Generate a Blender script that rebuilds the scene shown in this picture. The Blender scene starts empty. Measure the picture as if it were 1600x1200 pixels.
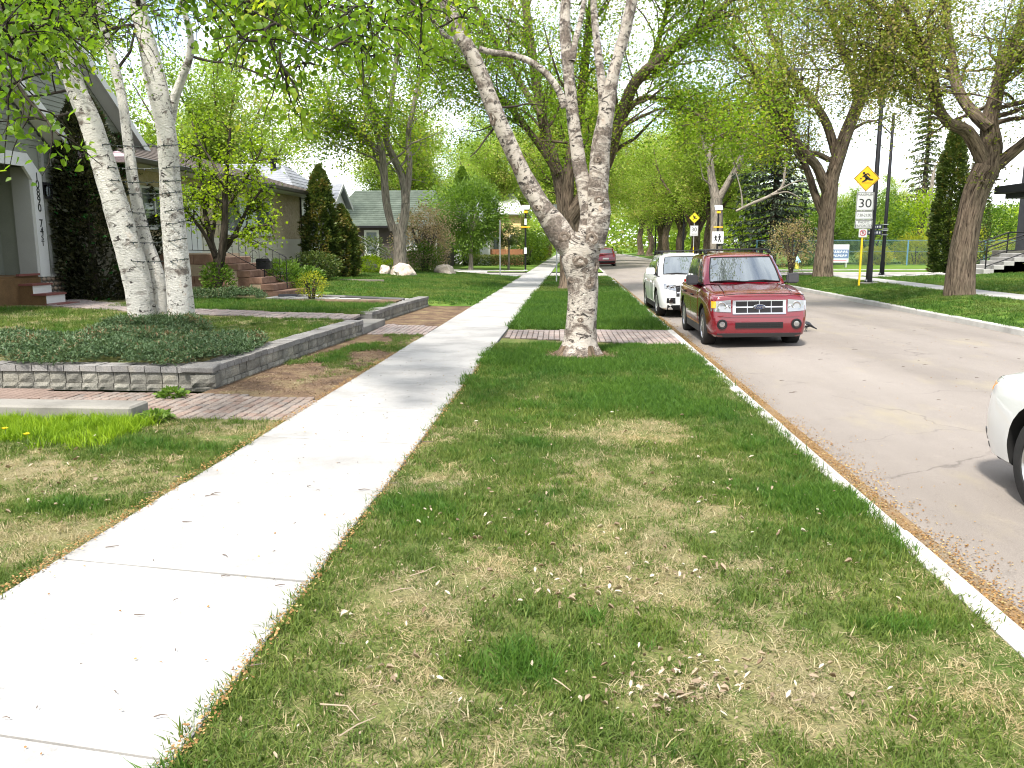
import bpy, bmesh, math, random
import numpy as np
from mathutils import Vector, Matrix, noise as mnoise

R = math.radians
rng = np.random.default_rng(7)
random.seed(11)
scene = bpy.context.scene
COL = scene.collection

# ---------------------------------------------------------------- camera
EYE = 1.75
cam_d = bpy.data.cameras.new('camera')
cam_d.sensor_width = 36.0
cam_d.lens = 36.0 * 1280 / 1600
cam_d.clip_start = 0.05
cam_d.clip_end = 3000
cam = bpy.data.objects.new('camera', cam_d)
COL.objects.link(cam)
cam.location = (0, 0, EYE)
PITCH, YAW = R(9.665), R(4.185)
cam.rotation_euler = (R(90) - PITCH, 0, YAW)
scene.camera = cam

# ---------------------------------------------------------------- sky and sun
SUN_EL, SUN_AZ = R(57), R(-160)           # azimuth from +Y towards +X
world = bpy.data.worlds.new('World')
scene.world = world
world.use_nodes = True
wn, wl = world.node_tree.nodes, world.node_tree.links
wn.clear()
w_out = wn.new('ShaderNodeOutputWorld')
w_bg = wn.new('ShaderNodeBackground')
w_sky = wn.new('ShaderNodeTexSky')
w_sky.sky_type = 'NISHITA'
w_sky.sun_disc = False
w_sky.sun_elevation = SUN_EL
w_sky.sun_rotation = SUN_AZ
w_sky.air_density = 1.0
w_sky.dust_density = 1.5
w_sky.ozone_density = 1.0
w_tc = wn.new('ShaderNodeTexCoord')
w_map = wn.new('ShaderNodeMapping')
w_map.inputs['Scale'].default_value = (1.0, 1.0, 2.2)
w_noise = wn.new('ShaderNodeTexNoise')
w_noise.inputs['Scale'].default_value = 2.6
w_noise.inputs['Detail'].default_value = 7
w_noise.inputs['Roughness'].default_value = 0.58
w_ramp = wn.new('ShaderNodeValToRGB')
w_ramp.color_ramp.elements[0].position = 0.40
w_ramp.color_ramp.elements[1].position = 0.58
w_ramp.color_ramp.elements[0].color = (0.12, 0.12, 0.12, 1)
w_mix = wn.new('ShaderNodeMix')
w_mix.data_type = 'RGBA'
w_mix.inputs['B'].default_value = (7.6, 7.75, 8.0, 1)
wl.new(w_tc.outputs['Generated'], w_map.inputs['Vector'])
wl.new(w_map.outputs['Vector'], w_noise.inputs['Vector'])
wl.new(w_noise.outputs['Fac'], w_ramp.inputs['Fac'])
wl.new(w_ramp.outputs['Color'], w_mix.inputs['Factor'])
wl.new(w_sky.outputs['Color'], w_mix.inputs['A'])
wl.new(w_mix.outputs['Result'], w_bg.inputs['Color'])
w_bg.inputs['Strength'].default_value = 0.12
wl.new(w_bg.outputs['Background'], w_out.inputs['Surface'])

sun_d = bpy.data.lights.new('sun', 'SUN')
sun_d.energy = 3.0
sun_d.angle = R(6)
sun_d.color = (1.0, 0.95, 0.87)
sun = bpy.data.objects.new('sun', sun_d)
COL.objects.link(sun)
sdir = Vector((math.sin(SUN_AZ) * math.cos(SUN_EL), math.cos(SUN_AZ) * math.cos(SUN_EL), math.sin(SUN_EL)))
sun.rotation_euler = sdir.to_track_quat('Z', 'Y').to_euler()
sun.location = sdir * 60

vs = scene.view_settings
vs.view_transform = 'Standard'
vs.look = 'None'
vs.exposure = 1.48
vs.gamma = 1
vs.use_curve_mapping = False
scene.cycles.use_denoising = True
scene.cycles.max_bounces = 8
scene.cycles.filter_width = 1.1
scene.cycles.transparent_max_bounces = 12
scene.cycles.caustics_reflective = False
scene.cycles.caustics_refractive = False

# ---------------------------------------------------------------- helpers
def at(u, v, Y):
    """point at street distance Y seen at photo pixel (u, v), used to read positions off the photo"""
    x = (u - 800) / 1280.; y = -(v - 600) / 1280.
    f = math.cos(PITCH) + y * math.sin(PITCH); up = -math.sin(PITCH) + y * math.cos(PITCH)
    X = x * math.cos(YAW) - f * math.sin(YAW); YY = x * math.sin(YAW) + f * math.cos(YAW)
    t = Y / YY
    return Vector((X * t, Y, EYE + up * t))

def tag(o, label=None, cat=None, group=None, kind=None):
    if label: o['label'] = label
    if cat: o['category'] = cat
    if group: o['group'] = group
    if kind: o['kind'] = kind
    return o

def empty(name, loc=(0, 0, 0), rz=0.0, label=None, cat=None, group=None, kind=None):
    o = bpy.data.objects.new(name, None)
    o.empty_display_size = 0.2
    COL.objects.link(o)
    o.location = loc
    o.rotation_euler = (0, 0, rz)
    return tag(o, label, cat, group, kind)

def link(name, me, parent=None, loc=None, rot=None, scale=None):
    o = bpy.data.objects.new(name, me)
    COL.objects.link(o)
    if parent is not None: o.parent = parent
    if loc is not None: o.location = loc
    if rot is not None: o.rotation_euler = rot
    if scale is not None: o.scale = scale
    return o

KIDS = {}
def copy_thing(src, loc=None, rz=None, label=None, group=None):
    """a thing with copies of its parts and sub-parts"""
    def rec(o, par):
        c = o.copy()
        COL.objects.link(c)
        if par is not None:
            c.parent = par
        for ch in [x for x in o.children]:
            rec(ch, c)
        return c
    r = rec(src, None)
    if loc is not None: r.location = loc
    if rz is not None: r.rotation_euler = (0, 0, rz)
    if label: r['label'] = label
    if group: r['group'] = group
    return r

class MB:
    """collects shapes and links them as ONE mesh object"""
    def __init__(s):
        s.v = []; s.f = []; s.m = []
    def add(s, vs, fs, mi=0):
        b = len(s.v)
        s.v += [tuple(p) for p in vs]
        s.f += [[b + i for i in f] for f in fs]
        s.m += [mi] * len(fs)
        return s
    def box(s, x0, x1, y0, y1, z0, z1, mi=0, M=None, bev=0.0):
        if bev > 0:
            bm = bmesh.new()
            bmesh.ops.create_cube(bm, size=1.0)
            for v in bm.verts:
                v.co = Vector(((x0 + x1) / 2 + v.co.x * (x1 - x0), (y0 + y1) / 2 + v.co.y * (y1 - y0), (z0 + z1) / 2 + v.co.z * (z1 - z0)))
            bmesh.ops.bevel(bm, geom=list(bm.edges), offset=bev, segments=1, affect='EDGES')
            bm.verts.index_update()
            vs = [v.co.copy() for v in bm.verts]
            fs = [[v.index for v in f.verts] for f in bm.faces]
            bm.free()
        else:
            vs = [Vector(p) for p in ((x0, y0, z0), (x1, y0, z0), (x1, y1, z0), (x0, y1, z0), (x0, y0, z1), (x1, y0, z1), (x1, y1, z1), (x0, y1, z1))]
            fs = [(0, 3, 2, 1), (4, 5, 6, 7), (0, 1, 5, 4), (1, 2, 6, 5), (2, 3, 7, 6), (3, 0, 4, 7)]
        if M is not None: vs = [M @ p for p in vs]
        return s.add(vs, fs, mi)
    def tube(s, pts, rads, n=8, mi=0, cap=True):
        pts = [Vector(p) for p in pts]
        if not hasattr(rads, '__len__'): rads = [rads] * len(pts)
        t0 = (pts[1] - pts[0]).normalized()
        a = Vector((0, 0, 1)) if abs(t0.z) < 0.9 else Vector((1, 0, 0))
        nrm = t0.cross(a).normalized()
        vs = []; fs = []
        for i, p in enumerate(pts):
            t = (pts[min(i + 1, len(pts) - 1)] - pts[max(i - 1, 0)])
            if t.length < 1e-9: t = t0.copy()
            t.normalize()
            nrm = (nrm - t * nrm.dot(t))
            if nrm.length < 1e-6: nrm = t.orthogonal()
            nrm.normalize()
            bn = t.cross(nrm)
            for k in range(n):
                an = 2 * math.pi * k / n
                vs.append(p + (nrm * math.cos(an) + bn * math.sin(an)) * rads[i])
        for i in range(len(pts) - 1):
            for k in range(n):
                k2 = (k + 1) % n
                fs.append((i * n + k, i * n + k2, (i + 1) * n + k2, (i + 1) * n + k))
        if cap:
            fs.append(tuple(range(n - 1, -1, -1)))
            fs.append(tuple((len(pts) - 1) * n + k for k in range(n)))
        return s.add(vs, fs, mi)
    def lathe(s, prof, n=16, mi=0, M=None, axis='Z', cap=True):
        vs = []; fs = []
        for r, z in prof:
            for k in range(n):
                a = 2 * math.pi * k / n
                p = Vector((r * math.cos(a), r * math.sin(a), z))
                if axis == 'X': p = Vector((p.z, p.x, p.y))
                if axis == 'Y': p = Vector((p.x, p.z, p.y))
                vs.append(M @ p if M is not None else p)
        for i in range(len(prof) - 1):
            for k in range(n):
                k2 = (k + 1) % n
                fs.append((i * n + k, i * n + k2, (i + 1) * n + k2, (i + 1) * n + k))
        if cap:
            fs.append(tuple(range(n - 1, -1, -1)))
            fs.append(tuple((len(prof) - 1) * n + k for k in range(n)))
        return s.add(vs, fs, mi)
    def prism(s, poly, h0, h1, plane='XY', mi=0, M=None):
        """poly extruded; plane names the two axes of poly, extruded along the third"""
        def P(a, b, h):
            if plane == 'XY': return Vector((a, b, h))
            if plane == 'XZ': return Vector((a, h, b))
            return Vector((h, a, b))
        n = len(poly)
        vs = [P(a, b, h0) for a, b in poly] + [P(a, b, h1) for a, b in poly]
        if M is not None: vs = [M @ p for p in vs]
        fs = [tuple(range(n - 1, -1, -1)), tuple(range(n, 2 * n))]
        fs += [(i, (i + 1) % n, n + (i + 1) % n, n + i) for i in range(n)]
        return s.add(vs, fs, mi)
    def mesh(s, name, mats, smooth=None):
        me = bpy.data.meshes.new(name)
        me.from_pydata(s.v, [], s.f)
        if not isinstance(mats, (list, tuple)): mats = [mats]
        for m in mats: me.materials.append(m)
        if len(mats) > 1: me.polygons.foreach_set('material_index', s.m)
        bm = bmesh.new(); bm.from_mesh(me)
        bmesh.ops.recalc_face_normals(bm, faces=bm.faces)
        bm.to_mesh(me); bm.free()
        if smooth is not None:
            me.polygons.foreach_set('use_smooth', [True] * len(me.polygons))
            me.set_sharp_from_angle(angle=R(smooth))
        me.update()
        return me
    def build(s, name, mats, parent=None, smooth=None, loc=None, rot=None):
        return link(name, s.mesh(name, mats, smooth), parent, loc, rot)

def np_mesh(name, V, F, mat, attrs=None, smooth=False):
    """fast mesh from arrays, F is (n, 3) or (n, 4)"""
    me = bpy.data.meshes.new(name)
    V = np.asarray(V, np.float32); F = np.asarray(F, np.int32)
    n, k = F.shape
    me.vertices.add(len(V)); me.vertices.foreach_set('co', V.ravel())
    me.loops.add(n * k); me.loops.foreach_set('vertex_index', F.ravel())
    me.polygons.add(n)
    me.polygons.foreach_set('loop_start', np.arange(0, n * k, k, dtype=np.int32))
    if smooth: me.polygons.foreach_set('use_smooth', np.ones(n, bool))
    for an, (typ, data) in (attrs or {}).items():
        a = me.attributes.new(an, typ, 'POINT')
        a.data.foreach_set('value' if typ == 'FLOAT' else 'vector', np.asarray(data, np.float32).ravel())
    me.materials.append(mat)
    me.update(calc_edges=True)
    me.validate()
    return me

# ---------------------------------------------------------------- materials
MATS = {}
def new_mat(name):
    m = bpy.data.materials.new(name)
    m.use_nodes = True
    nt = m.node_tree
    b = nt.nodes['Principled BSDF']
    return m, nt, b

def plain(name, c, rough=0.6, metal=0.0, spec=0.5, coat=0.0, emit=None):
    if name in MATS: return MATS[name]
    m, nt, b = new_mat(name)
    b.inputs['Base Color'].default_value = (*c, 1)
    b.inputs['Roughness'].default_value = rough
    b.inputs['Metallic'].default_value = metal
    b.inputs['Specular IOR Level'].default_value = spec
    b.inputs['Coat Weight'].default_value = coat
    b.inputs['Coat Roughness'].default_value = 0.03
    MATS[name] = m
    return m

def nz(nt, vec, scale, detail=4, rough=0.55, dist=0.0):
    n = nt.nodes.new('ShaderNodeTexNoise')
    n.inputs['Scale'].default_value = scale
    n.inputs['Detail'].default_value = detail
    n.inputs['Roughness'].default_value = rough
    n.inputs['Distortion'].default_value = dist
    if vec is not None: nt.links.new(vec, n.inputs['Vector'])
    return n.outputs['Fac']

def ramp(nt, fac, stops):
    r = nt.nodes.new('ShaderNodeValToRGB')
    e = r.color_ramp.elements
    while len(e) < len(stops): e.new(0.5)
    for i, (p, c) in enumerate(stops):
        e[i].position = p
        e[i].color = (*c, 1) if hasattr(c, '__len__') else (c, c, c, 1)
    nt.links.new(fac, r.inputs['Fac'])
    return r.outputs['Color']

def mixc(nt, fac, a, b, mode='MIX'):
    x = nt.nodes.new('ShaderNodeMix')
    x.data_type = 'RGBA'
    x.blend_type = mode
    for s, v in (('Factor', fac), ('A', a), ('B', b)):
        if isinstance(v, (int, float)): x.inputs[s].default_value = v
        elif isinstance(v, tuple): x.inputs[s].default_value = (*v, 1)
        else: nt.links.new(v, x.inputs[s])
    return x.outputs['Result']

def math_n(nt, op, a, b=0.0, c=None, clamp=False):
    x = nt.nodes.new('ShaderNodeMath')
    x.operation = op
    x.use_clamp = clamp
    for i, v in enumerate((a, b, c)):
        if v is None: continue
        if isinstance(v, (int, float)): x.inputs[i].default_value = v
        else: nt.links.new(v, x.inputs[i])
    return x.outputs[0]

def coords(nt, kind='Object', scale=(1, 1, 1), attr=None):
    if attr:
        a = nt.nodes.new('ShaderNodeAttribute'); a.attribute_name = attr
        src = a.outputs['Vector']
    else:
        src = nt.nodes.new('ShaderNodeTexCoord').outputs[kind]
    mp = nt.nodes.new('ShaderNodeMapping')
    mp.inputs['Scale'].default_value = scale
    nt.links.new(src, mp.inputs['Vector'])
    return mp.outputs['Vector']

def world_pos(nt):
    return nt.nodes.new('ShaderNodeNewGeometry').outputs['Position']

def bump(nt, b, h, strength=0.4, dist=0.01):
    n = nt.nodes.new('ShaderNodeBump')
    n.inputs['Strength'].default_value = strength
    n.inputs['Distance'].default_value = dist
    nt.links.new(h, n.inputs['Height'])
    nt.links.new(n.outputs['Normal'], b.inputs['Normal'])

def noisy(name, stops, scale=3.0, rough=0.8, bmp=0.3, bscale=40, bdist=0.01, stretch=(1, 1, 1), fine=0.25, coord='world', spec=0.3, obj_var=0.0, detail=5):
    """colour from large noise, value broken by fine noise, bump; obj_var shifts value per object"""
    if name in MATS: return MATS[name]
    m, nt, b = new_mat(name)
    if coord == 'world':
        mp = nt.nodes.new('ShaderNodeMapping'); mp.inputs['Scale'].default_value = stretch
        nt.links.new(world_pos(nt), mp.inputs['Vector']); vec = mp.outputs['Vector']
    elif coord == 'object': vec = coords(nt, 'Object', stretch)
    else: vec = coords(nt, attr=coord, scale=stretch)
    c = ramp(nt, nz(nt, vec, scale, detail, 0.6), stops)
    f = nz(nt, vec, bscale, 3, 0.6)
    if fine > 0:
        c = mixc(nt, 1.0, c, ramp(nt, f, [(0.25, 1 - fine), (0.75, 1 + fine)]), 'MULTIPLY')
    if obj_var > 0:
        oi = nt.nodes.new('ShaderNodeObjectInfo')
        c = mixc(nt, 1.0, c, ramp(nt, oi.outputs['Random'], [(0, 1 - obj_var), (1, 1 + obj_var)]), 'MULTIPLY')
    nt.links.new(c, b.inputs['Base Color'])
    b.inputs['Roughness'].default_value = rough
    b.inputs['Specular IOR Level'].default_value = spec
    if bmp > 0: bump(nt, b, f, bmp, bdist)
    MATS[name] = m
    return m

def leaf_mat(name, c0, c1, c2=None, trans=0.45, rough=0.5, pos=0.9):
    """leaf colour runs c0..c1 with the per-leaf tint, c2 beyond pos (seeds, young tips)"""
    if name in MATS: return MATS[name]
    m, nt, b = new_mat(name)
    a = nt.nodes.new('ShaderNodeAttribute'); a.attribute_name = 'tint'
    st = [(0.0, c0), (pos * 0.85 if c2 else 1.0, c1)]
    if c2: st += [(pos, c2), (1.0, c2)]
    c = ramp(nt, a.outputs['Fac'], st)
    nt.links.new(c, b.inputs['Base Color'])
    b.inputs['Roughness'].default_value = rough
    b.inputs['Specular IOR Level'].default_value = 0.25
    t = nt.nodes.new('ShaderNodeBsdfTranslucent')
    tc = mixc(nt, 1.0, c, (1.25, 1.35, 0.7), 'MULTIPLY')
    nt.links.new(tc, t.inputs['Color'])
    mx = nt.nodes.new('ShaderNodeMixShader')
    mx.inputs['Fac'].default_value = trans
    nt.links.new(b.outputs['BSDF'], mx.inputs[1]); nt.links.new(t.outputs['BSDF'], mx.inputs[2])
    nt.links.new(mx.outputs['Shader'], nt.nodes['Material Output'].inputs['Surface'])
    MATS[name] = m
    return m

# bark
def birch_bark(name, white=(0.62, 0.58, 0.53), rough_amt=0.5):
    if name in MATS: return MATS[name]
    m, nt, b = new_mat(name)
    v = coords(nt, attr='bk')
    vs_ = coords(nt, attr='bk', scale=(1.25, 1.25, 3.4))
    vl = coords(nt, attr='bk', scale=(2.4, 2.4, 24.0))
    vz = coords(nt, attr='bk', scale=(1.0, 1.0, 2.4))
    base = ramp(nt, nz(nt, v, 4.0, 6, 0.65), [(0.28, (white[0] * .55, white[1] * .55, white[2] * .56)), (0.45, white), (0.6, white), (0.74, (white[0] * .95, white[1] * 0.78, white[2] * 0.66))])
    # fine horizontal lenticels, larger dark scars, grey weathered zones
    len_ = ramp(nt, nz(nt, vl, 9.0, 4, 0.7), [(0.55, 1.0), (0.72, 0.5)])
    base = mixc(nt, 1.0, base, len_, 'MULTIPLY')
    scar = ramp(nt, nz(nt, vs_, 3.3, 8, 0.72, 1.0), [(0.60 - 0.065 * rough_amt, 0.0), (0.63 - 0.065 * rough_amt, 1.0)])
    base = mixc(nt, scar, base, (0.045, 0.036, 0.03))
    rg = ramp(nt, nz(nt, vz, 1.7, 5, 0.7, 0.8), [(0.60 - 0.14 * rough_amt, 0.0), (0.70 - 0.14 * rough_amt, 0.92)])
    base = mixc(nt, rg, base, ramp(nt, nz(nt, v, 22, 4, 0.7), [(0.35, (0.05, 0.037, 0.028)), (0.55, (0.15, 0.115, 0.09)), (0.75, (0.36, 0.30, 0.25))]))
    nt.links.new(base, b.inputs['Base Color'])
    b.inputs['Roughness'].default_value = 0.75
    h = math_n(nt, 'ADD', nz(nt, vs_, 5, 6, 0.7), nz(nt, vl, 6, 3))
    bump(nt, b, h, 1.0, 0.03)
    MATS[name] = m
    return m

def furrow_bark(name, dark=(0.028, 0.02, 0.015), light=(0.22, 0.17, 0.13)):
    if name in MATS: return MATS[name]
    m, nt, b = new_mat(name)
    v = coords(nt, attr='bk', scale=(1, 1, 0.16))
    v2 = coords(nt, attr='bk', scale=(1, 1, 0.5))
    f = nz(nt, v, 17, 6, 0.65, 0.5)
    g = nz(nt, v2, 3, 4, 0.6)
    c = ramp(nt, f, [(0.36, dark), (0.5, tuple((a + b2) * 0.5 for a, b2 in zip(dark, light))), (0.66, light)])
    c = mixc(nt, 1.0, c, ramp(nt, g, [(0.3, (0.75, 0.78, 0.72)), (0.7, (1.15, 1.1, 1.05))]), 'MULTIPLY')
    nt.links.new(c, b.inputs['Base Color'])
    b.inputs['Roughness'].default_value = 0.9
    b.inputs['Specular IOR Level'].default_value = 0.15
    bump(nt, b, f, 1.0, 0.05)
    MATS[name] = m
    return m

M_BIRCH = birch_bark('birch_bark', (0.70, 0.67, 0.61), 0.4)
M_BIRCH_OLD = birch_bark('old_birch_bark', (0.52, 0.465, 0.40), 0.95)
M_ELM = furrow_bark('elm_bark')
M_ELM_GREY = furrow_bark('grey_bark', (0.09, 0.08, 0.07), (0.34, 0.30, 0.26))
M_DARKBARK = furrow_bark('dark_bark', (0.02, 0.017, 0.014), (0.09, 0.075, 0.06))
# ---------------------------------------------------------------- trees
def smooth_path(pts, rads, step):
    """Catmull-Rom resampling of a limb"""
    P = np.array([list(p) for p in pts], float); r = np.array(rads, float)
    n = len(P)
    if n == 2:
        k = max(2, int(np.linalg.norm(P[1] - P[0]) / step) + 1)
        t = np.linspace(0, 1, k)[:, None]
        return P[0] + (P[1] - P[0]) * t, r[0] + (r[1] - r[0]) * t[:, 0]
    out = []; ro = []
    for i in range(n - 1):
        p0, p1, p2, p3 = P[max(i - 1, 0)], P[i], P[i + 1], P[min(i + 2, n - 1)]
        k = max(2, int(np.linalg.norm(p2 - p1) / step) + 1)
        for t in np.linspace(0, 1, k, endpoint=(i == n - 2)):
            out.append(0.5 * ((2 * p1) + (p2 - p0) * t + (2 * p0 - 5 * p1 + 4 * p2 - p3) * t * t + (3 * p1 - p0 - 3 * p2 + p3) * t ** 3))
            ro.append(r[i] + (r[i + 1] - r[i]) * t)
    return np.array(out), np.array(ro)

class Wood:
    """all limbs of one tree in one skin"""
    def __init__(s):
        s.V = []; s.F = []; s.B = []; s.n = 0
    def limb(s, P, r, n=8, knobs=0.0, seed=0.0, flare=0.0):
        P = np.asarray(P, float); r = np.asarray(r, float)
        T = np.gradient(P, axis=0)
        T /= np.maximum(np.linalg.norm(T, axis=1)[:, None], 1e-9)
        a = np.array([1., 0.3, 0.]) if abs(T[0][2]) > 0.7 else np.array([0, 0, 1.])
        nrm = np.cross(T[0], a); nrm /= np.linalg.norm(nrm)
        L = np.concatenate([[0], np.cumsum(np.linalg.norm(np.diff(P, axis=0), axis=1))])
        ang = np.arange(n) * 2 * math.pi / n
        base = s.n
        V = np.zeros((len(P), n, 3)); B = np.zeros((len(P), n, 3))
        for i in range(len(P)):
            nrm = nrm - T[i] * nrm.dot(T[i]); nrm /= max(np.linalg.norm(nrm), 1e-9)
            bn = np.cross(T[i], nrm)
            rr = np.full(n, r[i])
            if knobs > 0:
                for k in range(n):
                    q = Vector((math.cos(ang[k]) * 1.3 + seed, math.sin(ang[k]) * 1.3, L[i] * 1.2 / max(r[0] * 3, 0.12)))
                    rr[k] *= 1 + knobs * mnoise.noise(q) + knobs * 0.5 * mnoise.noise(q * 2.7)
                    if flare > 0:
                        rr[k] *= 1 + flare * math.exp(-L[i] / (r[0] * 0.45)) * (0.6 + 0.7 * max(0, math.sin(ang[k] * 2.5 + seed)))
            V[i] = P[i] + (np.cos(ang) * rr)[:, None] * nrm + (np.sin(ang) * rr)[:, None] * bn
            B[i, :, 0] = np.cos(ang) * max(r[0], 0.02) + seed; B[i, :, 1] = np.sin(ang) * max(r[0], 0.02); B[i, :, 2] = L[i]
        idx = base + np.arange(len(P) * n).reshape(len(P), n)
        nx = np.roll(idx, -1, axis=1)
        s.F.append(np.stack([idx[:-1], nx[:-1], nx[1:], idx[1:]], -1).reshape(-1, 4))
        s.V.append(V.reshape(-1, 3)); s.B.append(B.reshape(-1, 3)); s.n += len(P) * n
    def mesh(s, name, mat):
        return np_mesh(name, np.concatenate(s.V), np.concatenate(s.F), mat, {'bk': ('FLOAT_VECTOR', np.concatenate(s.B))}, smooth=True)

def unit(v):
    return v / np.maximum(np.linalg.norm(v, axis=-1, keepdims=True), 1e-9)

def leaves_mesh(name, pos, size, mat, tint, droop=0.3, aspect=0.62, shape='leaf', dirs=None):
    """one small folded leaf per position"""
    n = len(pos)
    d = rng.normal(size=(n, 3)); d[:, 2] = d[:, 2] * 0.55 - droop
    if dirs is not None: d = dirs + d * 0.45
    d = unit(d)
    u = rng.normal(size=(n, 3)); u[:, 2] += 1.4
    w = unit(np.cross(d, u)); u = unit(np.cross(w, d))
    sz = (size * rng.uniform(0.65, 1.25, n))[:, None]
    if shape == 'leaf':          # kite, folded along the midrib
        V = np.stack([pos, pos + d * sz * 0.42 + w * sz * aspect * 0.5 + u * sz * 0.08, pos + d * sz, pos + d * sz * 0.42 - w * sz * aspect * 0.5 + u * sz * 0.08], 1)
        F = np.arange(4 * n).reshape(n, 4); k = 4
    elif shape == 'big':         # pointed oval, two quads over the midrib
        V = np.stack([pos, pos + d * sz * 0.28 + w * sz * aspect * 0.48 + u * sz * 0.05, pos + d * sz * 0.66 + w * sz * aspect * 0.34 + u * sz * 0.02,
                      pos + d * sz - u * sz * 0.12, pos + d * sz * 0.66 - w * sz * aspect * 0.34 + u * sz * 0.02, pos + d * sz * 0.28 - w * sz * aspect * 0.48 + u * sz * 0.05], 1)
        b = np.arange(n)[:, None] * 6
        F = np.concatenate([b + np.array([[0, 1, 2, 3]]), b + np.array([[0, 3, 4, 5]])], 0); k = 6
    tt = np.repeat(tint, k)
    return np_mesh(name, V.reshape(-1, 3), F, mat, {'tint': ('FLOAT', tt)})

def twig(p, d, L, k, r0, r1, up=0.0, wob=0.25):
    """a wandering twig"""
    P = [np.array(p)]; d = unit(np.array(d, float))
    for i in range(k):
        d = unit(d + rng.normal(size=3) * wob + np.array([0, 0, up]))
        P.append(P[-1] + d * L / k)
    return np.array(P), np.linspace(r0, r1, k + 1)

def grow(wood, limbs, n1=10, L1=(2, 4), n2=6, L2=(0.8, 1.8), n_leaf=14, spread=0.22, start=0.3, up1=0.06, up2=-0.1, r1=0.35, tips=True, outward=0.8, zmin=None, twigs=True, centre=None):
    """side branches and twigs over given limbs; returns leaf points, tints and directions"""
    pts = []; tn = []
    lim = limbs
    for (P, r) in lim:
        k = max(2, int(n1))
        for j in range(k):
            t = start + (1 - start) * (j + rng.random()) / k
            i = min(int(t * (len(P) - 1)), len(P) - 2)
            p = P[i] + (P[i + 1] - P[i]) * rng.random()
            ax = unit(P[i + 1] - P[i])
            d = rng.normal(size=3); d -= ax * d.dot(ax); d = unit(d)
            if centre is not None:
                o = p - centre; o[2] *= 0.3; d = unit(d + unit(o) * outward)
            d = unit(d + ax * 0.5 + np.array([0, 0, 0.15]))
            L = rng.uniform(*L1) * (1.1 - 0.45 * t)
            rr = max(0.012, min(r[i] * r1, 0.09))
            Q, q = twig(p, d, L, 6, rr, 0.008, up1, 0.2)
            if zmin is not None and Q[:, 2].min() < zmin: continue
            if twigs: wood.limb(Q, q, 5)
            c0 = rng.uniform(0.1, 0.75)
            for m in range(n2):
                s = 0.25 + 0.75 * (m + rng.random()) / n2
                ii = min(int(s * 6), 5)
                pp = Q[ii] + (Q[ii + 1] - Q[ii]) * (s * 6 - ii)
                dd = unit(rng.normal(size=3) + unit(Q[ii + 1] - Q[ii]) * 0.9)
                T, tq = twig(pp, dd, rng.uniform(*L2), 4, 0.009, 0.003, up2, 0.25)
                if zmin is not None and T[:, 2].min() < zmin: continue
                if twigs: wood.limb(T, tq, 3)
                c1 = np.clip(c0 + rng.normal() * 0.12, 0, 1)
                s2 = rng.random(n_leaf) * 4
                i2 = np.minimum(s2.astype(int), 3)
                lp = T[i2] + (T[i2 + 1] - T[i2]) * (s2 - i2)[:, None] + rng.normal(size=(n_leaf, 3)) * spread
                pts.append(lp); tn.append(np.clip(c1 + rng.normal(size=n_leaf) * 0.13, 0, 1))
    P = np.concatenate(pts); t = np.concatenate(tn)
    if zmin is not None:
        k = P[:, 2] > zmin
        P, t = P[k], t[k]
    return P, t

RSCALE = 1.0
def px_limb(pix, Y, step=0.25, depth=None):
    """limb read off the photo: (u, v, radius in pixels); depth shifts it in Y from end to end"""
    Ys = np.full(len(pix), float(Y))
    if depth is not None: Ys = Y + np.linspace(0, 1, len(pix)) ** 1.3 * depth
    P = [at(u, v, y) for (u, v, r), y in zip(pix, Ys)]
    r = [rr * RSCALE * y / 1280. for (_, _, rr), y in zip(pix, Ys)]
    return smooth_path(P, r, step)

def tree_thing(name, label, base, wood, bark, leaf_parts, cat='tree', group=None):
    """leaf_parts: list of (part name, mesh) in world coordinates"""
    t = empty(name, base, 0, label, cat, group)
    off = -np.array(base)
    wood.V = [v + off for v in wood.V]
    link('trunk', wood.mesh('trunk', bark), t)
    for nm, me in leaf_parts:
        n = len(me.vertices); co = np.zeros(n * 3, np.float32)
        me.vertices.foreach_get('co', co)
        co = (co.reshape(-1, 3) + off.astype(np.float32)).ravel()
        me.vertices.foreach_set('co', co); me.update()
        o_ = link(nm, me, t)
        if nm == 'twigs': tag(o_, kind='stuff')
    return t

LEAF_ELM = leaf_mat('elm_leaf', (0.09, 0.135, 0.016), (0.24, 0.27, 0.038), (0.36, 0.285, 0.115), 0.5, pos=0.72)
LEAF_LIME = leaf_mat('lime_elm_leaf', (0.085, 0.165, 0.011), (0.225, 0.33, 0.02), (0.36, 0.36, 0.05), 0.55, pos=0.84)
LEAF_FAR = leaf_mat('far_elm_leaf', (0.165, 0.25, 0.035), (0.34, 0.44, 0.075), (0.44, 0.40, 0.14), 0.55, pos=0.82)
LEAF_BIRCH = leaf_mat('birch_leaf', (0.055, 0.12, 0.010), (0.18, 0.28, 0.02), (0.32, 0.36, 0.03), 0.55, 0.45, pos=0.88)
LEAF_BUSH = leaf_mat('bush_leaf', (0.045, 0.10, 0.014), (0.16, 0.25, 0.035), None, 0.4)
LEAF_MAPLE = leaf_mat('maple_leaf', (0.12, 0.20, 0.01), (0.36, 0.46, 0.02), None, 0.5)
LEAF_DARK = leaf_mat('spruce_needle', (0.016, 0.028, 0.016), (0.045, 0.06, 0.035), None, 0.1)
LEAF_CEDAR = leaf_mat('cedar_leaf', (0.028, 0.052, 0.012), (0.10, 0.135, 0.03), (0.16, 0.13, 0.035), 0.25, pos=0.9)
LEAF_DARKCEDAR = leaf_mat('dark_cedar_leaf', (0.016, 0.022, 0.010), (0.055, 0.055, 0.026), (0.02, 0.11, 0.02), 0.15, pos=0.93)  # darker leaf colour of the two cedars by the sage house
LEAF_YEL = leaf_mat('yellow_leaf', (0.16, 0.2, 0.02), (0.42, 0.40, 0.03), None, 0.5)
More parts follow.
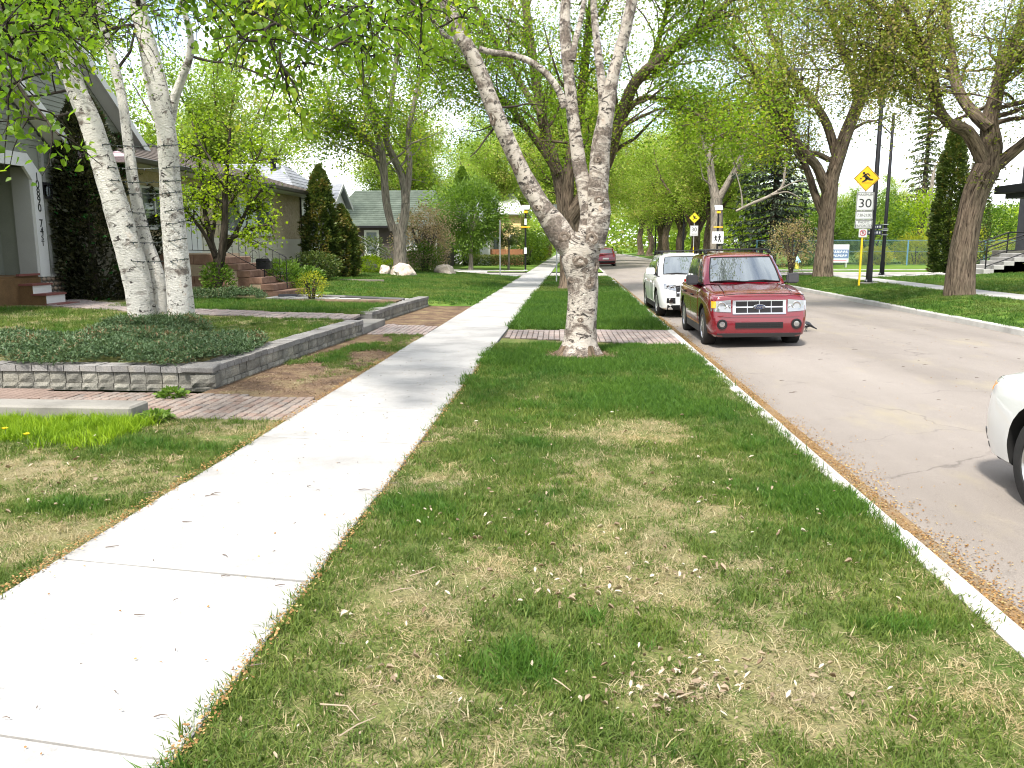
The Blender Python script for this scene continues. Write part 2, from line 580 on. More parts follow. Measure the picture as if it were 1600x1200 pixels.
LEAF_TAN = leaf_mat('tan_leaf', (0.16, 0.12, 0.05), (0.36, 0.27, 0.14), (0.13, 0.17, 0.04), 0.35, pos=0.75)
LEAF_PINK = leaf_mat('blossom_leaf', (0.20, 0.15, 0.09), (0.50, 0.36, 0.27), (0.14, 0.17, 0.05), 0.35, pos=0.72)
LEAF_JUNI = leaf_mat('juniper_needle', (0.03, 0.062, 0.026), (0.105, 0.16, 0.075), (0.19, 0.13, 0.07), 0.2, pos=0.93)

# --- generic tree meshes for the far rows
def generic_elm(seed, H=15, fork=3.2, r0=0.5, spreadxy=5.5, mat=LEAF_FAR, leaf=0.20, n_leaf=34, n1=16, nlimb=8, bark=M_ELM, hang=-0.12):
    global rng
    keep = rng; rng = np.random.default_rng(seed)
    w = Wood()
    P, r = smooth_path([(0, 0, -0.2), (0.05, 0.02, 0.5), (rng.normal() * 0.15, rng.normal() * 0.15, fork * 0.6), (rng.normal() * 0.2, rng.normal() * 0.2, fork + 0.4)], [r0 * 1.25, r0, r0 * 0.85, r0 * 0.8], 0.35)
    w.limb(P, r, 12, 0.12, seed, 0.5)
    top = P[-1]
    limbs = []
    for k in range(nlimb):
        a = 2 * math.pi * (k + rng.random() * 0.7) / nlimb
        o = spreadxy * rng.uniform(0.35, 1.0)
        hh = H * rng.uniform(0.75, 1.0) * (1.08 - 0.25 * o / spreadxy)
        d = np.array([math.cos(a), math.sin(a), 0])
        s = top - np.array([0, 0, rng.uniform(0.3, 1.2)])
        pts = [s, s + d * o * 0.22 + np.array([0, 0, (hh - fork) * 0.3]), s + d * o * 0.6 + np.array([rng.normal() * .4, rng.normal() * .4, (hh - fork) * 0.65]), s + d * o + np.array([0, 0, hh - fork])]
        Q, q = smooth_path(pts, [r0 * 0.5, r0 * 0.34, r0 * 0.2, 0.03], 0.5)
        w.limb(Q, q, 8, 0.08, k)
        limbs.append((Q, q))
    pos, tint = grow(w, limbs, n1, (2.0, 4.4), 9, (0.9, 2.0), n_leaf, 0.30, 0.22, 0.03, hang, centre=np.array([0, 0, fork + 2]))
    tm = w.mesh('trunk', bark)
    lm = leaves_mesh('crown', pos, leaf, mat, tint)
    rng = keep
    return tm, lm

def place_tree(meshes, name, x, y, z, rz, sc, label, group=None, cat='tree', stretch=1.0):
    t = empty(name, (x, y, z), rz, label, cat, group)
    t.scale = (sc, sc, sc * stretch)
    link('trunk', meshes[0], t); link('crown', meshes[1], t)
    return t
# ---------------------------------------------------------------- ground, street, pavements
def gz_left(x, y):
    """height of the left-hand gardens"""
    x = np.asarray(x, float); y = np.asarray(y, float)
    z = np.zeros(np.broadcast(x, y).shape)
    wall = (y > 9.75) & (y < 23.5) & (x < -4.35)
    zw = 0.245 + np.clip((-4.6 - x) / 7.3, 0, 1) * 0.155 - 0.02 * (y < 10.4)
    zl = np.interp(-x, [2.9, 4.2, 6.5, 11.5], [0.0, 0.10, 0.28, 0.5]) * np.clip((y - 23.5) / 0.6, 0, 1) * np.clip((46 - y) / 1.5, 0, 1)
    zf = np.interp(-x, [2.9, 6.5, 12], [0.0, 0.05, 0.15]) * np.clip((y - 54) / 2, 0, 1)
    return np.where(wall, zw, np.where(y >= 23.5, np.maximum(zl, zf), 0.0))

def gz_right(x, y):
    x = np.asarray(x, float); y = np.asarray(y, float)
    z = np.interp(x, [9.42, 10.1, 11.2, 12.0, 13.4, 20, 30], [0.0, 0.13, 0.28, 0.27, 0.27, 0.5, 0.6])
    k = np.interp(y, [40, 46.2, 54, 58], [1.0, 0.12, 0.12, 0.6])
    return z * k

def sheet(name, xs, ys, zf, mat, parent=None, kind='structure', lab=None, jit=0.0):
    X, Y = np.meshgrid(xs, ys)
    Z = zf(X, Y) if callable(zf) else np.full(X.shape, float(zf))
    if jit:
        Z = Z + np.array([[mnoise.noise(Vector((a * 1.3, b * 1.3, 3))) for a in xs] for b in ys]) * jit
    V = np.stack([X, Y, Z], -1).reshape(-1, 3)
    ny, nx = X.shape
    i = np.arange(ny * nx).reshape(ny, nx)
    F = np.stack([i[:-1, :-1], i[:-1, 1:], i[1:, 1:], i[1:, :-1]], -1).reshape(-1, 4)
    o = link(name, np_mesh(name, V, F, mat, smooth=True), parent)
    return tag(o, kind=kind)

# lawn soil: thatch and green by the same patch map used for the blades
def soil_mat():
    m, nt, b = new_mat('lawn_soil')
    p = world_pos(nt)
    big = nz(nt, p, 0.9, 5, 0.6, 0.4)
    fin = nz(nt, p, 60, 4, 0.7)
    c = ramp(nt, big, [(0.34, (0.235, 0.20, 0.115)), (0.5, (0.15, 0.15, 0.058)), (0.66, (0.075, 0.115, 0.025))])
    c = mixc(nt, 1.0, c, ramp(nt, fin, [(0.28, 0.45), (0.72, 1.45)]), 'MULTIPLY')
    nt.links.new(c, b.inputs['Base Color'])
    b.inputs['Roughness'].default_value = 0.95; b.inputs['Specular IOR Level'].default_value = 0.1
    bump(nt, b, fin, 0.8, 0.02)
    return m
M_SOIL = soil_mat()
M_LAWNFAR = noisy('far_lawn', [(0.3, (0.055, 0.10, 0.018)), (0.5, (0.085, 0.15, 0.022)), (0.7, (0.13, 0.17, 0.04))], 0.7, 0.95, 0.6, 45, 0.02, fine=0.4, spec=0.1)
M_DIRT = noisy('dirt', [(0.3, (0.07, 0.05, 0.035)), (0.55, (0.15, 0.105, 0.07)), (0.75, (0.2, 0.16, 0.10))], 3.0, 0.95, 0.7, 60, 0.02, fine=0.45, spec=0.1)

def concrete_mat(name, base, dark=0.86):
    m, nt, b = new_mat(name)
    p = world_pos(nt)
    oi = nt.nodes.new('ShaderNodeObjectInfo')
    a = nz(nt, p, 1.3, 6, 0.65)
    f = nz(nt, p, 90, 4, 0.7)
    s = nz(nt, p, 16, 5, 0.7)
    c = ramp(nt, a, [(0.3, tuple(x * dark for x in base)), (0.55, base), (0.8, tuple(x * 1.06 for x in base))])
    c = mixc(nt, 1.0, c, ramp(nt, f, [(0.3, 0.90), (0.7, 1.08)]), 'MULTIPLY')
    c = mixc(nt, 1.0, c, ramp(nt, s, [(0.28, 0.72), (0.4, 1.0)]), 'MULTIPLY')
    c = mixc(nt, 1.0, c, ramp(nt, oi.outputs['Random'], [(0, 0.93), (1, 1.05)]), 'MULTIPLY')
    nt.links.new(c, b.inputs['Base Color'])
    b.inputs['Roughness'].default_value = 0.85; b.inputs['Specular IOR Level'].default_value = 0.2
    bump(nt, b, f, 0.25, 0.004)
    return m
M_WALK = concrete_mat('walk_concrete', (0.335, 0.326, 0.312), 0.70)
M_KERB = concrete_mat('kerb_concrete', (0.40, 0.388, 0.365), 0.7)
M_CONC = concrete_mat('grey_concrete', (0.235, 0.222, 0.198), 0.55)
M_JOINT = noisy('joint_dirt', [(0.3, (0.045, 0.036, 0.028)), (0.7, (0.10, 0.08, 0.06))], 20, 0.95, 0, fine=0.3)

def asphalt_mat():
    m, nt, b = new_mat('asphalt')
    p = world_pos(nt)
    mp = nt.nodes.new('ShaderNodeMapping'); mp.inputs['Scale'].default_value = (1.0, 0.22, 1.0)
    nt.links.new(p, mp.inputs['Vector'])
    a = nz(nt, mp.outputs['Vector'], 0.55, 6, 0.6)
    g = nz(nt, p, 150, 3, 0.7)
    st = nz(nt, p, 2.2, 6, 0.7, 0.5)
    c = ramp(nt, a, [(0.3, (0.158, 0.138, 0.121)), (0.5, (0.203, 0.179, 0.158)), (0.72, (0.235, 0.209, 0.186))])
    c = mixc(nt, 1.0, c, ramp(nt, g, [(0.28, 0.72), (0.5, 1.0), (0.74, 1.28)]), 'MULTIPLY')
    c = mixc(nt, 1.0, c, ramp(nt, st, [(0.26, 0.62), (0.38, 0.97), (0.60, 1.0), (0.74, 1.16)]), 'MULTIPLY')
    # pollen dust in soft drifts
    mp2 = nt.nodes.new('ShaderNodeMapping'); mp2.inputs['Scale'].default_value = (1.0, 0.5, 1.0); mp2.inputs['Location'].default_value = (3.1, 1.4, 0)
    nt.links.new(p, mp2.inputs['Vector'])
    d = ramp(nt, nz(nt, mp2.outputs['Vector'], 1.1, 6, 0.65), [(0.55, 0.0), (0.72, 0.42)])
    c = mixc(nt, d, c, (0.27, 0.235, 0.15))
    # cracks: thin voronoi edges, thinned out by noise
    vo = nt.nodes.new('ShaderNodeTexVoronoi'); vo.feature = 'DISTANCE_TO_EDGE'; vo.inputs['Scale'].default_value = 0.33
    dn = nt.nodes.new('ShaderNodeTexNoise'); dn.inputs['Scale'].default_value = 2.2; dn.inputs['Detail'].default_value = 5
    nt.links.new(p, dn.inputs['Vector'])
    wv = nt.nodes.new('ShaderNodeVectorMath'); wv.operation = 'MULTIPLY_ADD'
    nt.links.new(dn.outputs['Color'], wv.inputs[0]); wv.inputs[1].default_value = (0.7, 0.7, 0.0); nt.links.new(p, wv.inputs[2])
    nt.links.new(wv.outputs[0], vo.inputs['Vector'])
    cr = ramp(nt, vo.outputs['Distance'], [(0.0, 1.0), (0.004, 0.0)])
    gate = ramp(nt, nz(nt, p, 0.45, 2), [(0.50, 0.0), (0.60, 0.6)])
    cf = math_n(nt, 'MULTIPLY', cr, gate)
    c = mixc(nt, cf, c, (0.07, 0.06, 0.055))
    nt.links.new(c, b.inputs['Base Color'])
    b.inputs['Roughness'].default_value = 0.88; b.inputs['Specular IOR Level'].default_value = 0.25
    bump(nt, b, g, 0.35, 0.006)
    return m
M_ASPH = asphalt_mat()

# ground to the horizon
sheet('ground', np.linspace(-900, 900, 31), np.linspace(-400, 1400, 31), -0.32, M_LAWNFAR)

# street: gutter at -0.13, crown a little higher
def road_z(X, Y):
    return np.interp(X, [2.1, 2.5, 5.7, 8.9, 9.3], [-0.135, -0.125, -0.02, -0.105, -0.115])
sheet('road', np.array([2.1, 2.5, 3.5, 4.6, 5.7, 6.8, 7.9, 8.9, 9.3]), np.linspace(-16, 190, 104), road_z, M_ASPH)
M_XROAD = noisy('cross_street_asphalt', [(0.3, (0.24, 0.225, 0.205)), (0.7, (0.31, 0.295, 0.27))], 0.6, 0.9, 0.2, 120, 0.004, fine=0.15)
sheet('cross_street', np.linspace(-70, 2.09, 20), np.linspace(47.2, 53.2, 4), lambda X, Y: np.full(X.shape, -0.05), M_XROAD)
sheet('cross_street', np.linspace(9.31, 90, 20), np.linspace(47.2, 53.2, 4), lambda X, Y: np.full(X.shape, -0.045), M_XROAD)

# lawns
M_BARE = noisy('mulch_strip', [(0.3, (0.075, 0.05, 0.036)), (0.5, (0.15, 0.10, 0.065)), (0.68, (0.21, 0.165, 0.09))], 2.4, 0.95, 0.9, 55, 0.03, fine=0.5, spec=0.1)
sheet('boulevard', np.linspace(-1.33, 1.95, 12), np.linspace(-8, 14.52, 46), 0.0, M_SOIL, jit=0.012)
sheet('boulevard', np.linspace(-1.33, 1.95, 12), np.linspace(14.52, 47, 60), lambda X, Y: np.full(X.shape, -0.012), M_SOIL)
sheet('boulevard', np.linspace(-1.33, 1.95, 8), np.linspace(53.3, 160, 40), 0.0, M_LAWNFAR)
sheet('front_lawn', np.linspace(-26, -2.86, 40), np.linspace(-6, 7.9, 26), 0.0, M_SOIL, jit=0.012)
sheet('wall_verge', np.linspace(-4.42, -2.86, 8), np.linspace(9.0, 24.2, 30), -0.010, M_BARE, jit=0.012)
sheet('raised_lawn', np.linspace(-24, -4.70, 40), np.linspace(9.9, 23.55, 30), gz_left, M_SOIL, jit=0.02)
sheet('corner_lawn', np.linspace(-40, -2.86, 50), np.linspace(23.52, 47, 40), gz_left, M_LAWNFAR, jit=0.02)
sheet('far_left_lawn', np.linspace(-60, -2.86, 40), np.linspace(53.3, 160, 40), gz_left, M_LAWNFAR, jit=0.02)
sheet('right_verge', np.array([9.43, 9.7, 10.1, 10.6, 11.2, 11.6, 11.95]), np.linspace(-12, 46.6, 50), gz_right, M_LAWNFAR, jit=0.01)
sheet('right_garden', np.linspace(13.32, 60, 40), np.linspace(-12, 46.6, 50), gz_right, M_LAWNFAR, jit=0.01)
sheet('right_verge', np.linspace(9.43, 12, 5), np.linspace(53.3, 160, 30), gz_right, M_LAWNFAR)
sheet('park_ground', np.linspace(13.32, 120, 40), np.linspace(53.3, 160, 30), gz_right, M_LAWNFAR, jit=0.03)

# pavement on this side: square slabs with open joints
def slab_mesh(w, l, t=0.08, skew=0.0):
    b = MB()
    g = 0.010
    x0, x1, y0, y1 = -w / 2 + g, w / 2 - g, -l / 2 + g, l / 2 - g
    e = 0.006
    vs = [(x0, y0 - skew * x0, -t), (x1, y0 - skew * x1, -t), (x1, y1 - skew * x1, -t), (x0, y1 - skew * x0, -t),
          (x0, y0 - skew * x0, -e), (x1, y0 - skew * x1, -e), (x1, y1 - skew * x1, -e), (x0, y1 - skew * x0, -e),
          (x0 + e, y0 + e - skew * x0, 0), (x1 - e, y0 + e - skew * x1, 0), (x1 - e, y1 - e - skew * x1, 0), (x0 + e, y1 - e - skew * x0, 0)]
    fs = [(0, 1, 5, 4), (1, 2, 6, 5), (2, 3, 7, 6), (3, 0, 4, 7), (4, 5, 9, 8), (5, 6, 10, 9), (6, 7, 11, 10), (7, 4, 8, 11), (8, 9, 10, 11)]
    b.add(vs, fs)
    return b.mesh('slab', M_WALK)
walk = tag(empty('sidewalk', (0, 0, 0)), kind='structure')
sm = slab_mesh(1.52, 1.5, 0.08, 0.14)
ymid = [4.06 + 0.75 + 1.5 * k for k in range(-6, 101)]
for y in ymid:
    link('slab', sm, walk, (-2.095, y, 0.018 + random.uniform(-0.004, 0.004)), (random.uniform(-.003, .003), random.uniform(-.003, .003), 0))
bed = MB().box(-2.84, -1.35, -6, 160, -0.2, -0.012)
bed.build('joint_bed', M_JOINT, walk)
# pavement across the street and the branch walk to the house there
rwalk = tag(empty('far_sidewalk', (0, 0, 0)), kind='structure')
sm2 = slab_mesh(1.36, 1.5)
for k in range(39):
    y = -10 + 1.5 * k
    link('slab', sm2, rwalk, (12.64, y, float(gz_right(12.64, y)) + 0.02))
MB().box(11.96, 13.31, -11, 46.6, -0.3, 0.2).build('walk_bed', M_JOINT, rwalk)
rw2 = tag(empty('garden_walk', (0, 0, 0)), kind='structure')
for k in range(8):
    x = 14.1 + 1.0 * k
    o = link('slab', sm2, rw2, (x, 39.3, float(gz_right(x, 39.3)) + 0.03)); o.scale = (0.74, 1.0, 1)
# cross-street pavements
for (x0, x1, y0, y1, z) in ((-60, -2.9, 45.0, 46.5, 0.055), (-60, -2.9, 54.4, 55.9, 0.10), (13.4, 80, 44.9, 46.4, 0.20), (13.4, 80, 54.6, 56.0, 0.30)):
    o = tag(empty('cross_sidewalk', (0, 0, 0)), kind='structure')
    n = int((x1 - x0) / 1.5)
    s3 = slab_mesh(1.5, y1 - y0)
    for k in range(n):
        x = x0 + 1.5 * (k + 0.5)
        zz = float(gz_left(x, (y0 + y1) / 2)) if x < 0 else float(gz_right(x, (y0 + y1) / 2))
        link('slab', s3, o, (x, (y0 + y1) / 2, zz + 0.03))

# kerbs: 3 m lengths with joints
def kerb_mesh(L=3.0, w=0.155):
    b = MB()
    prof = [(-w / 2, -0.3), (-w / 2, 0.0), (-w / 2 + 0.02, 0.012), (w / 2 - 0.03, 0.008), (w / 2 - 0.005, -0.015), (w / 2 + 0.012, -0.13), (w / 2 + 0.012, -0.3)]
    b.prism(prof, -L / 2 + 0.004, L / 2 - 0.004, 'XZ')
    return b.mesh('kerb_segment', M_KERB)
km = kerb_mesh()
def kerb_run(name, x, ys, flip=False, z=0.0):
    k = tag(empty(name, (0, 0, 0)), kind='structure')
    for y in ys:
        link('kerb_segment', km, k, (x + random.uniform(-.006, .006), y, z + random.uniform(-.006, .004)), (0, 0, math.pi if flip else 0))
kerb_run('kerb', 2.03, [-8.5 + 3 * k for k in range(19)])
kerb_run('kerb', 2.03, [55 + 3 * k for k in range(34)])
kerb_run('far_kerb', 9.36, [-10.5 + 3 * k for k in range(20)], True, 0.01)
kerb_run('far_kerb', 9.36, [55 + 3 * k for k in range(34)], True, 0.01)
km2 = kerb_mesh(3.0)
ck = tag(empty('cross_kerb', (0, 0, 0)), kind='structure')
for (x0, n, y, rz) in ((-58, 18, 47.1, R(90)), (-58, 18, 53.3, R(-90)), (11.2, 22, 47.1, R(90)), (11.2, 22, 53.3, R(-90))):
    for k in range(n):
        link('kerb_segment', km2, ck, (x0 + 3 * k, y, 0.035), (0, 0, rz))
# gutter pan
M_GUTTER = noisy('gutter_dust', [(0.3, (0.13, 0.078, 0.034)), (0.5, (0.18, 0.115, 0.055)), (0.72, (0.17, 0.14, 0.10))], 2.5, 0.95, 0.6, 80, 0.01, fine=0.4, stretch=(1, 0.4, 1))
sheet('gutter', np.array([2.1, 2.2, 2.34]), np.linspace(-8, 47, 40), lambda X, Y: np.interp(X, [2.1, 2.34], [-0.128, -0.1265]) + 0.003, M_GUTTER)

# ---- pavers
def brick_mesh(w, l, h=0.06, e=0.006):
    b = MB(); b.box(-w / 2, w / 2, -l / 2, l / 2, -h, 0, bev=e)
    return b
def brick_mat(name, cols, var=0.22):
    m, nt, b = new_mat(name)
    oi = nt.nodes.new('ShaderNodeObjectInfo')
    c = ramp(nt, oi.outputs['Random'], [(i / max(1, len(cols) - 1), k) for i, k in enumerate(cols)])
    p = world_pos(nt)
    f = nz(nt, p, 55, 4, 0.7)
    c = mixc(nt, 1.0, c, ramp(nt, f, [(0.28, 0.72), (0.72, 1.25)]), 'MULTIPLY')
    c = mixc(nt, 1.0, c, ramp(nt, nz(nt, p, 1.8, 4), [(0.3, 0.82), (0.7, 1.12)]), 'MULTIPLY')
    nt.links.new(c, b.inputs['Base Color'])
    b.inputs['Roughness'].default_value = 0.9; b.inputs['Specular IOR Level'].default_value = 0.15
    bump(nt, b, f, 0.5, 0.006)
    return m
M_BRICK = brick_mat('paver', [(0.175, 0.128, 0.105), (0.215, 0.158, 0.13), (0.205, 0.175, 0.155), (0.235, 0.19, 0.16), (0.17, 0.148, 0.133)])
M_BRICKPALE = brick_mat('pale_paver', [(0.24, 0.19, 0.17), (0.28, 0.225, 0.20), (0.26, 0.23, 0.213), (0.225, 0.18, 0.165)])
M_BRICKGREY = brick_mat('grey_paver', [(0.22, 0.18, 0.165), (0.26, 0.22, 0.20), (0.19, 0.17, 0.16), (0.25, 0.195, 0.18)])

def inside(poly, x, y):
    c = False; j = len(poly) - 1
    for i in range(len(poly)):
        if (poly[i][1] > y) != (poly[j][1] > y) and x < (poly[j][0] - poly[i][0]) * (y - poly[i][1]) / (poly[j][1] - poly[i][1]) + poly[i][0]: c = not c
        j = i
    return c

def paving(name, poly, bw, bl, mat, zf, ang=0.0, bond=False, limit=300):
    root = tag(empty(name, (0, 0, 0)), kind='structure')
    me = brick_mesh(bw - 0.013, bl - 0.022, 0.06, 0.008).mesh('brick', mat)
    cx = sum(p[0] for p in poly) / len(poly); cy = sum(p[1] for p in poly) / len(poly)
    ca, sa = math.cos(ang), math.sin(ang)
    spots = []
    n = int(12 / min(bw, bl))
    for i in range(-n, n):
        for j in range(-n, n):
            a = (i + 0.5) * bw; b_ = (j + (0.5 * (i % 2) if bond else 0)) * bl
            x = cx + a * ca - b_ * sa; y = cy + a * sa + b_ * ca
            if inside(poly, x, y): spots.append((math.hypot(x, y), x, y))
    spots.sort()
    for k, (_, x, y) in enumerate(spots[:limit]):
        link('brick', me, root, (x, y, zf(x, y) + random.uniform(-0.004, 0.004)), (random.uniform(-.02, .02), random.uniform(-.02, .02), ang + random.uniform(-.012, .012)))
    if len(spots) > limit:
        b = MB()
        for (_, x, y) in spots[limit:]:
            M = Matrix.Translation((x, y, zf(x, y))) @ Matrix.Rotation(ang, 4, 'Z')
            b.box(-bw / 2 + .004, bw / 2 - .004, -bl / 2 + .004, bl / 2 - .004, -0.06, 0, M=M)
        tag(b.build('bricks', mat, root), kind='stuff')
    bb = MB(); bb.prism(poly, -0.06, -0.016)
    zc = zf(cx, cy)
    bb.v = [(x, y, z + zf(x, y)) for x, y, z in bb.v]
    bb.build('sand_bed', M_JOINT, root)
    return root
paving('driveway_strip', [(-1.32, 15.5), (0.1, 15.05), (1.94, 14.5), (1.94, 16.95), (0.4, 17.0), (-1.32, 16.75)], 0.105, 0.16, M_BRICKPALE, lambda x, y: 0.016, 0.02)
paving('paver_path', [(-2.87, 7.92), (-2.87, 9.02), (-4.35, 9.3), (-12, 9.46), (-12, 7.9)], 0.105, 0.155, M_BRICK, lambda x, y: 0.014, 0.0)
paving('paver_path', [(-2.87, 15.95), (-2.87, 17.55), (-4.05, 17.85), (-4.1, 15.95)], 0.1, 0.2, M_BRICKPALE, lambda x, y: 0.012, 0.02)
paving('garden_path', [(-4.55, 16.35), (-6.5, 16.3), (-9, 16.6), (-11.6, 17.5), (-12.3, 18.3), (-12.3, 19.6), (-11.2, 18.8), (-9, 17.9), (-6.5, 17.5), (-4.55, 17.4)], 0.2, 0.2, M_BRICKGREY, lambda x, y: float(gz_left(x, y)) + 0.025, 0.05)
# step between the two walls, concrete pads in the boulevard
pad = tag(empty('entry_step', (0, 0, 0)), kind='structure')
MB().box(-4.62, -4.12, 15.98, 17.86, -0.1, 0.13, bev=0.01).build('step_slab', M_CONC, pad)
pad = tag(empty('boulevard_pad', (0, 0, 0)), kind='structure')
MB().box(0.95, 1.94, 22.3, 23.9, -0.1, 0.016, bev=0.01).build('slab', M_WALK, pad)
MB().box(-1.32, 0.9, 23.3, 23.7, -0.1, 0.012, bev=0.01).build('slab', M_WALK, pad)
hp = tag(empty('house_walk', (0, 0, 0)), kind='structure')
for k in range(6):
    x = -8.2 + 0.62 * k + 0.3
    MB().box(x - 0.30, x + 0.30, 21.5, 22.5, float(gz_left(x, 22)) - 0.1, float(gz_left(x, 22)) + 0.03, bev=0.008).build('slab', M_WALK, hp)
# ---------------------------------------------------------------- garden walls of split-faced blocks
M_BLOCK = noisy('block', [(0.3, (0.13, 0.125, 0.11)), (0.55, (0.215, 0.205, 0.175)), (0.75, (0.27, 0.25, 0.20))], 2.5, 0.95, 0.9, 70, 0.012, fine=0.4, obj_var=0.22, spec=0.15)
M_CAP = noisy('cap_stone', [(0.3, (0.15, 0.146, 0.14)), (0.6, (0.22, 0.21, 0.20)), (0.8, (0.26, 0.235, 0.19))], 3.5, 0.95, 0.7, 80, 0.008, fine=0.35, obj_var=0.18, spec=0.15)
def rough_block(w, h, d, seed, amt=0.0065, rows=3, cols=4):
    """front face towards -Y is split and uneven"""
    b = MB()
    rnd = random.Random(seed)
    vs = []; fs = []
    for j in range(rows + 1):
        for i in range(cols + 1):
            edge = i in (0, cols) or j in (0, rows)
            vs.append((-w / 2 + w * i / cols, (0.006 if edge else -rnd.random() * amt * 2) , h * j / rows))
    k = cols + 1
    for j in range(rows):
        for i in range(cols):
            fs.append((j * k + i, j * k + i + 1, (j + 1) * k + i + 1, (j + 1) * k + i))
    n = len(vs)
    vs += [(-w / 2, d, 0), (w / 2, d, 0), (w / 2, d, h), (-w / 2, d, h)]
    bl, br, tr, tl = 0, cols, rows * k + cols, rows * k
    fs += [(n, n + 1, n + 2, n + 3)]
    fs += [tuple([n] + [i for i in range(bl, br + 1)] + [n + 1])[::-1], tuple([n + 3] + [rows * k + i for i in range(cols + 1)] + [n + 2])]
    fs += [tuple([n] + [j * k for j in range(rows + 1)] + [n + 3]), tuple([n + 1] + [j * k + cols for j in range(rows + 1)] + [n + 2])[::-1]]
    b.add(vs, fs)
    return b
BLK = [rough_block(0.198, 0.142, 0.2, s).mesh('block', M_BLOCK) for s in range(5)]
BASEB = [rough_block(0.198, 0.085, 0.22, 20 + s, 0.008, 2, 4).mesh('base_stone', M_BLOCK) for s in range(3)]
CAPB = [rough_block(0.197, 0.072, 0.33, 40 + s, 0.006, 1, 3).mesh('cap_stone', M_CAP) for s in range(4)]
ENDB = rough_block(0.3, 0.142, 0.25, 77, 0.016, 3, 5).mesh('block', M_BLOCK)

def block_run(root, p0, p1, z0=0.0, hump=0.0, skip_end=0):
    """courses from p0 to p1; the split face looks to the right-hand side of the walking direction"""
    p0 = Vector((*p0, 0)); p1 = Vector((*p1, 0))
    d = (p1 - p0); L = d.length; d.normalize()
    rz = math.atan2(d.y, d.x)
    n = int(L / 0.205)
    for i in range(n):
        s = (i + 0.5) * L / n
        q = p0 + d * s
        zz = z0 + hump * math.sin(math.pi * s / L)
        r = lambda a: random.uniform(-a, a)
        link('base_stone', random.choice(BASEB), root, (q.x, q.y, zz - 0.035 + r(.004)), (0, 0, rz + r(.02)))
        back = Vector((-d.y, d.x, 0)) * 0.018
        link('block', random.choice(BLK), root, (q.x + back.x + r(.004), q.y + back.y + r(.004), zz + 0.053), (r(.015), r(.012), rz + r(.025)))
        link('cap_stone', random.choice(CAPB), root, (q.x - back.x * .6, q.y - back.y * .6, zz + 0.198 + r(.004)), (r(.015), r(.015), rz + r(.02)))
    return root
wall = empty('retaining_wall', (0, 0, 0), 0, 'low grey block retaining wall with a corner, around the juniper bed under the three white birches', 'garden wall')
block_run(wall, (-9.6, 9.62), (-4.62, 9.62))
block_run(wall, (-4.40, 9.62), (-4.13, 15.95), 0.0, 0.012)
link('block', ENDB, wall, (-4.50, 9.60, 0.03), (0, 0, 0.1))
link('base_stone', BASEB[0], wall, (-4.52, 9.62, -0.035), (0, 0, 0), (1.35, 1, 1))
MB().box(-0.2, 0.2, -0.02, 0.33, 0, 0.075, bev=0.012).build('corner_cap', M_CAP, wall, None, (-4.56, 9.60, 0.20), (0.05, 0.03, 0.12))
MB().box(-0.17, 0.17, -0.03, 0.03, 0, 0.30, bev=0.012).build('end_stone', M_CAP, wall, None, (-4.30, 15.97, -0.03))
wall2 = empty('retaining_wall', (0, 0, 0), 0, 'shorter low block wall with pale cap beyond the brick path, edging the green lawn', 'garden wall')
block_run(wall2, (-4.42, 17.9), (-4.13, 23.5), 0.0, 0.01)
MB().box(-0.19, 0.19, -0.035, 0.0, 0, 0.27, bev=0.012).build('end_stone', M_CAP, wall2, None, (-4.60, 17.9, -0.02))
kerbwall = empty('path_edging', (0, 0, 0), 0, 'long weathered concrete beam lying beside the near paver path, grass in front', 'edging')
b = MB()
b.box(-9.2, -4.33, 7.62, 7.98, -0.05, 0.17, bev=0.02)
b.build('beam', M_CONC, kerbwall)

# ---------------------------------------------------------------- the trees one can name
def leaves_from(name, P, t, size, mat, **k):
    return leaves_mesh(name, P, size, mat, t, **k)

# street birch with the knobbly trunk
YB = 13.07
RSCALE = 0.77
wb = Wood()
P, r = px_limb([(906, 572, 48), (906, 556, 42), (907, 538, 33), (909, 512, 30), (911, 470, 29), (909, 435, 31), (905, 408, 37), (908, 385, 40), (914, 368, 36)], YB, 0.07)
wb.limb(P, r, 30, 0.13, 1.3, 0.75)
limbs = []
def bl(pix, depth, n=12, knobs=0.10, seed=0):
    Q, q = px_limb(pix, YB, 0.10, depth)
    wb.limb(Q, q, n, knobs, seed)
    limbs.append((Q, q))
bl([(903, 402, 25), (883, 376, 25), (862, 346, 22), (835, 306, 19), (815, 268, 17), (800, 235, 16), (772, 172, 16), (745, 102, 15), (718, 50, 14), (695, 0, 13), (672, -70, 11), (640, -180, 7), (600, -300, 3)], -0.9, 14, 0.14, 3)
bl([(914, 395, 22), (920, 340, 18), (914, 300, 16), (905, 255, 14), (896, 190, 12), (888, 110, 11), (883, 45, 11), (885, -15, 9), (893, -100, 7), (905, -250, 3)], 0.5, 12, 0.1, 5)
bl([(925, 385, 26), (934, 340, 23), (935, 290, 20), (938, 235, 19), (945, 190, 17), (955, 132, 12), (968, 82, 11), (985, 12, 11), (1000, -60, 9), (1020, -200, 4)], -0.3, 14, 0.16, 7)
bl([(944, 200, 11), (942, 150, 9), (936, 95, 8), (930, 40, 7), (926, -10, 6), (920, -90, 4)], 0.4, 9, 0.08, 9)
bl([(894, 95, 7), (900, 60, 6), (908, 28, 5), (915, -12, 4), (925, -60, 3)], 0.2, 8, 0.06, 11)
bl([(882, 168, 8), (872, 140, 7), (852, 114, 7), (828, 96, 6.5), (800, 86, 6), (770, 82, 6), (748, 76, 6)], -0.25, 8, 0.08, 13)
bl([(722, 68, 5), (705, 62, 5), (690, 50, 5), (674, 28, 4.5), (668, 20, 4.5), (652, 24, 4), (643, 8, 4), (636, -20, 3), (620, -60, 2)], -0.3, 7, 0.05, 15)
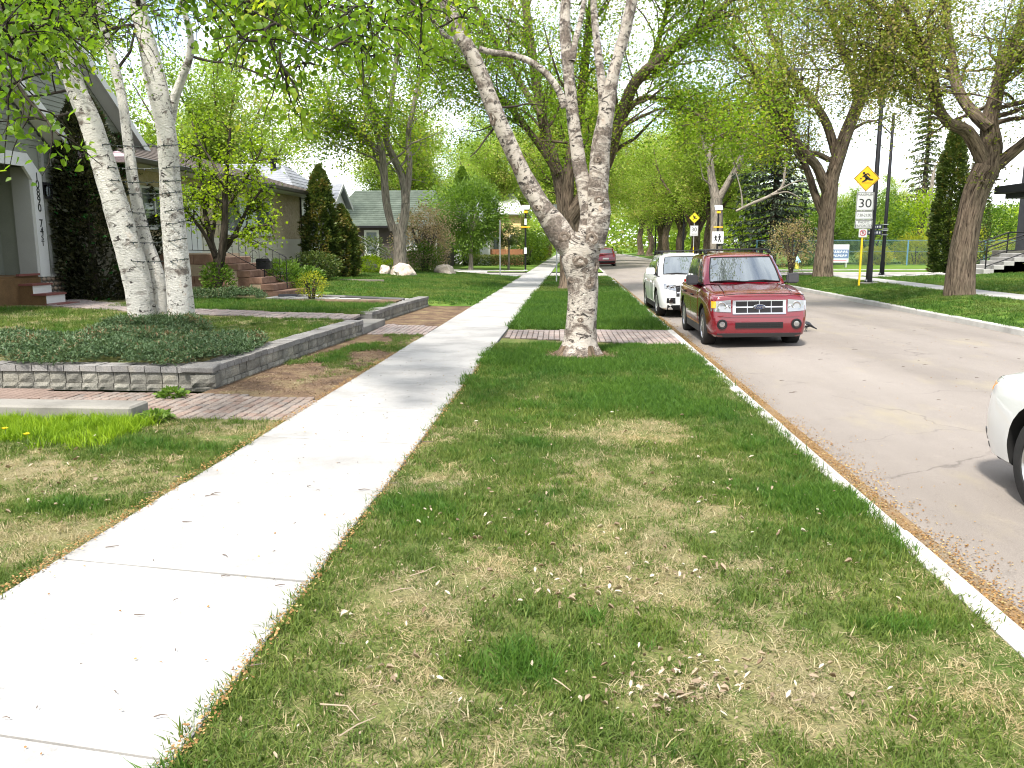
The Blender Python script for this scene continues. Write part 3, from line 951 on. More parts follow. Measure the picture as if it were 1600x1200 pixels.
STUBS = ([(782, 168, 2.6), (806, 166, 2.2), (825, 162, 1.6), (850, 165, 1)], [(772, 200, 2.6), (760, 215, 2), (748, 232, 1.5), (735, 245, 1)])
# healed branch scars: shallow ringed collars round a dark hollow, set on the bark
M_SCAR = noisy('branch_scar_bark', [(0.3, (0.05, 0.037, 0.028)), (0.5, (0.13, 0.10, 0.078)), (0.7, (0.30, 0.26, 0.215))], 26, 0.9, 0.8, 90, 0.008, fine=0.4)
M_SCARD = plain('scar_hollow', (0.03, 0.022, 0.018), 0.9)
from mathutils.bvhtree import BVHTree
SCARS = []
def scars(wood, spots):
    V = [tuple(p) for p in np.concatenate(wood.V)]; F = [tuple(int(i) for i in f) for f in np.concatenate(wood.F)]
    bvh = BVHTree.FromPolygons(V, F)
    for (u, v, rp, asp) in spots:
        d = (Vector(at(u, v, 10)) - cam.location).normalized()
        loc, nrm, _, dist = bvh.ray_cast(cam.location, d)
        if loc is None: continue
        r = 0.8 * rp * dist / 1280.
        n_ = (nrm * 0.8 - d * 0.4).normalized()
        M = Matrix.Translation(loc) @ n_.to_track_quat('Z', 'Y').to_matrix().to_4x4() @ Matrix.Diagonal((1.0, asp, 1.0, 1.0))
        SCARS.append((M, r, random.random() * 9))
def build_scars(root):
    off = Vector(root.location)
    for M, r, sd in SCARS:
        m = MB(); n = 20
        prof = [(1.5, -0.10), (1.25, 0.05), (1.05, 0.17), (0.88, 0.20), (0.70, 0.12), (0.5, 0.02), (0.42, -0.05)]
        ring = []
        for pr, pz in prof:
            for k in range(n):
                a = 2 * math.pi * k / n
                w_ = 1 + 0.16 * mnoise.noise(Vector((math.cos(a) * 1.5 + sd, math.sin(a) * 1.5, pr))) 
                ring.append(M @ Vector((math.cos(a) * pr * r * w_, math.sin(a) * pr * r * w_, pz * r * 0.55 * w_ * w_)) - off)
        m.add(ring, [(i * n + k, i * n + (k + 1) % n, (i + 1) * n + (k + 1) % n, (i + 1) * n + k) for i in range(len(prof) - 1) for k in range(n)])
        o = m.build('branch_scar', M_SCAR, root, 60)
        h = MB(); c0 = [ring[(len(prof) - 1) * n + k] for k in range(n)]
        h.add(c0 + [sum(c0, Vector()) / n], [(k, (k + 1) % n, n) for k in range(n)]); h.build('hollow', M_SCARD, o)
scars(wb, [(882, 370, 9, 0.75), (907, 408, 10, 0.8), (925, 372, 8, 1.1), (929, 415, 8, 1.2), (893, 438, 6, 0.8), (921, 442, 7, 1.2), (936, 312, 7, 0.7), (934, 250, 5, 0.8), (806, 262, 5, 1.6), (770, 185, 5, 1.8), (840, 325, 6, 0.8), (907, 500, 4, 0.8), (893, 130, 4, 0.8)])
hi = []
for (Q, q) in limbs[:5]:
    hi.append((Q[int(len(Q) * 0.62):], q[int(len(q) * 0.62):]))
wbt = Wood()
for pix in STUBS:
    Q, q = px_limb(pix, YB - 0.1, 0.1, -0.3); wbt.limb(Q, q, 6)
P, t = grow(wbt, hi, 12, (1.2, 2.6), 7, (0.6, 1.3), 20, 0.16, 0.3, 0.02, -0.25, centre=np.array([0.2, 13, 4]), zmin=5.6)
BT = tree_thing('birch_tree', 'big old birch with knobbly trunk and three spreading limbs, standing in the boulevard grass', at(906, 556, YB) * 1.0, wb, M_BIRCH_OLD, [('twigs', wbt.mesh('twigs', M_DARKBARK)), ('crown', leaves_from('crown', P, t, 0.055, LEAF_BIRCH))])
build_scars(BT)
wr = Wood(); Pr, rr_ = px_limb([(906, 575, 56), (906, 560, 49), (907, 548, 39), (907, 538, 33)], YB, 0.04); wr.limb(Pr - np.array(BT.location), rr_, 34, 0.22, 2.2, 0.5)
link('root_flare', wr.mesh('root_flare', furrow_bark('root_bark', (0.035, 0.024, 0.018), (0.2, 0.145, 0.105))), BT)

# three white garden birches on the left, one clump
YL = 13.3
RSCALE = 0.80
wl_ = Wood(); wlt = Wood(); limbs = []
def b2(pix, depth, n=14, knobs=0.07, seed=0, Y=YL):
    Q, q = px_limb(pix, Y, 0.12, depth); wl_.limb(Q, q, n, knobs, seed, 0.25 if pix[0][1] > 500 else 0); limbs.append((Q, q))
b2([(232, 540, 28), (226, 510, 26), (214, 440, 27), (204, 400, 26), (185, 335, 25), (166, 270, 23), (141, 190, 21), (119, 140, 18), (100, 80, 17), (76, 10, 15), (55, -60, 13), (25, -160, 9), (-10, -300, 4)], -0.7, 16, 0.08, 2)
b2([(255, 540, 22), (251, 510, 20), (246, 440, 17), (226, 372, 13), (211, 302, 11), (200, 222, 10), (192, 162, 9), (182, 115, 9), (166, 60, 8), (155, 0, 8), (145, -80, 6), (135, -200, 3)], 0.5, 12, 0.07, 4, YL + 0.15)
b2([(292, 545, 34), (285, 515, 27), (279, 440, 25), (271, 350, 23), (265, 270, 19), (260, 205, 18), (246, 140, 20), (233, 80, 17), (218, 20, 15), (209, -60, 13), (200, -160, 9), (190, -300, 4)], -0.3, 16, 0.09, 6)
b2([(266, 190, 10), (272, 155, 9), (283, 125, 8), (296, 88, 7), (297, 52, 6), (286, 10, 5), (275, -60, 4), (270, -140, 2)], -0.5, 9, 0.06, 8)
thin = [[(228, 42, 3.5), (203, 40, 4), (178, 44, 3.5), (150, 55, 3), (110, 62, 2), (60, 50, 1.5)], [(298, 88, 3), (330, 96, 2.5), (362, 100, 2.5), (420, 122, 2), (470, 150, 1.2)],
        [(310, 32, 4), (345, 25, 3.5), (380, 18, 3), (410, 12, 2.5), (450, 45, 2), (500, 80, 1.2)], [(110, 140, 3), (70, 148, 2.5), (30, 152, 2), (-20, 160, 2)], [(115, 115, 3), (80, 70, 2.5), (40, 60, 2), (0, 100, 1.5)],
        [(118, 175, 3), (85, 182, 2.5), (45, 186, 2), (0, 190, 1.5)]]
for k, pix in enumerate(thin):
    Q, q = px_limb(pix, YL, 0.12, -3.0 - 0.5 * (k % 3)); wlt.limb(Q, q, 6); limbs.append((Q, q))
hi = [(Q[int(len(Q) * 0.55):], q[int(len(q) * 0.55):]) for (Q, q) in limbs[:4]] + limbs[4:]
P, t = grow(wlt, hi, 15, (1.2, 3.4), 8, (0.6, 1.4), 26, 0.17, 0.15, -0.02, -0.3, centre=np.array([-7.2, 13.3, 4]), zmin=3.9)
# drooping boughs that reach out over the garden towards the pavement
bough = [[(170, -95, 6, 12), (250, -60, 5, 10), (330, -20, 4, 8), (420, 30, 3, 7), (520, 80, 2, 6.6)],
         [(200, -110, 6, 12.5), (330, -70, 5, 10), (440, -25, 4, 8.5), (540, 20, 3, 7.5), (610, 75, 1.5, 7.2)],
         [(210, -110, 6, 11.5), (280, -60, 5, 9.5), (350, -5, 4, 8), (410, 45, 2.5, 7.2), (440, 85, 1.2, 6.9)],
         [(30, -110, 6, 11), (0, -20, 5, 8.5), (10, 40, 4, 7), (40, 105, 3, 6.3), (20, 140, 1.5, 6.0)],
         [(330, -140, 5, 12), (420, -90, 4, 10), (480, -20, 3, 9), (495, 50, 2, 8.6), (490, 105, 1, 8.4)],
         [(420, -120, 5, 12.5), (560, -60, 4, 10.5), (640, 0, 3, 9.5), (690, 45, 1.5, 9)],
         [(300, -120, 5, 12), (380, -70, 4, 9.5), (470, -30, 3, 8.2), (560, 10, 2, 7.6), (600, 60, 1.2, 7.4)],
         [(-60, -60, 5, 10), (-20, 20, 4, 8), (30, 60, 3, 7), (70, 120, 2, 6.6)]]
Pb, tb, Db = [], [], []
for pix in bough:
    pts = [at(u, v, y) for u, v, rr, y in pix]; rad = [rr * 0.0026 for _, _, rr, _ in pix]
    Q, q = smooth_path(pts, rad, 0.15); wlt.limb(Q, q, 6)
    p2, t2 = grow(wlt, [(Q[len(Q) // 4:], q[len(q) // 4:])], 14, (0.3, 0.85), 5, (0.25, 0.55), 17, 0.10, 0.1, -0.06, -0.25)
    Pb.append(p2); tb.append(t2)
Pb = np.concatenate(Pb); tb = np.concatenate(tb)
WT = tree_thing('birch_tree', 'clump of three white birch trunks wound with string lights, junipers at its foot', at(258, 520, YL), wl_, M_BIRCH,
           [('twigs', wlt.mesh('twigs', M_DARKBARK)), ('crown', leaves_from('crown', P, t, 0.06, LEAF_BIRCH)), ('bough_leaves', leaves_mesh('bough_leaves', Pb, 0.070, LEAF_BIRCH, np.clip(tb * 0.9 + 0.1, 0, 1), droop=0.9, aspect=0.72, shape='big'))])
SCARS.clear()
scars(wl_, [(163, 248, 8, 0.35), (175, 312, 7, 0.5), (262, 235, 9, 0.4), (192, 313, 4, 1.2), (214, 402, 5, 0.6), (268, 300, 5, 0.7), (140, 175, 9, 0.4), (236, 15, 5, 1.2), (228, 30, 4, 1.0), (205, 250, 4, 0.9), (282, 425, 6, 0.5), (243, 430, 5, 1.3)])
build_scars(WT)
# string lights: one cable wound round all three trunks with small bulbs
M_WIRE = plain('green_cable', (0.012, 0.022, 0.014), 0.5)
M_BULB = plain('dark_bulb', (0.03, 0.035, 0.05), 0.15, 0, 0.8)
sl = empty('string_lights', at(258, 520, YL), 0, 'dark cable of small string lights wound round the three white birch trunks', 'string lights')
off = at(258, 520, YL)
loops = [(221, 226), (258, 260), (278, 282), (297, 299), (330, 326), (352, 346), (376, 372), (405, 404)]
def trunk_x(kk, v):
    Lp = [[(225, 510), (214, 440), (204, 400), (185, 335), (166, 270), (141, 190)], [(251, 510), (246, 440), (226, 372), (211, 302), (200, 222), (192, 162)], [(285, 515), (279, 440), (271, 350), (265, 270), (260, 205), (246, 140)]][kk]
    vv = [p[1] for p in Lp][::-1]; uu = [p[0] for p in Lp][::-1]
    return float(np.interp(v, vv, uu))
TR = [20, 11, 18]
rb = random.Random(5)
for (va, vb) in loops:
    path = []
    for s in np.linspace(0, 1, 26):
        u0 = trunk_x(0, va) - TR[0] - 1; u1 = trunk_x(2, vb) + TR[2] + 1
        u = u0 + (u1 - u0) * s; v = va + (vb - va) * s + 5 * math.sin(math.pi * s) + rb.uniform(-0.7, 0.7)
        y = YL - 0.02
        for kk in range(3):
            dx = (u - trunk_x(kk, v)) / TR[kk]
            if abs(dx) < 1: y = min(y, YL - TR[kk] * YL / 1280 * math.sqrt(1 - dx * dx) * 1.1 - 0.03 + (0.15 if kk == 1 else (-0.12 if v < 300 and kk == 0 else -0.04)))
        path.append(at(u, v, y) - off)
    MB().tube(path, 0.008, 5).build('cable', M_WIRE, sl)
    for s in range(1, 25, 2):
        p = path[s]; d = Vector((rb.uniform(-.4, .4), -0.6, rb.choice([-1, 1])))
        d.normalize()
        MB().tube([p, p + d * 0.018, p + d * 0.035], [0.008, 0.009, 0.003], 5).build('bulb', M_BULB, sl)

# elm behind the street birch
YE = 33.0
RSCALE = 0.66
we = Wood(); limbs = []
def b3(w, pix, Y, depth, n=12, knobs=0.08, seed=0, keep=True, fl=0.0):
    Q, q = px_limb(pix, Y, 0.3, depth); w.limb(Q, q, n, knobs, seed, fl)
    if keep: limbs.append((Q, q))
b3(we, [(893, 452, 30), (891, 430, 23), (888, 380, 20), (884, 330, 20)], YE, 0, 16, 0.1, 1, False, 0.5)
b3(we, [(884, 340, 17), (872, 275, 14), (852, 205, 12), (838, 130, 11), (828, 60, 10), (815, -40, 8), (800, -140, 4)], YE, 3, 12, 0.08, 2)
b3(we, [(888, 345, 19), (918, 300, 17), (945, 258, 16), (968, 190, 14), (992, 130, 13), (1040, 85, 11), (1085, 50, 9), (1130, 10, 7), (1200, -40, 3)], YE, -4, 12, 0.08, 3)
b3(we, [(886, 340, 15), (890, 260, 13), (905, 180, 12), (915, 90, 10), (925, 0, 8), (935, -100, 4)], YE, -1, 12, 0.08, 4)
b3(we, [(870, 270, 9), (845, 230, 8), (815, 190, 7), (780, 150, 6), (740, 110, 5), (690, 90, 3)], YE, -3, 9, 0.08, 5)
b3(we, [(960, 200, 8), (1000, 155, 7), (1050, 160, 5), (1100, 185, 4), (1130, 215, 2)], YE, -5, 8, 0.06, 6)
b3(we, [(845, 180, 8), (800, 110, 7), (760, 40, 6), (720, -30, 4)], YE, 2, 9, 0.08, 7)
b3(we, [(1010, 115, 8), (1030, 60, 6), (1045, 0, 5), (1055, -70, 3)], YE, -2, 8, 0.08, 8)
P, t = grow(we, limbs, 26, (1.8, 4.6), 10, (0.9, 2.0), 44, 0.26, 0.22, 0.02, -0.12, centre=np.array([0, 33, 6]), zmin=4.2)
tree_thing('elm_tree', 'lime green spreading elm standing behind the boulevard birch', at(892, 440, YE), we, M_ELM, [('crown', leaves_from('crown', P, t, 0.112, LEAF_LIME))])

# two leaning elms across the street
limbs = []
w2 = Wood(); Y2 = 38.9; RSCALE = 0.72
b3(w2, [(1285, 452, 25), (1286, 428, 21), (1289, 380, 17), (1293, 330, 16), (1299, 275, 15)], Y2, 0, 16, 0.07, 1, False, 0.3)
b3(w2, [(1298, 285, 15), (1318, 220, 13), (1345, 152, 12), (1365, 100, 11), (1392, 40, 10), (1420, -40, 7), (1440, -120, 3)], Y2, -2, 12, 0.08, 2)
b3(w2, [(1292, 300, 11), (1277, 262, 10), (1256, 238, 9), (1232, 210, 9), (1208, 172, 8), (1188, 132, 7), (1165, 90, 6), (1130, 60, 3)], Y2, -4, 10, 0.09, 3)
b3(w2, [(1306, 240, 10), (1292, 195, 9), (1272, 160, 8), (1250, 135, 7), (1225, 100, 6), (1200, 40, 5), (1180, -30, 3)], Y2, 3, 10, 0.08, 4)
b3(w2, [(1288, 340, 9), (1272, 300, 8), (1262, 268, 7), (1245, 232, 6), (1225, 210, 3)], Y2, 2, 9, 0.08, 5)
b3(w2, [(1296, 250, 6), (1275, 240, 6), (1262, 243, 5), (1252, 255, 4)], Y2, -1, 8, 0.08, 6, False)
b3(w2, [(1340, 165, 8), (1330, 110, 7), (1310, 60, 6), (1290, 0, 5), (1270, -60, 3)], Y2, -3, 9, 0.08, 7)
b3(w2, [(1240, 215, 6), (1235, 185, 5), (1245, 150, 4), (1255, 120, 3)], Y2, -2, 8, 0.08, 8)
P, t = grow(w2, limbs, 22, (1.8, 4.4), 9, (0.9, 2.0), 36, 0.26, 0.2, 0.0, -0.16, centre=np.array([11.5, 38.9, 7]), zmin=5.0)
tree_thing('elm_tree', 'leaning forked elm across the street, left of the yellow warning sign', at(1285, 432, Y2), w2, M_ELM, [('crown', leaves_from('crown', P, t, 0.118, LEAF_ELM))])
limbs = []
w3 = Wood(); Y3 = 25.1; RSCALE = 0.65
b3(w3, [(1500, 505, 40), (1499, 478, 39), (1499, 450, 33), (1504, 400, 29), (1514, 345, 26), (1526, 298, 27), (1542, 262, 28)], Y3, 0, 20, 0.07, 11, False, 0.18)
b3(w3, [(1536, 250, 17), (1512, 206, 14), (1482, 192, 12), (1466, 165, 10), (1461, 128, 9), (1450, 90, 8), (1428, 40, 7), (1395, -20, 4)], Y3, -3, 11, 0.1, 12)
b3(w3, [(1540, 275, 26), (1549, 230, 23), (1546, 190, 18), (1556, 150, 15), (1568, 100, 12), (1590, 50, 10), (1620, -30, 6)], Y3, 1, 12, 0.08, 13)
b3(w3, [(1545, 270, 15), (1570, 248, 13), (1592, 230, 12), (1620, 205, 11), (1670, 150, 8), (1720, 80, 4)], Y3, -1, 10, 0.08, 14)
b3(w3, [(1545, 200, 14), (1515, 170, 12), (1495, 135, 11), (1488, 90, 9), (1480, 30, 7), (1470, -50, 3)], Y3, 2, 10, 0.08, 15)
b3(w3, [(1556, 150, 9), (1575, 110, 9), (1600, 80, 8), (1640, 40, 5)], Y3, -2, 9, 0.08, 16)
b3(w3, [(1470, 170, 6), (1430, 120, 6), (1390, 90, 5), (1345, 70, 3)], Y3, -3, 8, 0.08, 17)
b3(w3, [(1462, 130, 8), (1400, 40, 7), (1280, -60, 6), (1150, -150, 5), (1020, -260, 3)], Y3, -9, 8, 0.08, 18)  # limb added over the road so the windshield reflects branches
P, t = grow(w3, limbs, 24, (1.5, 3.8), 9, (0.8, 1.9), 40, 0.23, 0.2, -0.02, -0.2, centre=np.array([11.3, 25.1, 7]), zmin=4.6)
# short shoots on the trunk itself
P2, t2 = grow(w3, [px_limb([(1526, 298, 22), (1542, 262, 22), (1549, 220, 20)], Y3, 0.3)], 16, (0.3, 0.7), 3, (0.2, 0.4), 8, 0.08, 0.0, 0.0, -0.2)
tree_thing('elm_tree', 'thick leaning elm with furrowed bark in the verge, nearest trunk across the street', at(1495, 460, Y3), w3, M_ELM,
           [('crown', leaves_from('crown', np.concatenate([P, P2]), np.concatenate([t, t2]), 0.086, LEAF_ELM))])

# left elm forking by the rocks
limbs = []
w4 = Wood(); Y4 = 39.0; RSCALE = 0.66
b3(w4, [(623, 450, 19), (624, 422, 16), (625, 380, 14.5), (621, 350, 16)], Y4, 0, 14, 0.1, 21, False, 0.3)
b3(w4, [(614, 360, 10), (604, 318, 9), (600, 270, 9), (596, 235, 8), (585, 190, 8), (570, 130, 6), (550, 60, 3)], Y4, -2, 10, 0.08, 22)
b3(w4, [(628, 362, 11), (634, 318, 10), (628, 275, 9), (612, 240, 8), (603, 210, 7), (610, 160, 7), (620, 90, 5), (630, 20, 3)], Y4, 1, 10, 0.08, 23)
b3(w4, [(634, 318, 8), (640, 260, 7), (638, 210, 6), (650, 150, 6), (670, 80, 5), (690, 10, 3)], Y4, 2, 9, 0.08, 24)
b3(w4, [(598, 240, 6), (575, 220, 5), (550, 200, 4), (520, 190, 2)], Y4, -2, 8, 0.08, 25)
P, t = grow(w4, limbs, 22, (1.6, 4.4), 9, (0.9, 2.0), 36, 0.27, 0.2, 0.02, -0.12, centre=np.array([-8, 39, 6]), zmin=4.6)
tree_thing('elm_tree', 'forked elm on the corner lawn behind the pale boulders', at(622, 428, Y4), w4, M_ELM_GREY, [('crown', leaves_from('crown', P, t, 0.14, LEAF_LIME))])

# ornamental maple in front of the sandstone steps
limbs = []
w5 = Wood(); Y5 = 21.0; RSCALE = 1.0
base5 = at(345, 466, Y5)
for pix in ([(342, 470, 7), (341, 430, 6.5), (346, 400, 6.5), (350, 370, 6), (352, 330, 5), (352, 290, 4.5), (356, 250, 3), (360, 200, 1.5)],
            [(339, 470, 5.5), (336, 430, 5), (338, 405, 4.5), (330, 375, 4), (322, 340, 4), (318, 300, 3), (312, 250, 2)],
            [(336, 400, 4), (322, 370, 3), (305, 345, 3), (288, 325, 2), (270, 310, 1.5)],
            [(347, 395, 5), (365, 370, 4), (378, 345, 3), (390, 320, 2.5), (410, 295, 1.5)],
            [(345, 398, 4), (352, 380, 4), (375, 365, 3), (400, 355, 2), (430, 348, 1.2)],
            [(340, 410, 4), (330, 385, 3), (335, 350, 3), (336, 310, 2), (338, 270, 1.5)],
            [(352, 330, 3), (370, 300, 2.5), (390, 270, 2), (410, 230, 1.2)], [(350, 290, 3), (330, 250, 2), (310, 220, 1.5), (300, 190, 1)]):
    b3(w5, pix, Y5, random.uniform(-1, 1), 7, 0.05, 31)
P, t = grow(w5, [(Q[len(Q) // 2:], q[len(q) // 2:]) for Q, q in limbs], 10, (0.35, 0.95), 5, (0.25, 0.5), 11, 0.10, 0.0, -0.01, -0.05, r1=0.5)
tree_thing('maple_tree', 'small multi-stemmed ornamental tree with bright lime leaves before the stone steps', base5, w5, M_DARKBARK, [('crown', leaves_mesh('crown', P, 0.085, LEAF_MAPLE, t, droop=0.5, aspect=0.9))])

# rows beyond: variants shared between places
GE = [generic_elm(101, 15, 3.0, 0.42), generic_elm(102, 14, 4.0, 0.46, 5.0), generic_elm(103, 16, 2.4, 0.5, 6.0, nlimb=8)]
row_r = [(10.9, 62, 0, 1.0, 'elm in the far right row with trunk beside the crossing sign'), (11.2, 70, 1, .95, 'elm behind the black lamp post in the right row'), (11.0, 77, 2, 1, 'forked elm in the right row above the white car roof'),
         (11.2, 88, 0, 1, 'slender elm further up the right row'), (11.0, 98, 1, 1, 'pale far elm in the right row'), (11.1, 108, 2, 1.05, 'far elm left of the others in the right row'), (11.0, 120, 0, 1.05, 'very far elm at the street end, right side'), (11.0, 135, 1, 1.1, 'furthest elm where the right row ends')]
for (x, y, k, s, lab) in row_r[1:]:
    place_tree(GE[k], 'elm_tree', x, y, float(gz_right(x, y)), random.uniform(0, 6.28), s * 0.95, lab, 'street elms beyond the intersection')
row_l = [(0.3, 62, 1, .95, 'elm on the left boulevard just beyond the side street'), (0.2, 74, 0, .95, 'second elm beyond the side street on the left boulevard'), (0.3, 88, 2, 1, 'far elm in the left boulevard row'), (0.3, 104, 1, 1, 'very far elm in the left boulevard row'), (0.2, 122, 0, 1.05, 'furthest elm of the left boulevard row'), (0.2, 140, 2, 1.05, 'faint elm closing the left row')]
for (x, y, k, s, lab) in row_l:
    place_tree(GE[k], 'elm_tree', x, y, 0, random.uniform(0, 6.28), s, lab, 'street elms beyond the intersection')
# trees behind houses and park
for (x, y, k, s, lab) in [(-22, 52, 0, .95, 'tall loose elm rising behind the dark brown house'), (-26, 38, 2, .9, 'tall grey-limbed tree behind the bungalow roof'), (-19, 27, 1, .85, 'tree with many grey stems behind the white birches'), (-14, 70, 1, .9, 'green tree behind the round yard tree'), (-6.5, 78, 0, .85, 'lime tree beyond the hedge by the far pavement'), (-9, 95, 2, 1, 'big tree above the far yellow house'),
                     (24, 78, 1, .50, 'park elm behind the blue-post fence'), (33, 88, 2, .55, 'park tree behind the yellow bushes'), (19, 95, 0, .6, 'pale park tree beyond the spruce'), (45, 76, 0, .5, 'park tree behind the columnar cedar'), (28, 112, 2, .7, 'far park tree on the right'), (17, 130, 1, .75, 'far tree at the park edge'), (-30, 68, 2, .9, 'far garden tree on the left'), (-18, 115, 0, 1.1, 'distant tree over the left roofs')]:
    place_tree(GE[k], 'leafy_tree', x, y, 0, random.uniform(0, 6.28), s, lab, 'trees behind the gardens and the park')
# unseen elms added behind the camera for shade and reflections in the car windows
for (x, y, k, s, lab) in [(0.5, -13, 1, .95, 'unseen elm added behind the viewpoint'), (-14, -14, 2, .9, 'unseen elm added behind the viewpoint on the left')]:
    place_tree(GE[k], 'elm_tree', x, y, 0, random.uniform(0, 6.28), s, lab, 'unseen elms added near the viewpoint')
# ---------------------------------------------------------------- houses
M_SIDE_GREY = noisy('sage_siding', [(0.3, (0.17, 0.18, 0.145)), (0.7, (0.205, 0.215, 0.175))], 1.5, 0.7, 0.15, 60, 0.003, fine=0.1, obj_var=0.05)
M_WHITE = noisy('white_paint', [(0.3, (0.52, 0.52, 0.505)), (0.7, (0.57, 0.57, 0.555))], 1.5, 0.5, 0.05, 60, 0.002, fine=0.06)
M_TRIMGREY = noisy('grey_trim', [(0.3, (0.26, 0.26, 0.24)), (0.7, (0.30, 0.30, 0.28))], 1.5, 0.6, 0.05, 60, 0.002, fine=0.06)
M_BLACK = plain('black_metal', (0.010, 0.010, 0.012), 0.55, 0.0, 0.2)
M_BLACKG = plain('black_glossy', (0.012, 0.012, 0.014), 0.25, 0.0, 0.5)
M_NUM = plain('black_numeral', (0.012, 0.012, 0.012), 0.4)
M_STEPWOOD = noisy('brown_step_paint', [(0.3, (0.09, 0.052, 0.022)), (0.7, (0.13, 0.075, 0.032))], 4, 0.7, 0.2, 60, 0.004, fine=0.25)
M_TREAD = noisy('maroon_tread', [(0.3, (0.13, 0.045, 0.04)), (0.7, (0.18, 0.065, 0.055))], 4, 0.6, 0.2, 60, 0.003, fine=0.2)
M_COBBLE = noisy('cobble', [(0.3, (0.13, 0.10, 0.075)), (0.5, (0.26, 0.19, 0.135)), (0.7, (0.30, 0.27, 0.23))], 6, 0.8, 0.4, 60, 0.006, fine=0.3, obj_var=0.35, coord='object')
M_MORTAR = noisy('mortar', [(0.3, (0.09, 0.085, 0.075)), (0.7, (0.16, 0.15, 0.13))], 8, 0.95, 0.3, 60, fine=0.3)
M_GLASS = plain('window_glass', (0.22, 0.25, 0.27), 0.03, 0.55, 0.7)
M_DARKROOM = plain('dark_interior', (0.03, 0.03, 0.03), 0.8)
M_CURTAIN = noisy('curtain', [(0.4, (0.35, 0.42, 0.38)), (0.6, (0.55, 0.6, 0.56))], 9, 0.9, 0, stretch=(0.3, 1, 0.05), fine=0)

def shingle_mat(name, c0, c1):
    return noisy(name, [(0.3, c0), (0.7, c1)], 2.0, 0.95, 0.4, 45, 0.01, fine=0.35, spec=0.1, obj_var=0.10)
M_SH_GREY = shingle_mat('grey_shingle', (0.20, 0.21, 0.24), (0.31, 0.32, 0.355))
M_SH_BROWN = shingle_mat('brown_shingle', (0.10, 0.085, 0.075), (0.155, 0.13, 0.115))
M_SH_GREEN = shingle_mat('grey_green_shingle', (0.06, 0.075, 0.06), (0.10, 0.12, 0.098))
M_SH_MAUVE = shingle_mat('mauve_shingle', (0.30, 0.22, 0.24), (0.42, 0.33, 0.36))

def slope(root, a, b, c, d, mat, n=16, th=0.05, name='roof', piece='shingle_row', cap=None):
    """roof slope: eave a-b, ridge d-c; courses of shingles lapped over each other"""
    a, b, c, d = [Vector(p) for p in (a, b, c, d)]
    nrm = (b - a).cross(d - a).normalized()
    if nrm.z < 0: nrm = -nrm
    m = MB()
    m.add([a, b, c, d, a - nrm * 0.12, b - nrm * 0.12, c - nrm * 0.12, d - nrm * 0.12], [(0, 1, 2, 3), (7, 6, 5, 4), (0, 4, 5, 1), (1, 5, 6, 2), (2, 6, 7, 3), (3, 7, 4, 0)])
    r = m.build(name, mat, root)
    for i in range(n):
        s0, s1 = i / n, min(1.0, (i + 1.12) / n)
        p0 = a + (d - a) * s0; p1 = b + (c - b) * s0; p2 = b + (c - b) * s1; p3 = a + (d - a) * s1
        k = MB()
        lift = 0.022
        k.add([p0 + nrm * lift, p1 + nrm * lift, p2 + nrm * 0.004, p3 + nrm * 0.004, p0 + nrm * 0.003, p1 + nrm * 0.003], [(0, 1, 2, 3), (4, 5, 1, 0), (0, 3, 4), (1, 5, 2)])
        k.build(piece, mat, r)
    return r

def boards(root, face, u0, u1, z0, z1, pos, exp, mat, name='siding_board', clip=None, out=1):
    """lap siding; face 'X' looks to +X at x=pos and runs along y, face 'Y' looks to -Y at y=pos and runs along x"""
    n = int(round((z1 - z0) / exp))
    for i in range(n):
        z = z0 + i * exp
        a, b = u0, u1
        if clip is not None:
            q = clip(z + exp * 0.5)
            if q is None: continue
            a, b = max(a, q[0]), min(b, q[1])
            if b - a < 0.05: continue
        m = MB()
        t0, t1 = 0.020, 0.004
        if face == 'X':
            m.add([(pos + t0 * out, a, z), (pos + t0 * out, b, z), (pos + t1 * out, b, z + exp), (pos + t1 * out, a, z + exp), (pos, a, z), (pos, b, z)], [(0, 1, 2, 3), (4, 5, 1, 0)])
        else:
            m.add([(a, pos - t0, z), (b, pos - t0, z), (b, pos - t1, z + exp), (a, pos - t1, z + exp), (a, pos, z), (b, pos, z)], [(0, 1, 2, 3), (4, 5, 1, 0)])
        m.build(name, mat, root)

def text(name, s, size, mat, parent, loc, rot, depth=0.004, align='CENTER', sx=1.0):
    cu = bpy.data.curves.new(name, 'FONT')
    cu.body = s; cu.size = size; cu.align_x = align; cu.align_y = 'CENTER'; cu.extrude = depth
    cu.materials.append(mat)
    tmp = bpy.data.objects.new(name, cu)
    me = bpy.data.meshes.new_from_object(tmp)
    bpy.data.objects.remove(tmp)
    if not me.materials: me.materials.append(mat)
    o = link(name, me, parent, loc, rot)
    o.scale = (sx, 1, 1)
    return o

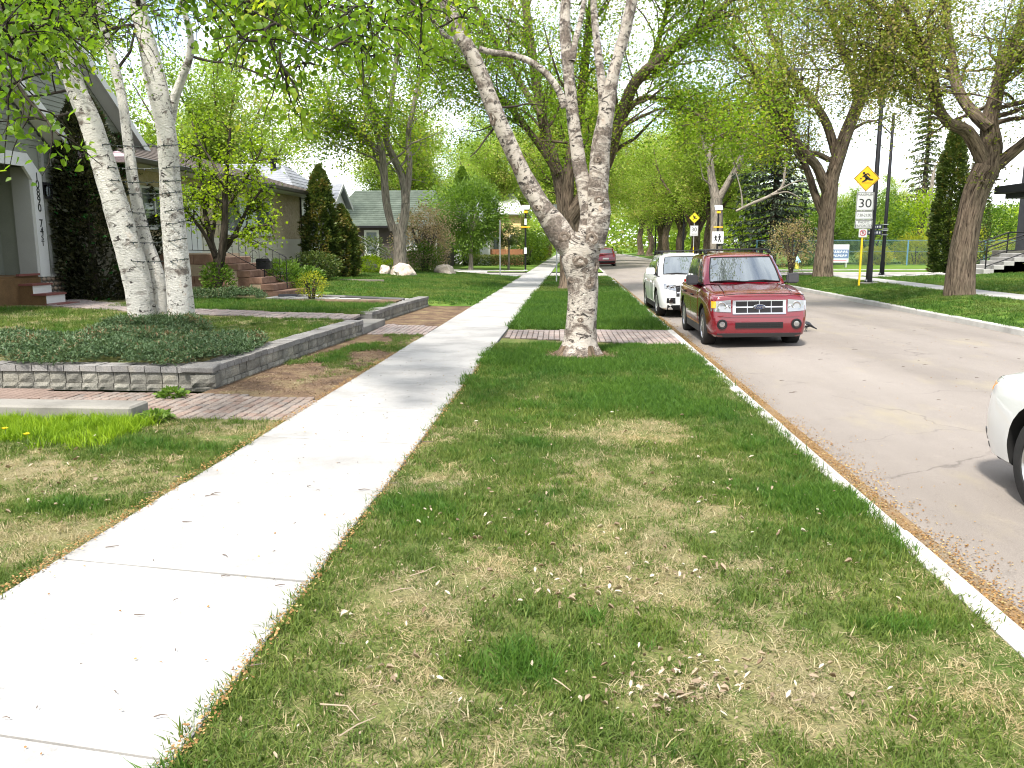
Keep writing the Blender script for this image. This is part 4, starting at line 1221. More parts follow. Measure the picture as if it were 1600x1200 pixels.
def window(root, face, u0, u1, z0, z1, pos, frame=M_WHITE, mull=1, depth=0.05, curtain=False, fw=0.06):
    """window on a wall face, frame proud of the wall, panes set back"""
    f = MB()
    def bx(m, a0, a1, c0, c1, o0, o1):
        if face == 'X': m.box(pos + o0, pos + o1, a0, a1, c0, c1)
        else: m.box(a0, a1, pos - o1, pos - o0, c0, c1)
    bx(f, u0, u0 + fw, z0, z1, 0.003, depth); bx(f, u1 - fw, u1, z0, z1, 0.003, depth)
    bx(f, u0 + fw, u1 - fw, z0, z0 + fw, 0.003, depth); bx(f, u0 + fw, u1 - fw, z1 - fw, z1, 0.003, depth)
    bx(f, u0 - 0.05, u1 + 0.05, z0 - 0.05, z0, 0.004, depth + 0.05)
    for k in range(mull):
        u = u0 + (u1 - u0) * (k + 1) / (mull + 1)
        bx(f, u - fw * 0.5, u + fw * 0.5, z0 + fw, z1 - fw, 0.004, depth - 0.006)
    fo = f.build('window', frame, root)
    edges = [u0 + fw] + [u0 + (u1 - u0) * (k + 1) / (mull + 1) for k in range(mull)] + [u1 - fw]
    for k in range(mull + 1):
        g = MB(); bx(g, edges[k], edges[k + 1], z0 + fw, z1 - fw, 0.006, 0.02)
        g.build('pane', M_CURTAIN if (curtain and k % 2) else M_GLASS, fo)
    return fo

def rail_x(root, pts, posts_h, n_bal, mat, r=0.018, name='railing', bal='baluster'):
    """stair railing along pts (foot points), with top rail, bottom rail and balusters"""
    pts = [Vector(p) for p in pts]
    up = Vector((0, 0, posts_h))
    o = MB()
    o.tube([p + up for p in pts], r * 1.15, 6)
    o.tube([p + Vector((0, 0, 0.12)) for p in pts], r * 0.8, 6)
    ro = o.build(name, mat, root)
    for p in pts:
        MB().tube([p - Vector((0, 0, 0.02)), p + up], r, 6).build('post', mat, ro)
    for a, b in zip(pts[:-1], pts[1:]):
        for k in range(n_bal):
            q = a + (b - a) * (k + 1) / (n_bal + 1)
            MB().tube([q + Vector((0, 0, 0.12)), q + up], r * 0.5, 5).build(bal, mat, ro)
    return ro

# --- house with the numbered porch, far left
h1 = empty('house', (0, 0, 0), 0, 'sage green sided house with white numbered porch post and brown steps, far left', 'house')
XF = -12.5
w = MB()
w.box(XF - 9, XF - 0.9, 13.0, 25.2, 0.1, 4.45)                         # main body, set back
w.prism([(13.0, 4.45), (25.2, 4.45), (19.1, 8.8)], XF - 9, XF - 0.9, 'YZ')
w.box(XF - 0.9, XF, 18.62, 19.4, 0.1, 3.95)                            # porch return right of the opening
w.box(XF - 0.9, XF, 13.0, 14.2, 0.1, 3.95)
w.prism([(14.2, 3.55), (18.62, 3.55), (18.62, 3.96), (19.4, 3.96), (16.2, 6.25), (13.0, 3.96), (14.2, 3.96)], XF - 0.9, XF, 'YZ')
w.build('wall', M_SIDE_GREY, h1)
def clip_bump(z):
    if z < 3.98: return (18.9, 19.4)
    k = (6.25 - z) / (6.25 - 3.96)
    if k <= 0: return None
    return (16.2 - 3.2 * k, 16.2 + 3.2 * k)
boards(h1, 'X', 13.0, 19.4, 1.02, 6.2, XF, 0.115, M_SIDE_GREY, clip=lambda z: clip_bump(z) if z > 3.98 or z < 3.5 else (18.9, 19.4))
def clip_main(z):
    if z < 4.45: return (19.42, 25.2)
    k = (8.8 - z) / (8.8 - 4.45)
    return (19.1 - 6.1 * k, 19.1 + 6.1 * k) if k > 0 else None
boards(h1, 'X', 13.0, 25.2, 1.02, 8.7, XF - 0.9, 0.125, M_SIDE_GREY, clip=clip_main)
# porch opening: white surround with cut corners, grey jamb
j = MB(); j.prism([(18.55, 1.0), (18.9, 1.0), (18.9, 3.35), (18.45, 3.8), (14.6, 3.8), (14.1, 3.35), (14.1, 1.0), (14.45, 1.0), (14.45, 3.2), (14.8, 3.5), (18.3, 3.5), (18.55, 3.22)], XF - 0.02, XF + 0.05, 'YZ')
post = j.build('porch_post', M_WHITE, h1)
MB().box(XF - 0.45, XF - 0.021, 18.53, 18.62, 1.0, 3.5).build('jamb', M_TRIMGREY, h1)
for k, ch in enumerate(['1', '0', '8', '9', '0', '', '7', '4', 'S', 'T']):
    if ch:
        z = 3.30 - 0.178 * k
        if k >= 8: z = 3.30 - 0.178 * 8 + 0.02 - 0.13 * (k - 8)
        text('house_number', ch, 0.26 if k < 8 else 0.17, M_NUM, post, (XF + 0.056, 18.72, z), (R(90), 0, R(90)))
# porch floor, steps: treads maroon, sides brown, risers white
MB().box(XF - 2.6, XF - 0.01, 14.5, 18.52, 0.1, 1.04).build('porch_floor', M_STEPWOOD, h1)
MB().box(XF - 2.75, XF - 2.62, 14.5, 18.5, 1.05, 3.5).build('porch_back', M_DARKROOM, h1)
stp = MB().box(XF + 0.0, XF + 0.06, 14.6, 18.5, 0.2, 1.0).build('steps', M_STEPWOOD, h1)
for k in range(3):
    x0 = XF + 0.06 + 0.30 * k; zt = 1.05 - 0.22 * (k + 1)
    MB().box(x0, x0 + 0.299, 17.72, 18.4 + 0.02 * k, 0.15, zt).build('step', M_STEPWOOD, stp)
    MB().box(x0 - 0.02, x0 + 0.34, 17.69, 18.42 + 0.02 * k, zt + 0.001, zt + 0.04).build('tread', M_TREAD, stp)
    MB().box(x0 + 0.300, x0 + 0.31, 17.74, 18.4 + 0.02 * k, zt - 0.20, zt - 0.002).build('riser', M_WHITE, stp)
MB().box(XF + 0.03, XF + 0.10, 17.69, 18.44, 1.045, 1.09).build('tread', M_TREAD, stp)
# trim boards, wall lamp, water table and cobble base
for y in (18.98, 19.34): MB().box(XF + 0.003, XF + 0.035, y, y + 0.09, 1.05, 3.9).build('corner_board', M_TRIMGREY, h1)
MB().box(XF + 0.0, XF + 0.10, 18.92, 19.46, 0.98, 1.045).build('water_table', M_TRIMGREY, h1)
lamp = MB().box(XF + 0.02, XF + 0.05, 18.96, 19.06, 2.9, 3.2).build('wall_lamp', M_BLACK, h1)
m = MB(); m.box(XF + 0.06, XF + 0.20, 18.90, 19.06, 3.13, 3.17); m.box(XF + 0.07, XF + 0.19, 18.91, 19.05, 2.82, 2.86)
for dx in (0.07, 0.175):
    for dy in (18.91, 19.035): m.box(XF + dx, XF + dx + 0.014, dy, dy + 0.014, 2.86, 3.13)
m.build('lamp_cage', M_BLACK, lamp)
MB().lathe([(0.03, 2.87), (0.045, 2.95), (0.045, 3.05), (0.02, 3.12)], 10, M=Matrix.Translation((XF + 0.13, 18.98, 0))).build('lamp_glass', M_GLASS, lamp)
MB().box(XF - 0.02, XF + 0.04, 18.44, 19.46, 0.1, 0.975).build('stone_base', M_MORTAR, h1)
MB().box(XF - 0.95, XF - 0.86, 19.46, 25.2, 0.1, 1.0).build('stone_base', M_MORTAR, h1)
cob = []
for s in range(5):
    bm = bmesh.new(); bmesh.ops.create_icosphere(bm, subdivisions=1, radius=1.0)
    for v in bm.verts: v.co *= 1 + 0.16 * mnoise.noise(v.co * 1.4 + Vector((s * 7, 0, 0)))
    me = bpy.data.meshes.new('cobble'); bm.to_mesh(me); bm.free(); me.materials.append(M_COBBLE)
    me.polygons.foreach_set('use_smooth', [True] * len(me.polygons)); cob.append(me)
z = 0.2
while z < 0.95:
    y = 18.5 + random.uniform(0, 0.06)
    while y < 19.42:
        sy = random.uniform(0.05, 0.085)
        link('cobblestone', random.choice(cob), h1, (XF + 0.05, y + sy, z + 0.05), (random.uniform(-.4, .4), 0, 0), (0.05, sy, 0.055))
        y += 2 * sy + 0.008
    z += 0.115
z = 0.25
while z < 0.95:
    y = 23.0
    while y < 25.1:
        sy = random.uniform(0.07, 0.12)
        link('cobblestone', random.choice(cob), h1, (XF - 0.85, y + sy, z + 0.05), (random.uniform(-.4, .4), 0, 0), (0.05, sy, 0.055))
        y += 2 * sy + 0.01
    z += 0.12
# roofs with white rake boards and soffit returns
def rake(root, pts, mat=M_WHITE, w=0.22, x=(0, 0.03)):
    m = MB()
    for (y0, z0), (y1, z1) in zip(pts[:-1], pts[1:]):
        m.prism([(y0, z0), (y1, z1), (y1, z1 - w), (y0, z0 - w)], x[0], x[1], 'YZ')
    return m.build('rake_board', mat, root)
XO = XF + 0.45
slope(h1, (XO, 19.75, 3.98), (XF - 3, 19.75, 3.98), (XF - 3, 16.2, 6.52), (XO, 16.2, 6.52), M_SH_GREY, 12)
slope(h1, (XO, 12.65, 3.98), (XF - 3, 12.65, 3.98), (XF - 3, 16.2, 6.52), (XO, 16.2, 6.52), M_SH_GREY, 12)
rake(h1, [(19.8, 3.97), (16.2, 6.55), (12.6, 3.97)], x=(XO + 0.001, XO + 0.035))
m = MB(); m.add([(XO, 19.7, 3.82), (XF + 0.03, 19.7, 3.82), (XF + 0.03, 16.2, 6.32), (XO, 16.2, 6.32)], [(0, 1, 2, 3)]); m.build('soffit', M_WHITE, h1)
MB().box(XF + 0.04, XO, 19.38, 19.76, 3.62, 3.85).build('eave_return', M_TRIMGREY, h1)
XM = XF - 0.45
slope(h1, (XM, 25.75, 4.05), (XF - 9.4, 25.75, 4.05), (XF - 9.4, 19.1, 8.9), (XM, 19.1, 8.9), M_SH_GREY, 22)
slope(h1, (XM, 12.4, 4.05), (XF - 9.4, 12.4, 4.05), (XF - 9.4, 19.1, 8.9), (XM, 19.1, 8.9), M_SH_GREY, 22)
rake(h1, [(25.8, 4.02), (19.1, 8.93), (12.35, 4.02)], x=(XM + 0.001, XM + 0.035), w=0.25)
m = MB(); m.add([(XM, 25.7, 3.88), (XF - 0.87, 25.7, 3.88), (XF - 0.87, 19.1, 8.7), (XM, 19.1, 8.7)], [(0, 1, 2, 3)]); m.build('soffit', M_WHITE, h1)
m = MB()
for k in range(9): m.box(XF + 0.006, XF + 0.03, 15.75, 16.65, 4.55 + 0.09 * k, 4.61 + 0.09 * k)
m.build('gable_vent', M_BLACK, h1)

# --- stucco bungalow with sandstone steps
M_STUCCO = noisy('stucco', [(0.3, (0.36, 0.29, 0.18)), (0.5, (0.46, 0.38, 0.25)), (0.7, (0.52, 0.44, 0.30))], 9, 0.95, 0.9, 55, 0.02, fine=0.4, spec=0.1)
M_CREAM = noisy('cream_siding', [(0.3, (0.46, 0.43, 0.34)), (0.7, (0.51, 0.48, 0.39))], 1.5, 0.6, 0.05, 60, fine=0.05)
M_RUST = noisy('rust_sandstone', [(0.3, (0.15, 0.085, 0.06)), (0.55, (0.21, 0.125, 0.088)), (0.75, (0.26, 0.17, 0.125))], 5, 0.9, 0.4, 60, 0.006, fine=0.25, obj_var=0.14)
M_SAND = noisy('cream_sandstone', [(0.3, (0.33, 0.25, 0.17)), (0.6, (0.39, 0.31, 0.22)), (0.8, (0.43, 0.355, 0.265))], 5, 0.9, 0.4, 60, 0.006, fine=0.2, obj_var=0.12)
M_FOUND = noisy('foundation', [(0.3, (0.30, 0.30, 0.28)), (0.7, (0.38, 0.37, 0.34))], 3, 0.9, 0.2, 50, fine=0.15)
h2 = empty('house', (0, 0, 0), 0, 'tan stucco bungalow with brown eave, cream lower siding and picture window', 'house')
XB = -11.5
MB().box(XB - 9, XB, 20.5, 34.6, 1.98, 3.72).build('wall', M_STUCCO, h2)
MB().box(XB - 9, XB - 0.015, 20.5, 34.55, 0.96, 1.975).build('lower_wall', M_CREAM, h2)
MB().box(XB - 8.9, XB - 0.05, 20.6, 34.5, 0.1, 0.955).build('foundation', M_FOUND, h2)
boards(h2, 'X', 20.5, 34.6, 0.97, 1.97, XB - 0.012, 0.2, M_CREAM)
window(h2, 'X', 26.7, 31.0, 2.12, 3.35, XB, mull=2, curtain=True, fw=0.09)
window(h2, 'X', 21.5, 23.0, 2.2, 3.3, XB, mull=1)
d = MB().box(XB + 0.003, XB + 0.05, 24.0, 24.95, 1.5, 3.5).build('door', M_WHITE, h2)
MB().lathe([(0.01, 0.0), (0.03, 0.02), (0.03, 0.04), (0.008, 0.05)], 10, axis='X', M=Matrix.Translation((XB + 0.05, 24.85, 2.5))).build('handle', M_BLACK, d)
EV = 0.9
slope(h2, (XB + EV, 35.6, 3.82), (XB + EV, 19.6, 3.82), (XB - 4.5, 23.5, 5.5), (XB - 4.5, 31.5, 5.5), M_SH_BROWN, 14)
slope(h2, (XB - 9.8, 19.6, 3.82), (XB + EV, 19.6, 3.82), (XB - 4.5, 23.5, 5.5), (XB - 4.52, 23.5, 5.5), M_SH_MAUVE, 12)
slope(h2, (XB + EV, 35.6, 3.82), (XB - 9.8, 35.6, 3.82), (XB - 4.52, 31.5, 5.5), (XB - 4.5, 31.5, 5.5), M_SH_BROWN, 10)
slope(h2, (XB - 9.8, 19.6, 3.82), (XB - 9.8, 35.6, 3.82), (XB - 4.52, 31.5, 5.5), (XB - 4.52, 23.5, 5.5), M_SH_BROWN, 8)
M_GUT = plain('dark_brown_gutter', (0.035, 0.027, 0.023), 0.4)
MB().box(XB + EV + 0.002, XB + EV + 0.12, 19.5, 35.7, 3.70, 3.84, bev=0.02).build('gutter', M_GUT, h2)
MB().box(XB + 0.02, XB + EV, 19.7, 35.5, 3.715, 3.735).build('soffit', M_WHITE, h2)
MB().tube([(XB + 0.06, 34.5, 3.7), (XB + 0.06, 34.5, 0.7)], 0.04, 6).build('downspout', M_GUT, h2)
# sandstone steps: side panels in rust and cream bands, six treads going down to the walk
st = empty('stone_steps', (-9.0, 22.3, 0.3), 0, 'sandstone front steps in rust and cream bands leading up to the stucco bungalow', 'steps')
def L(x, y, z): return (x + 9.0, y - 22.3, z - 0.3)
m = MB(); m.prism([(L(-11.55, 0, 0)[0], -0.1), (L(-9.95, 0, 0)[0], -0.1), (L(-9.95, 0, 0)[0], 1.2), (L(-11.55, 0, 0)[0], 1.2)], 0.06, 1.9, 'XZ'); m.build('landing', M_SAND, st)
zb = 0.34
for bi, (hh, mt) in enumerate([(0.26, M_SAND), (0.28, M_RUST), (0.32, M_SAND), (0.28, M_RUST)]):
    x = -11.6
    while x < -9.95:
        wd = min(random.uniform(0.45, 0.8), -9.93 - x)
        MB().box(*[L(x + .004, 0, 0)[0], L(x + wd - .004, 0, 0)[0]], 0.0, 0.055, zb - 0.3, zb + hh - 0.305, bev=0.008).build('panel', mt, st)
        x += wd
    zb += hh
for k in range(6):
    x0 = -9.93 + 0.33 * k
    zt = 1.40 - 0.185 * k
    MB().box(L(x0, 0, 0)[0], L(x0 + 0.33, 0, 0)[0] - .003, 0.02, 1.75, -0.05, zt - 0.48, bev=0.006).build('step', M_SAND if k % 2 else M_RUST, st)
    MB().box(L(x0 - 0.02, 0, 0)[0], L(x0 + 0.36, 0, 0)[0], 0.0, 1.78, zt - 0.475, zt - 0.30, bev=0.01).build('tread', M_RUST, st)
rl = rail_x(st, [L(-8.1, 22.95, 0.55), L(-9.85, 22.95, 1.45), L(-11.3, 22.95, 1.48)], 0.85, 8, M_BLACK, 0.014)
for k in range(5):
    q = Vector(L(-8.4 - 0.32 * k, 22.95, 0.72 + 0.165 * k)) + Vector((0, 0, 0.42))
    c = [q + Vector((0.11 * math.cos(a), 0, 0.11 * math.sin(a))) for a in np.linspace(0, 5.2, 10)]
    MB().tube(c, 0.007, 5).build('scroll', M_BLACK, rl)
mb = empty('mailbox', (-8.62, 22.62, 0.45), 0, 'small black mailbox fixed on a thin post at the stone steps', 'mailbox')
MB().tube([(0, 0, -0.1), (0, 0, 0.85)], 0.014, 6).build('post', M_BLACK, mb)
m = MB(); m.prism([(-0.2, 0.62), (0.2, 0.62), (0.2, 0.84), (0.16, 0.9), (-0.16, 0.9), (-0.2, 0.84)], -0.08, 0.06, 'XZ'); m.build('box', M_BLACKG, mb, 30)
m = MB(); m.prism([(-0.21, 0.84), (0.21, 0.84), (0.17, 0.915), (-0.17, 0.915)], -0.095, -0.075, 'XZ'); m.build('lid', M_BLACK, mb)

# --- white house with grey roof, seen over the bungalow
h3 = empty('house', (0, 0, 0), 0, 'pale house with grey shingle roof, small white gable and concrete steps, beyond the bungalow', 'house')
XC = -12.3
MB().box(XC - 8, XC, 36.5, 43.2, 0.2, 3.85).build('wall', M_WHITE, h3)
slope(h3, (XC - 8.4, 35.9, 3.85), (XC + 0.3, 35.9, 3.85), (XC - 1.6, 39.4, 5.55), (XC - 6, 39.4, 5.55), M_SH_GREY, 16)
slope(h3, (XC + 0.3, 43.6, 3.85), (XC - 8.4, 43.6, 3.85), (XC - 6, 39.4, 5.55), (XC - 1.6, 39.4, 5.55), M_SH_GREY, 14)
slope(h3, (XC + 0.3, 35.9, 3.85), (XC + 0.3, 43.6, 3.85), (XC - 1.6, 39.41, 5.55), (XC - 1.6, 39.4, 5.55), M_SH_GREY, 10)
m = MB(); m.prism([(40.5, 3.6), (43.3, 3.6), (41.9, 4.55)], XC - 1.0, XC + 0.4, 'YZ'); m.box(XC, XC + 0.4, 40.7, 43.1, 0.3, 3.6); m.build('entry', M_WHITE, h3)
slope(h3, (XC + 0.65, 43.55, 3.68), (XC - 1.2, 43.55, 3.68), (XC - 1.2, 41.9, 4.78), (XC + 0.65, 41.9, 4.78), M_SH_GREY, 6)
slope(h3, (XC + 0.65, 40.25, 3.68), (XC - 1.2, 40.25, 3.68), (XC - 1.2, 41.9, 4.78), (XC + 0.65, 41.9, 4.78), M_SH_GREY, 6)
rake(h3, [(43.6, 3.66), (41.9, 4.8), (40.2, 3.66)], x=(XC + 0.651, XC + 0.68), w=0.18)
MB().tube([(XC + 0.45, 43.15, 3.5), (XC + 0.45, 43.15, 0.6)], 0.06, 6).build('downspout', M_WHITE, h3)
m = MB(); m.lathe([(0.16, 0), (0.13, 0.05), (0.13, 0.3), (0.2, 0.34), (0.2, 0.5), (0.12, 0.56)], 12, M=Matrix.Translation((at(427, 262, 38.6).x, 38.6, 5.2))); m.build('chimney', M_BLACK, h3, 30)
l3 = MB().box(XC + 0.41, XC + 0.44, 42.0, 42.4, 3.25, 3.4).build('porch_light', M_BLACK, h3)
for dy in (42.05, 42.3): MB().lathe([(0.04, 0), (0.06, -0.1)], 8, M=Matrix.Translation((XC + 0.5, dy, 3.4))).build('lamp_head', M_BLACK, l3)
window(h3, 'X', 37.2, 39.6, 1.6, 3.0, XC, mull=1)
window(h3, 'X', 42.35, 42.95, 1.0, 3.0, XC + 0.4, mull=0)
s3 = empty('concrete_steps', (-11, 41.6, 0.3), 0, 'grey concrete front steps with thin metal railing at the pale house', 'steps')
m = MB(); m.box(-1.2, -0.2, -0.8, 0.9, -0.1, 1.15, bev=0.01); m.build('landing', M_CONC, s3)
for k in range(6): MB().box(-0.2 + 0.3 * k, 0.1 + 0.3 * k - .003, -0.8, 0.9, -0.15, 0.98 - 0.18 * k, bev=0.01).build('step', M_CONC, s3)
rail_x(s3, [(1.7, -0.7, 0.05), (-0.2, -0.7, 1.12), (-1.1, -0.7, 1.15)], 0.85, 0, M_TRIMGREY, 0.016)
rail_x(s3, [(1.7, 0.8, 0.05), (-0.2, 0.8, 1.12), (-1.1, 0.8, 1.15)], 0.85, 0, M_TRIMGREY, 0.016)

# --- dark brown house across the side street
M_DKBR = noisy('dark_brown_siding', [(0.3, (0.045, 0.036, 0.033)), (0.7, (0.062, 0.05, 0.045))], 2, 0.7, 0.1, 50, fine=0.12)
h4 = empty('house', (0, 0, 0), 0, 'dark brown house with white window frames under a grey-green roof', 'house')
yw = 57.5
MB().box(-15.2, -9.4, yw, yw + 8, 0.0, 3.1).build('wall', M_DKBR, h4)
boards(h4, 'Y', -15.2, -9.4, 0.3, 3.1, yw, 0.2, M_DKBR)
window(h4, 'Y', -14.6, -13.55, 0.95, 2.75, yw, mull=0, fw=0.16)
window(h4, 'Y', -11.9, -10.8, 1.35, 2.75, yw, mull=1, fw=0.15)
slope(h4, (-17.2, yw - 0.6, 3.0), (-8.9, yw - 0.6, 3.0), (-10.2, yw + 4, 5.7), (-16.2, yw + 4, 5.7), M_SH_GREEN, 18)
slope(h4, (-8.9, yw - 0.6, 3.0), (-8.9, yw + 8.6, 3.0), (-10.2, yw + 4.01, 5.7), (-10.2, yw + 4, 5.7), M_SH_GREEN, 12)
slope(h4, (-8.9, yw + 8.6, 3.0), (-17.2, yw + 8.6, 3.0), (-16.2, yw + 4, 5.7), (-10.2, yw + 4, 5.7), M_SH_GREEN, 12)
slope(h4, (-17.2, yw + 8.6, 3.0), (-17.2, yw - 0.6, 3.0), (-16.2, yw + 4, 5.7), (-16.2, yw + 4.01, 5.7), M_SH_GREEN, 10)
MB().box(-17.2, -8.9, yw - 0.72, yw - 0.61, 2.9, 3.03).build('gutter', M_BLACK, h4)
MB().tube([(-9.5, yw - 0.05, 2.9), (-9.5, yw - 0.05, 0.2)], 0.05, 6).build('downspout', M_WHITE, h4)
# its small grey neighbour behind
h4b = empty('house', (0, 0, 0), 0, 'grey-roofed house with a dark chimney behind the pinkish shrub', 'house')
MB().box(-12.5, -7.0, 70, 78, 0, 3.6).build('wall', M_WHITE, h4b)
slope(h4b, (-13, 69.5, 3.6), (-6.5, 69.5, 3.6), (-6.9, 74, 6.0), (-12.6, 74, 6.0), M_SH_GREY, 10)
slope(h4b, (-6.5, 78.5, 3.6), (-13, 78.5, 3.6), (-12.6, 74, 6.0), (-6.9, 74, 6.0), M_SH_GREY, 10)
MB().box(-8.0, -7.4, 72.2, 72.8, 5.0, 6.7).build('chimney', M_BLACK, h4b)
window(h4b, 'Y', -10.5, -9, 1.2, 2.6, 70, mull=1)

# --- yellow house beyond the hedge
M_YELLOW = noisy('yellow_siding', [(0.3, (0.66, 0.50, 0.22)), (0.7, (0.72, 0.56, 0.27))], 2, 0.7, 0.05, 50, fine=0.06)
h5 = empty('house', (0, 0, 0), 0, 'pale yellow house with white trim and brown deck beyond the clipped hedge', 'house')
MB().box(-10.5, -4.6, 73.5, 82, 0, 4.4).build('wall', M_YELLOW, h5)
boards(h5, 'Y', -10.5, -4.6, 0.4, 4.4, 73.5, 0.25, M_YELLOW)
slope(h5, (-11, 73.0, 4.4), (-4.1, 73.0, 4.4), (-5.5, 77.5, 6.4), (-9.6, 77.5, 6.4), plain('white_roof', (0.62, 0.62, 0.62), 0.8), 8)
slope(h5, (-4.1, 82.5, 4.4), (-11, 82.5, 4.4), (-9.6, 77.5, 6.4), (-5.5, 77.5, 6.4), M_SH_GREY, 8)
window(h5, 'Y', -5.6, -4.95, 1.0, 2.6, 73.5, mull=0, fw=0.1); window(h5, 'Y', -7.6, -6.5, 1.0, 2.4, 73.5, mull=1, fw=0.1); window(h5, 'Y', -10.0, -9.0, 1.0, 2.4, 73.5, mull=1, fw=0.1)
M_CEDARWOOD = noisy('red_brown_boards', [(0.3, (0.20, 0.085, 0.04)), (0.7, (0.28, 0.13, 0.065))], 3, 0.85, 0.2, 40, fine=0.2, obj_var=0.12)
fence5 = empty('board_fence', (-7, 70.4, 0), 0, 'low red-brown board fence behind the clipped hedge', 'fence')
for k in range(26):
    MB().box(-3.4 + 0.24 * k, -3.4 + 0.24 * k + 0.225, -0.02, 0.02, 0, 1.35).build('board', M_CEDARWOOD, fence5)
MB().box(-3.4, 2.85, 0.021, 0.07, 0.9, 1.0).build('rail', M_CEDARWOOD, fence5)

# --- dark house with balcony, right edge
M_DKGREY = noisy('charcoal_siding', [(0.3, (0.035, 0.035, 0.042)), (0.7, (0.05, 0.05, 0.058))], 2, 0.6, 0.1, 50, fine=0.1)
h6 = empty('house', (0, 0, 0), 0, 'charcoal house with glass balcony over a dark pillar at the right edge', 'house')
g6 = 0.55
MB().box(25.5, 36, 38, 50, 0.2, 7.6).build('wall', M_DKGREY, h6)
MB().box(22.3, 25.5, 38.4, 46, 0.3, 1.45, bev=0.01).build('porch_slab', M_CONC, h6)
MB().prism([(22.6, 1.46), (23.55, 1.46), (23.4, 4.1), (22.75, 4.1)], 38.7, 39.5, 'XZ').build('pillar', M_DKGREY, h6)
MB().box(22.1, 25.6, 38.2, 46, 4.35, 4.75, bev=0.02).build('balcony_edge', M_BLACK, h6)
MB().box(22.5, 25.5, 38.5, 45.6, 4.1, 4.349).build('beam', M_DKGREY, h6)
b6 = MB().tube([(22.25, 38.35, 5.75), (25.4, 38.35, 5.75)], 0.03, 6).build('balcony_rail', M_BLACK, h6)
for x in (22.3, 23.3, 24.3, 25.3): MB().box(x - 0.02, x + 0.02, 38.33, 38.37, 4.75, 5.75).build('post', M_BLACK, b6)
for x in (22.33, 23.33, 24.33): MB().box(x, x + 0.93, 38.345, 38.355, 4.82, 5.70).build('glass_panel', M_GLASS, b6)
MB().tube([(22.6, 38.55, 4.2), (22.2, 38.55, 3.65), (22.3, 38.55, 3.45), (22.75, 38.55, 3.4)], 0.05, 6).build('downspout', M_BLACK, h6)
window(h6, 'Y', 27, 29, 2, 3.6, 38, M_BLACK, 1)
dd = MB().box(25.4, 25.497, 41, 42, 1.46, 3.6).build('door', M_BLACK, h6)
s6 = empty('porch_steps', (at(1524, 420, 39.2).x + 0.5, 39.2, g6 - 0.05), 0, 'pale concrete porch steps with black handrails at the right edge', 'steps')
for k in range(5):
    MB().box(-0.6 + 0.42 * k, 1.7, -1.0, 1.2, -0.2, 0.17 * (k + 1), bev=0.012).build('step', M_WALK, s6)
for yy in (-0.9, 1.1):
    rr = rail_x(s6, [(-0.5, yy, 0.16), (1.35, yy, 0.85), (2.3, yy, 0.88)], 0.95, 0, M_BLACK, 0.03)
    MB().tube([(-0.5, yy, 0.95), (1.35, yy, 1.63), (2.3, yy, 1.66)], 0.02, 6).build('mid_rail', M_BLACK, rr)
# ---------------------------------------------------------------- cars
M_RED = plain('red_car_paint', (0.15, 0.004, 0.011), 0.2, 0.2, 0.5, 1.0)
M_WHITECAR = plain('white_car_paint', (0.74, 0.74, 0.73), 0.3, 0.0, 0.5, 1.0)
M_CARGLASS = plain('car_glass', (0.20, 0.225, 0.24), 0.02, 0.8, 0.8)
M_SIDEGLASS = plain('dark_car_glass', (0.10, 0.11, 0.115), 0.02, 0.45, 0.8)
M_CLAD = plain('black_plastic', (0.010, 0.010, 0.011), 0.6, 0, 0.25)
M_GREYPLASTIC = plain('charcoal_plastic', (0.045, 0.045, 0.05), 0.45)
M_CHROME = plain('chrome', (0.52, 0.52, 0.53), 0.14, 1.0)
M_ALLOY = plain('alloy', (0.55, 0.55, 0.55), 0.3, 0.9)
M_TYRE = noisy('tyre_rubber', [(0.3, (0.018, 0.018, 0.018)), (0.7, (0.028, 0.027, 0.026))], 8, 0.85, 0.3, 60, 0.003, fine=0.2)
M_LAMPCLEAR = plain('headlight_lens', (0.30, 0.31, 0.32), 0.05, 0.6, 0.8)
M_LAMPIN = plain('headlight_reflector', (0.5, 0.5, 0.51), 0.18, 1.0)
M_AMBER = plain('amber_lens', (0.85, 0.33, 0.02), 0.15, 0, 0.6)
M_TAIL = plain('red_lens', (0.35, 0.01, 0.01), 0.12, 0, 0.7, 0.5)
M_BLUE = plain('badge_dark', (0.02, 0.03, 0.07), 0.2, 0, 0.6)
M_WELL = plain('wheel_well', (0.006, 0.006, 0.006), 0.95)

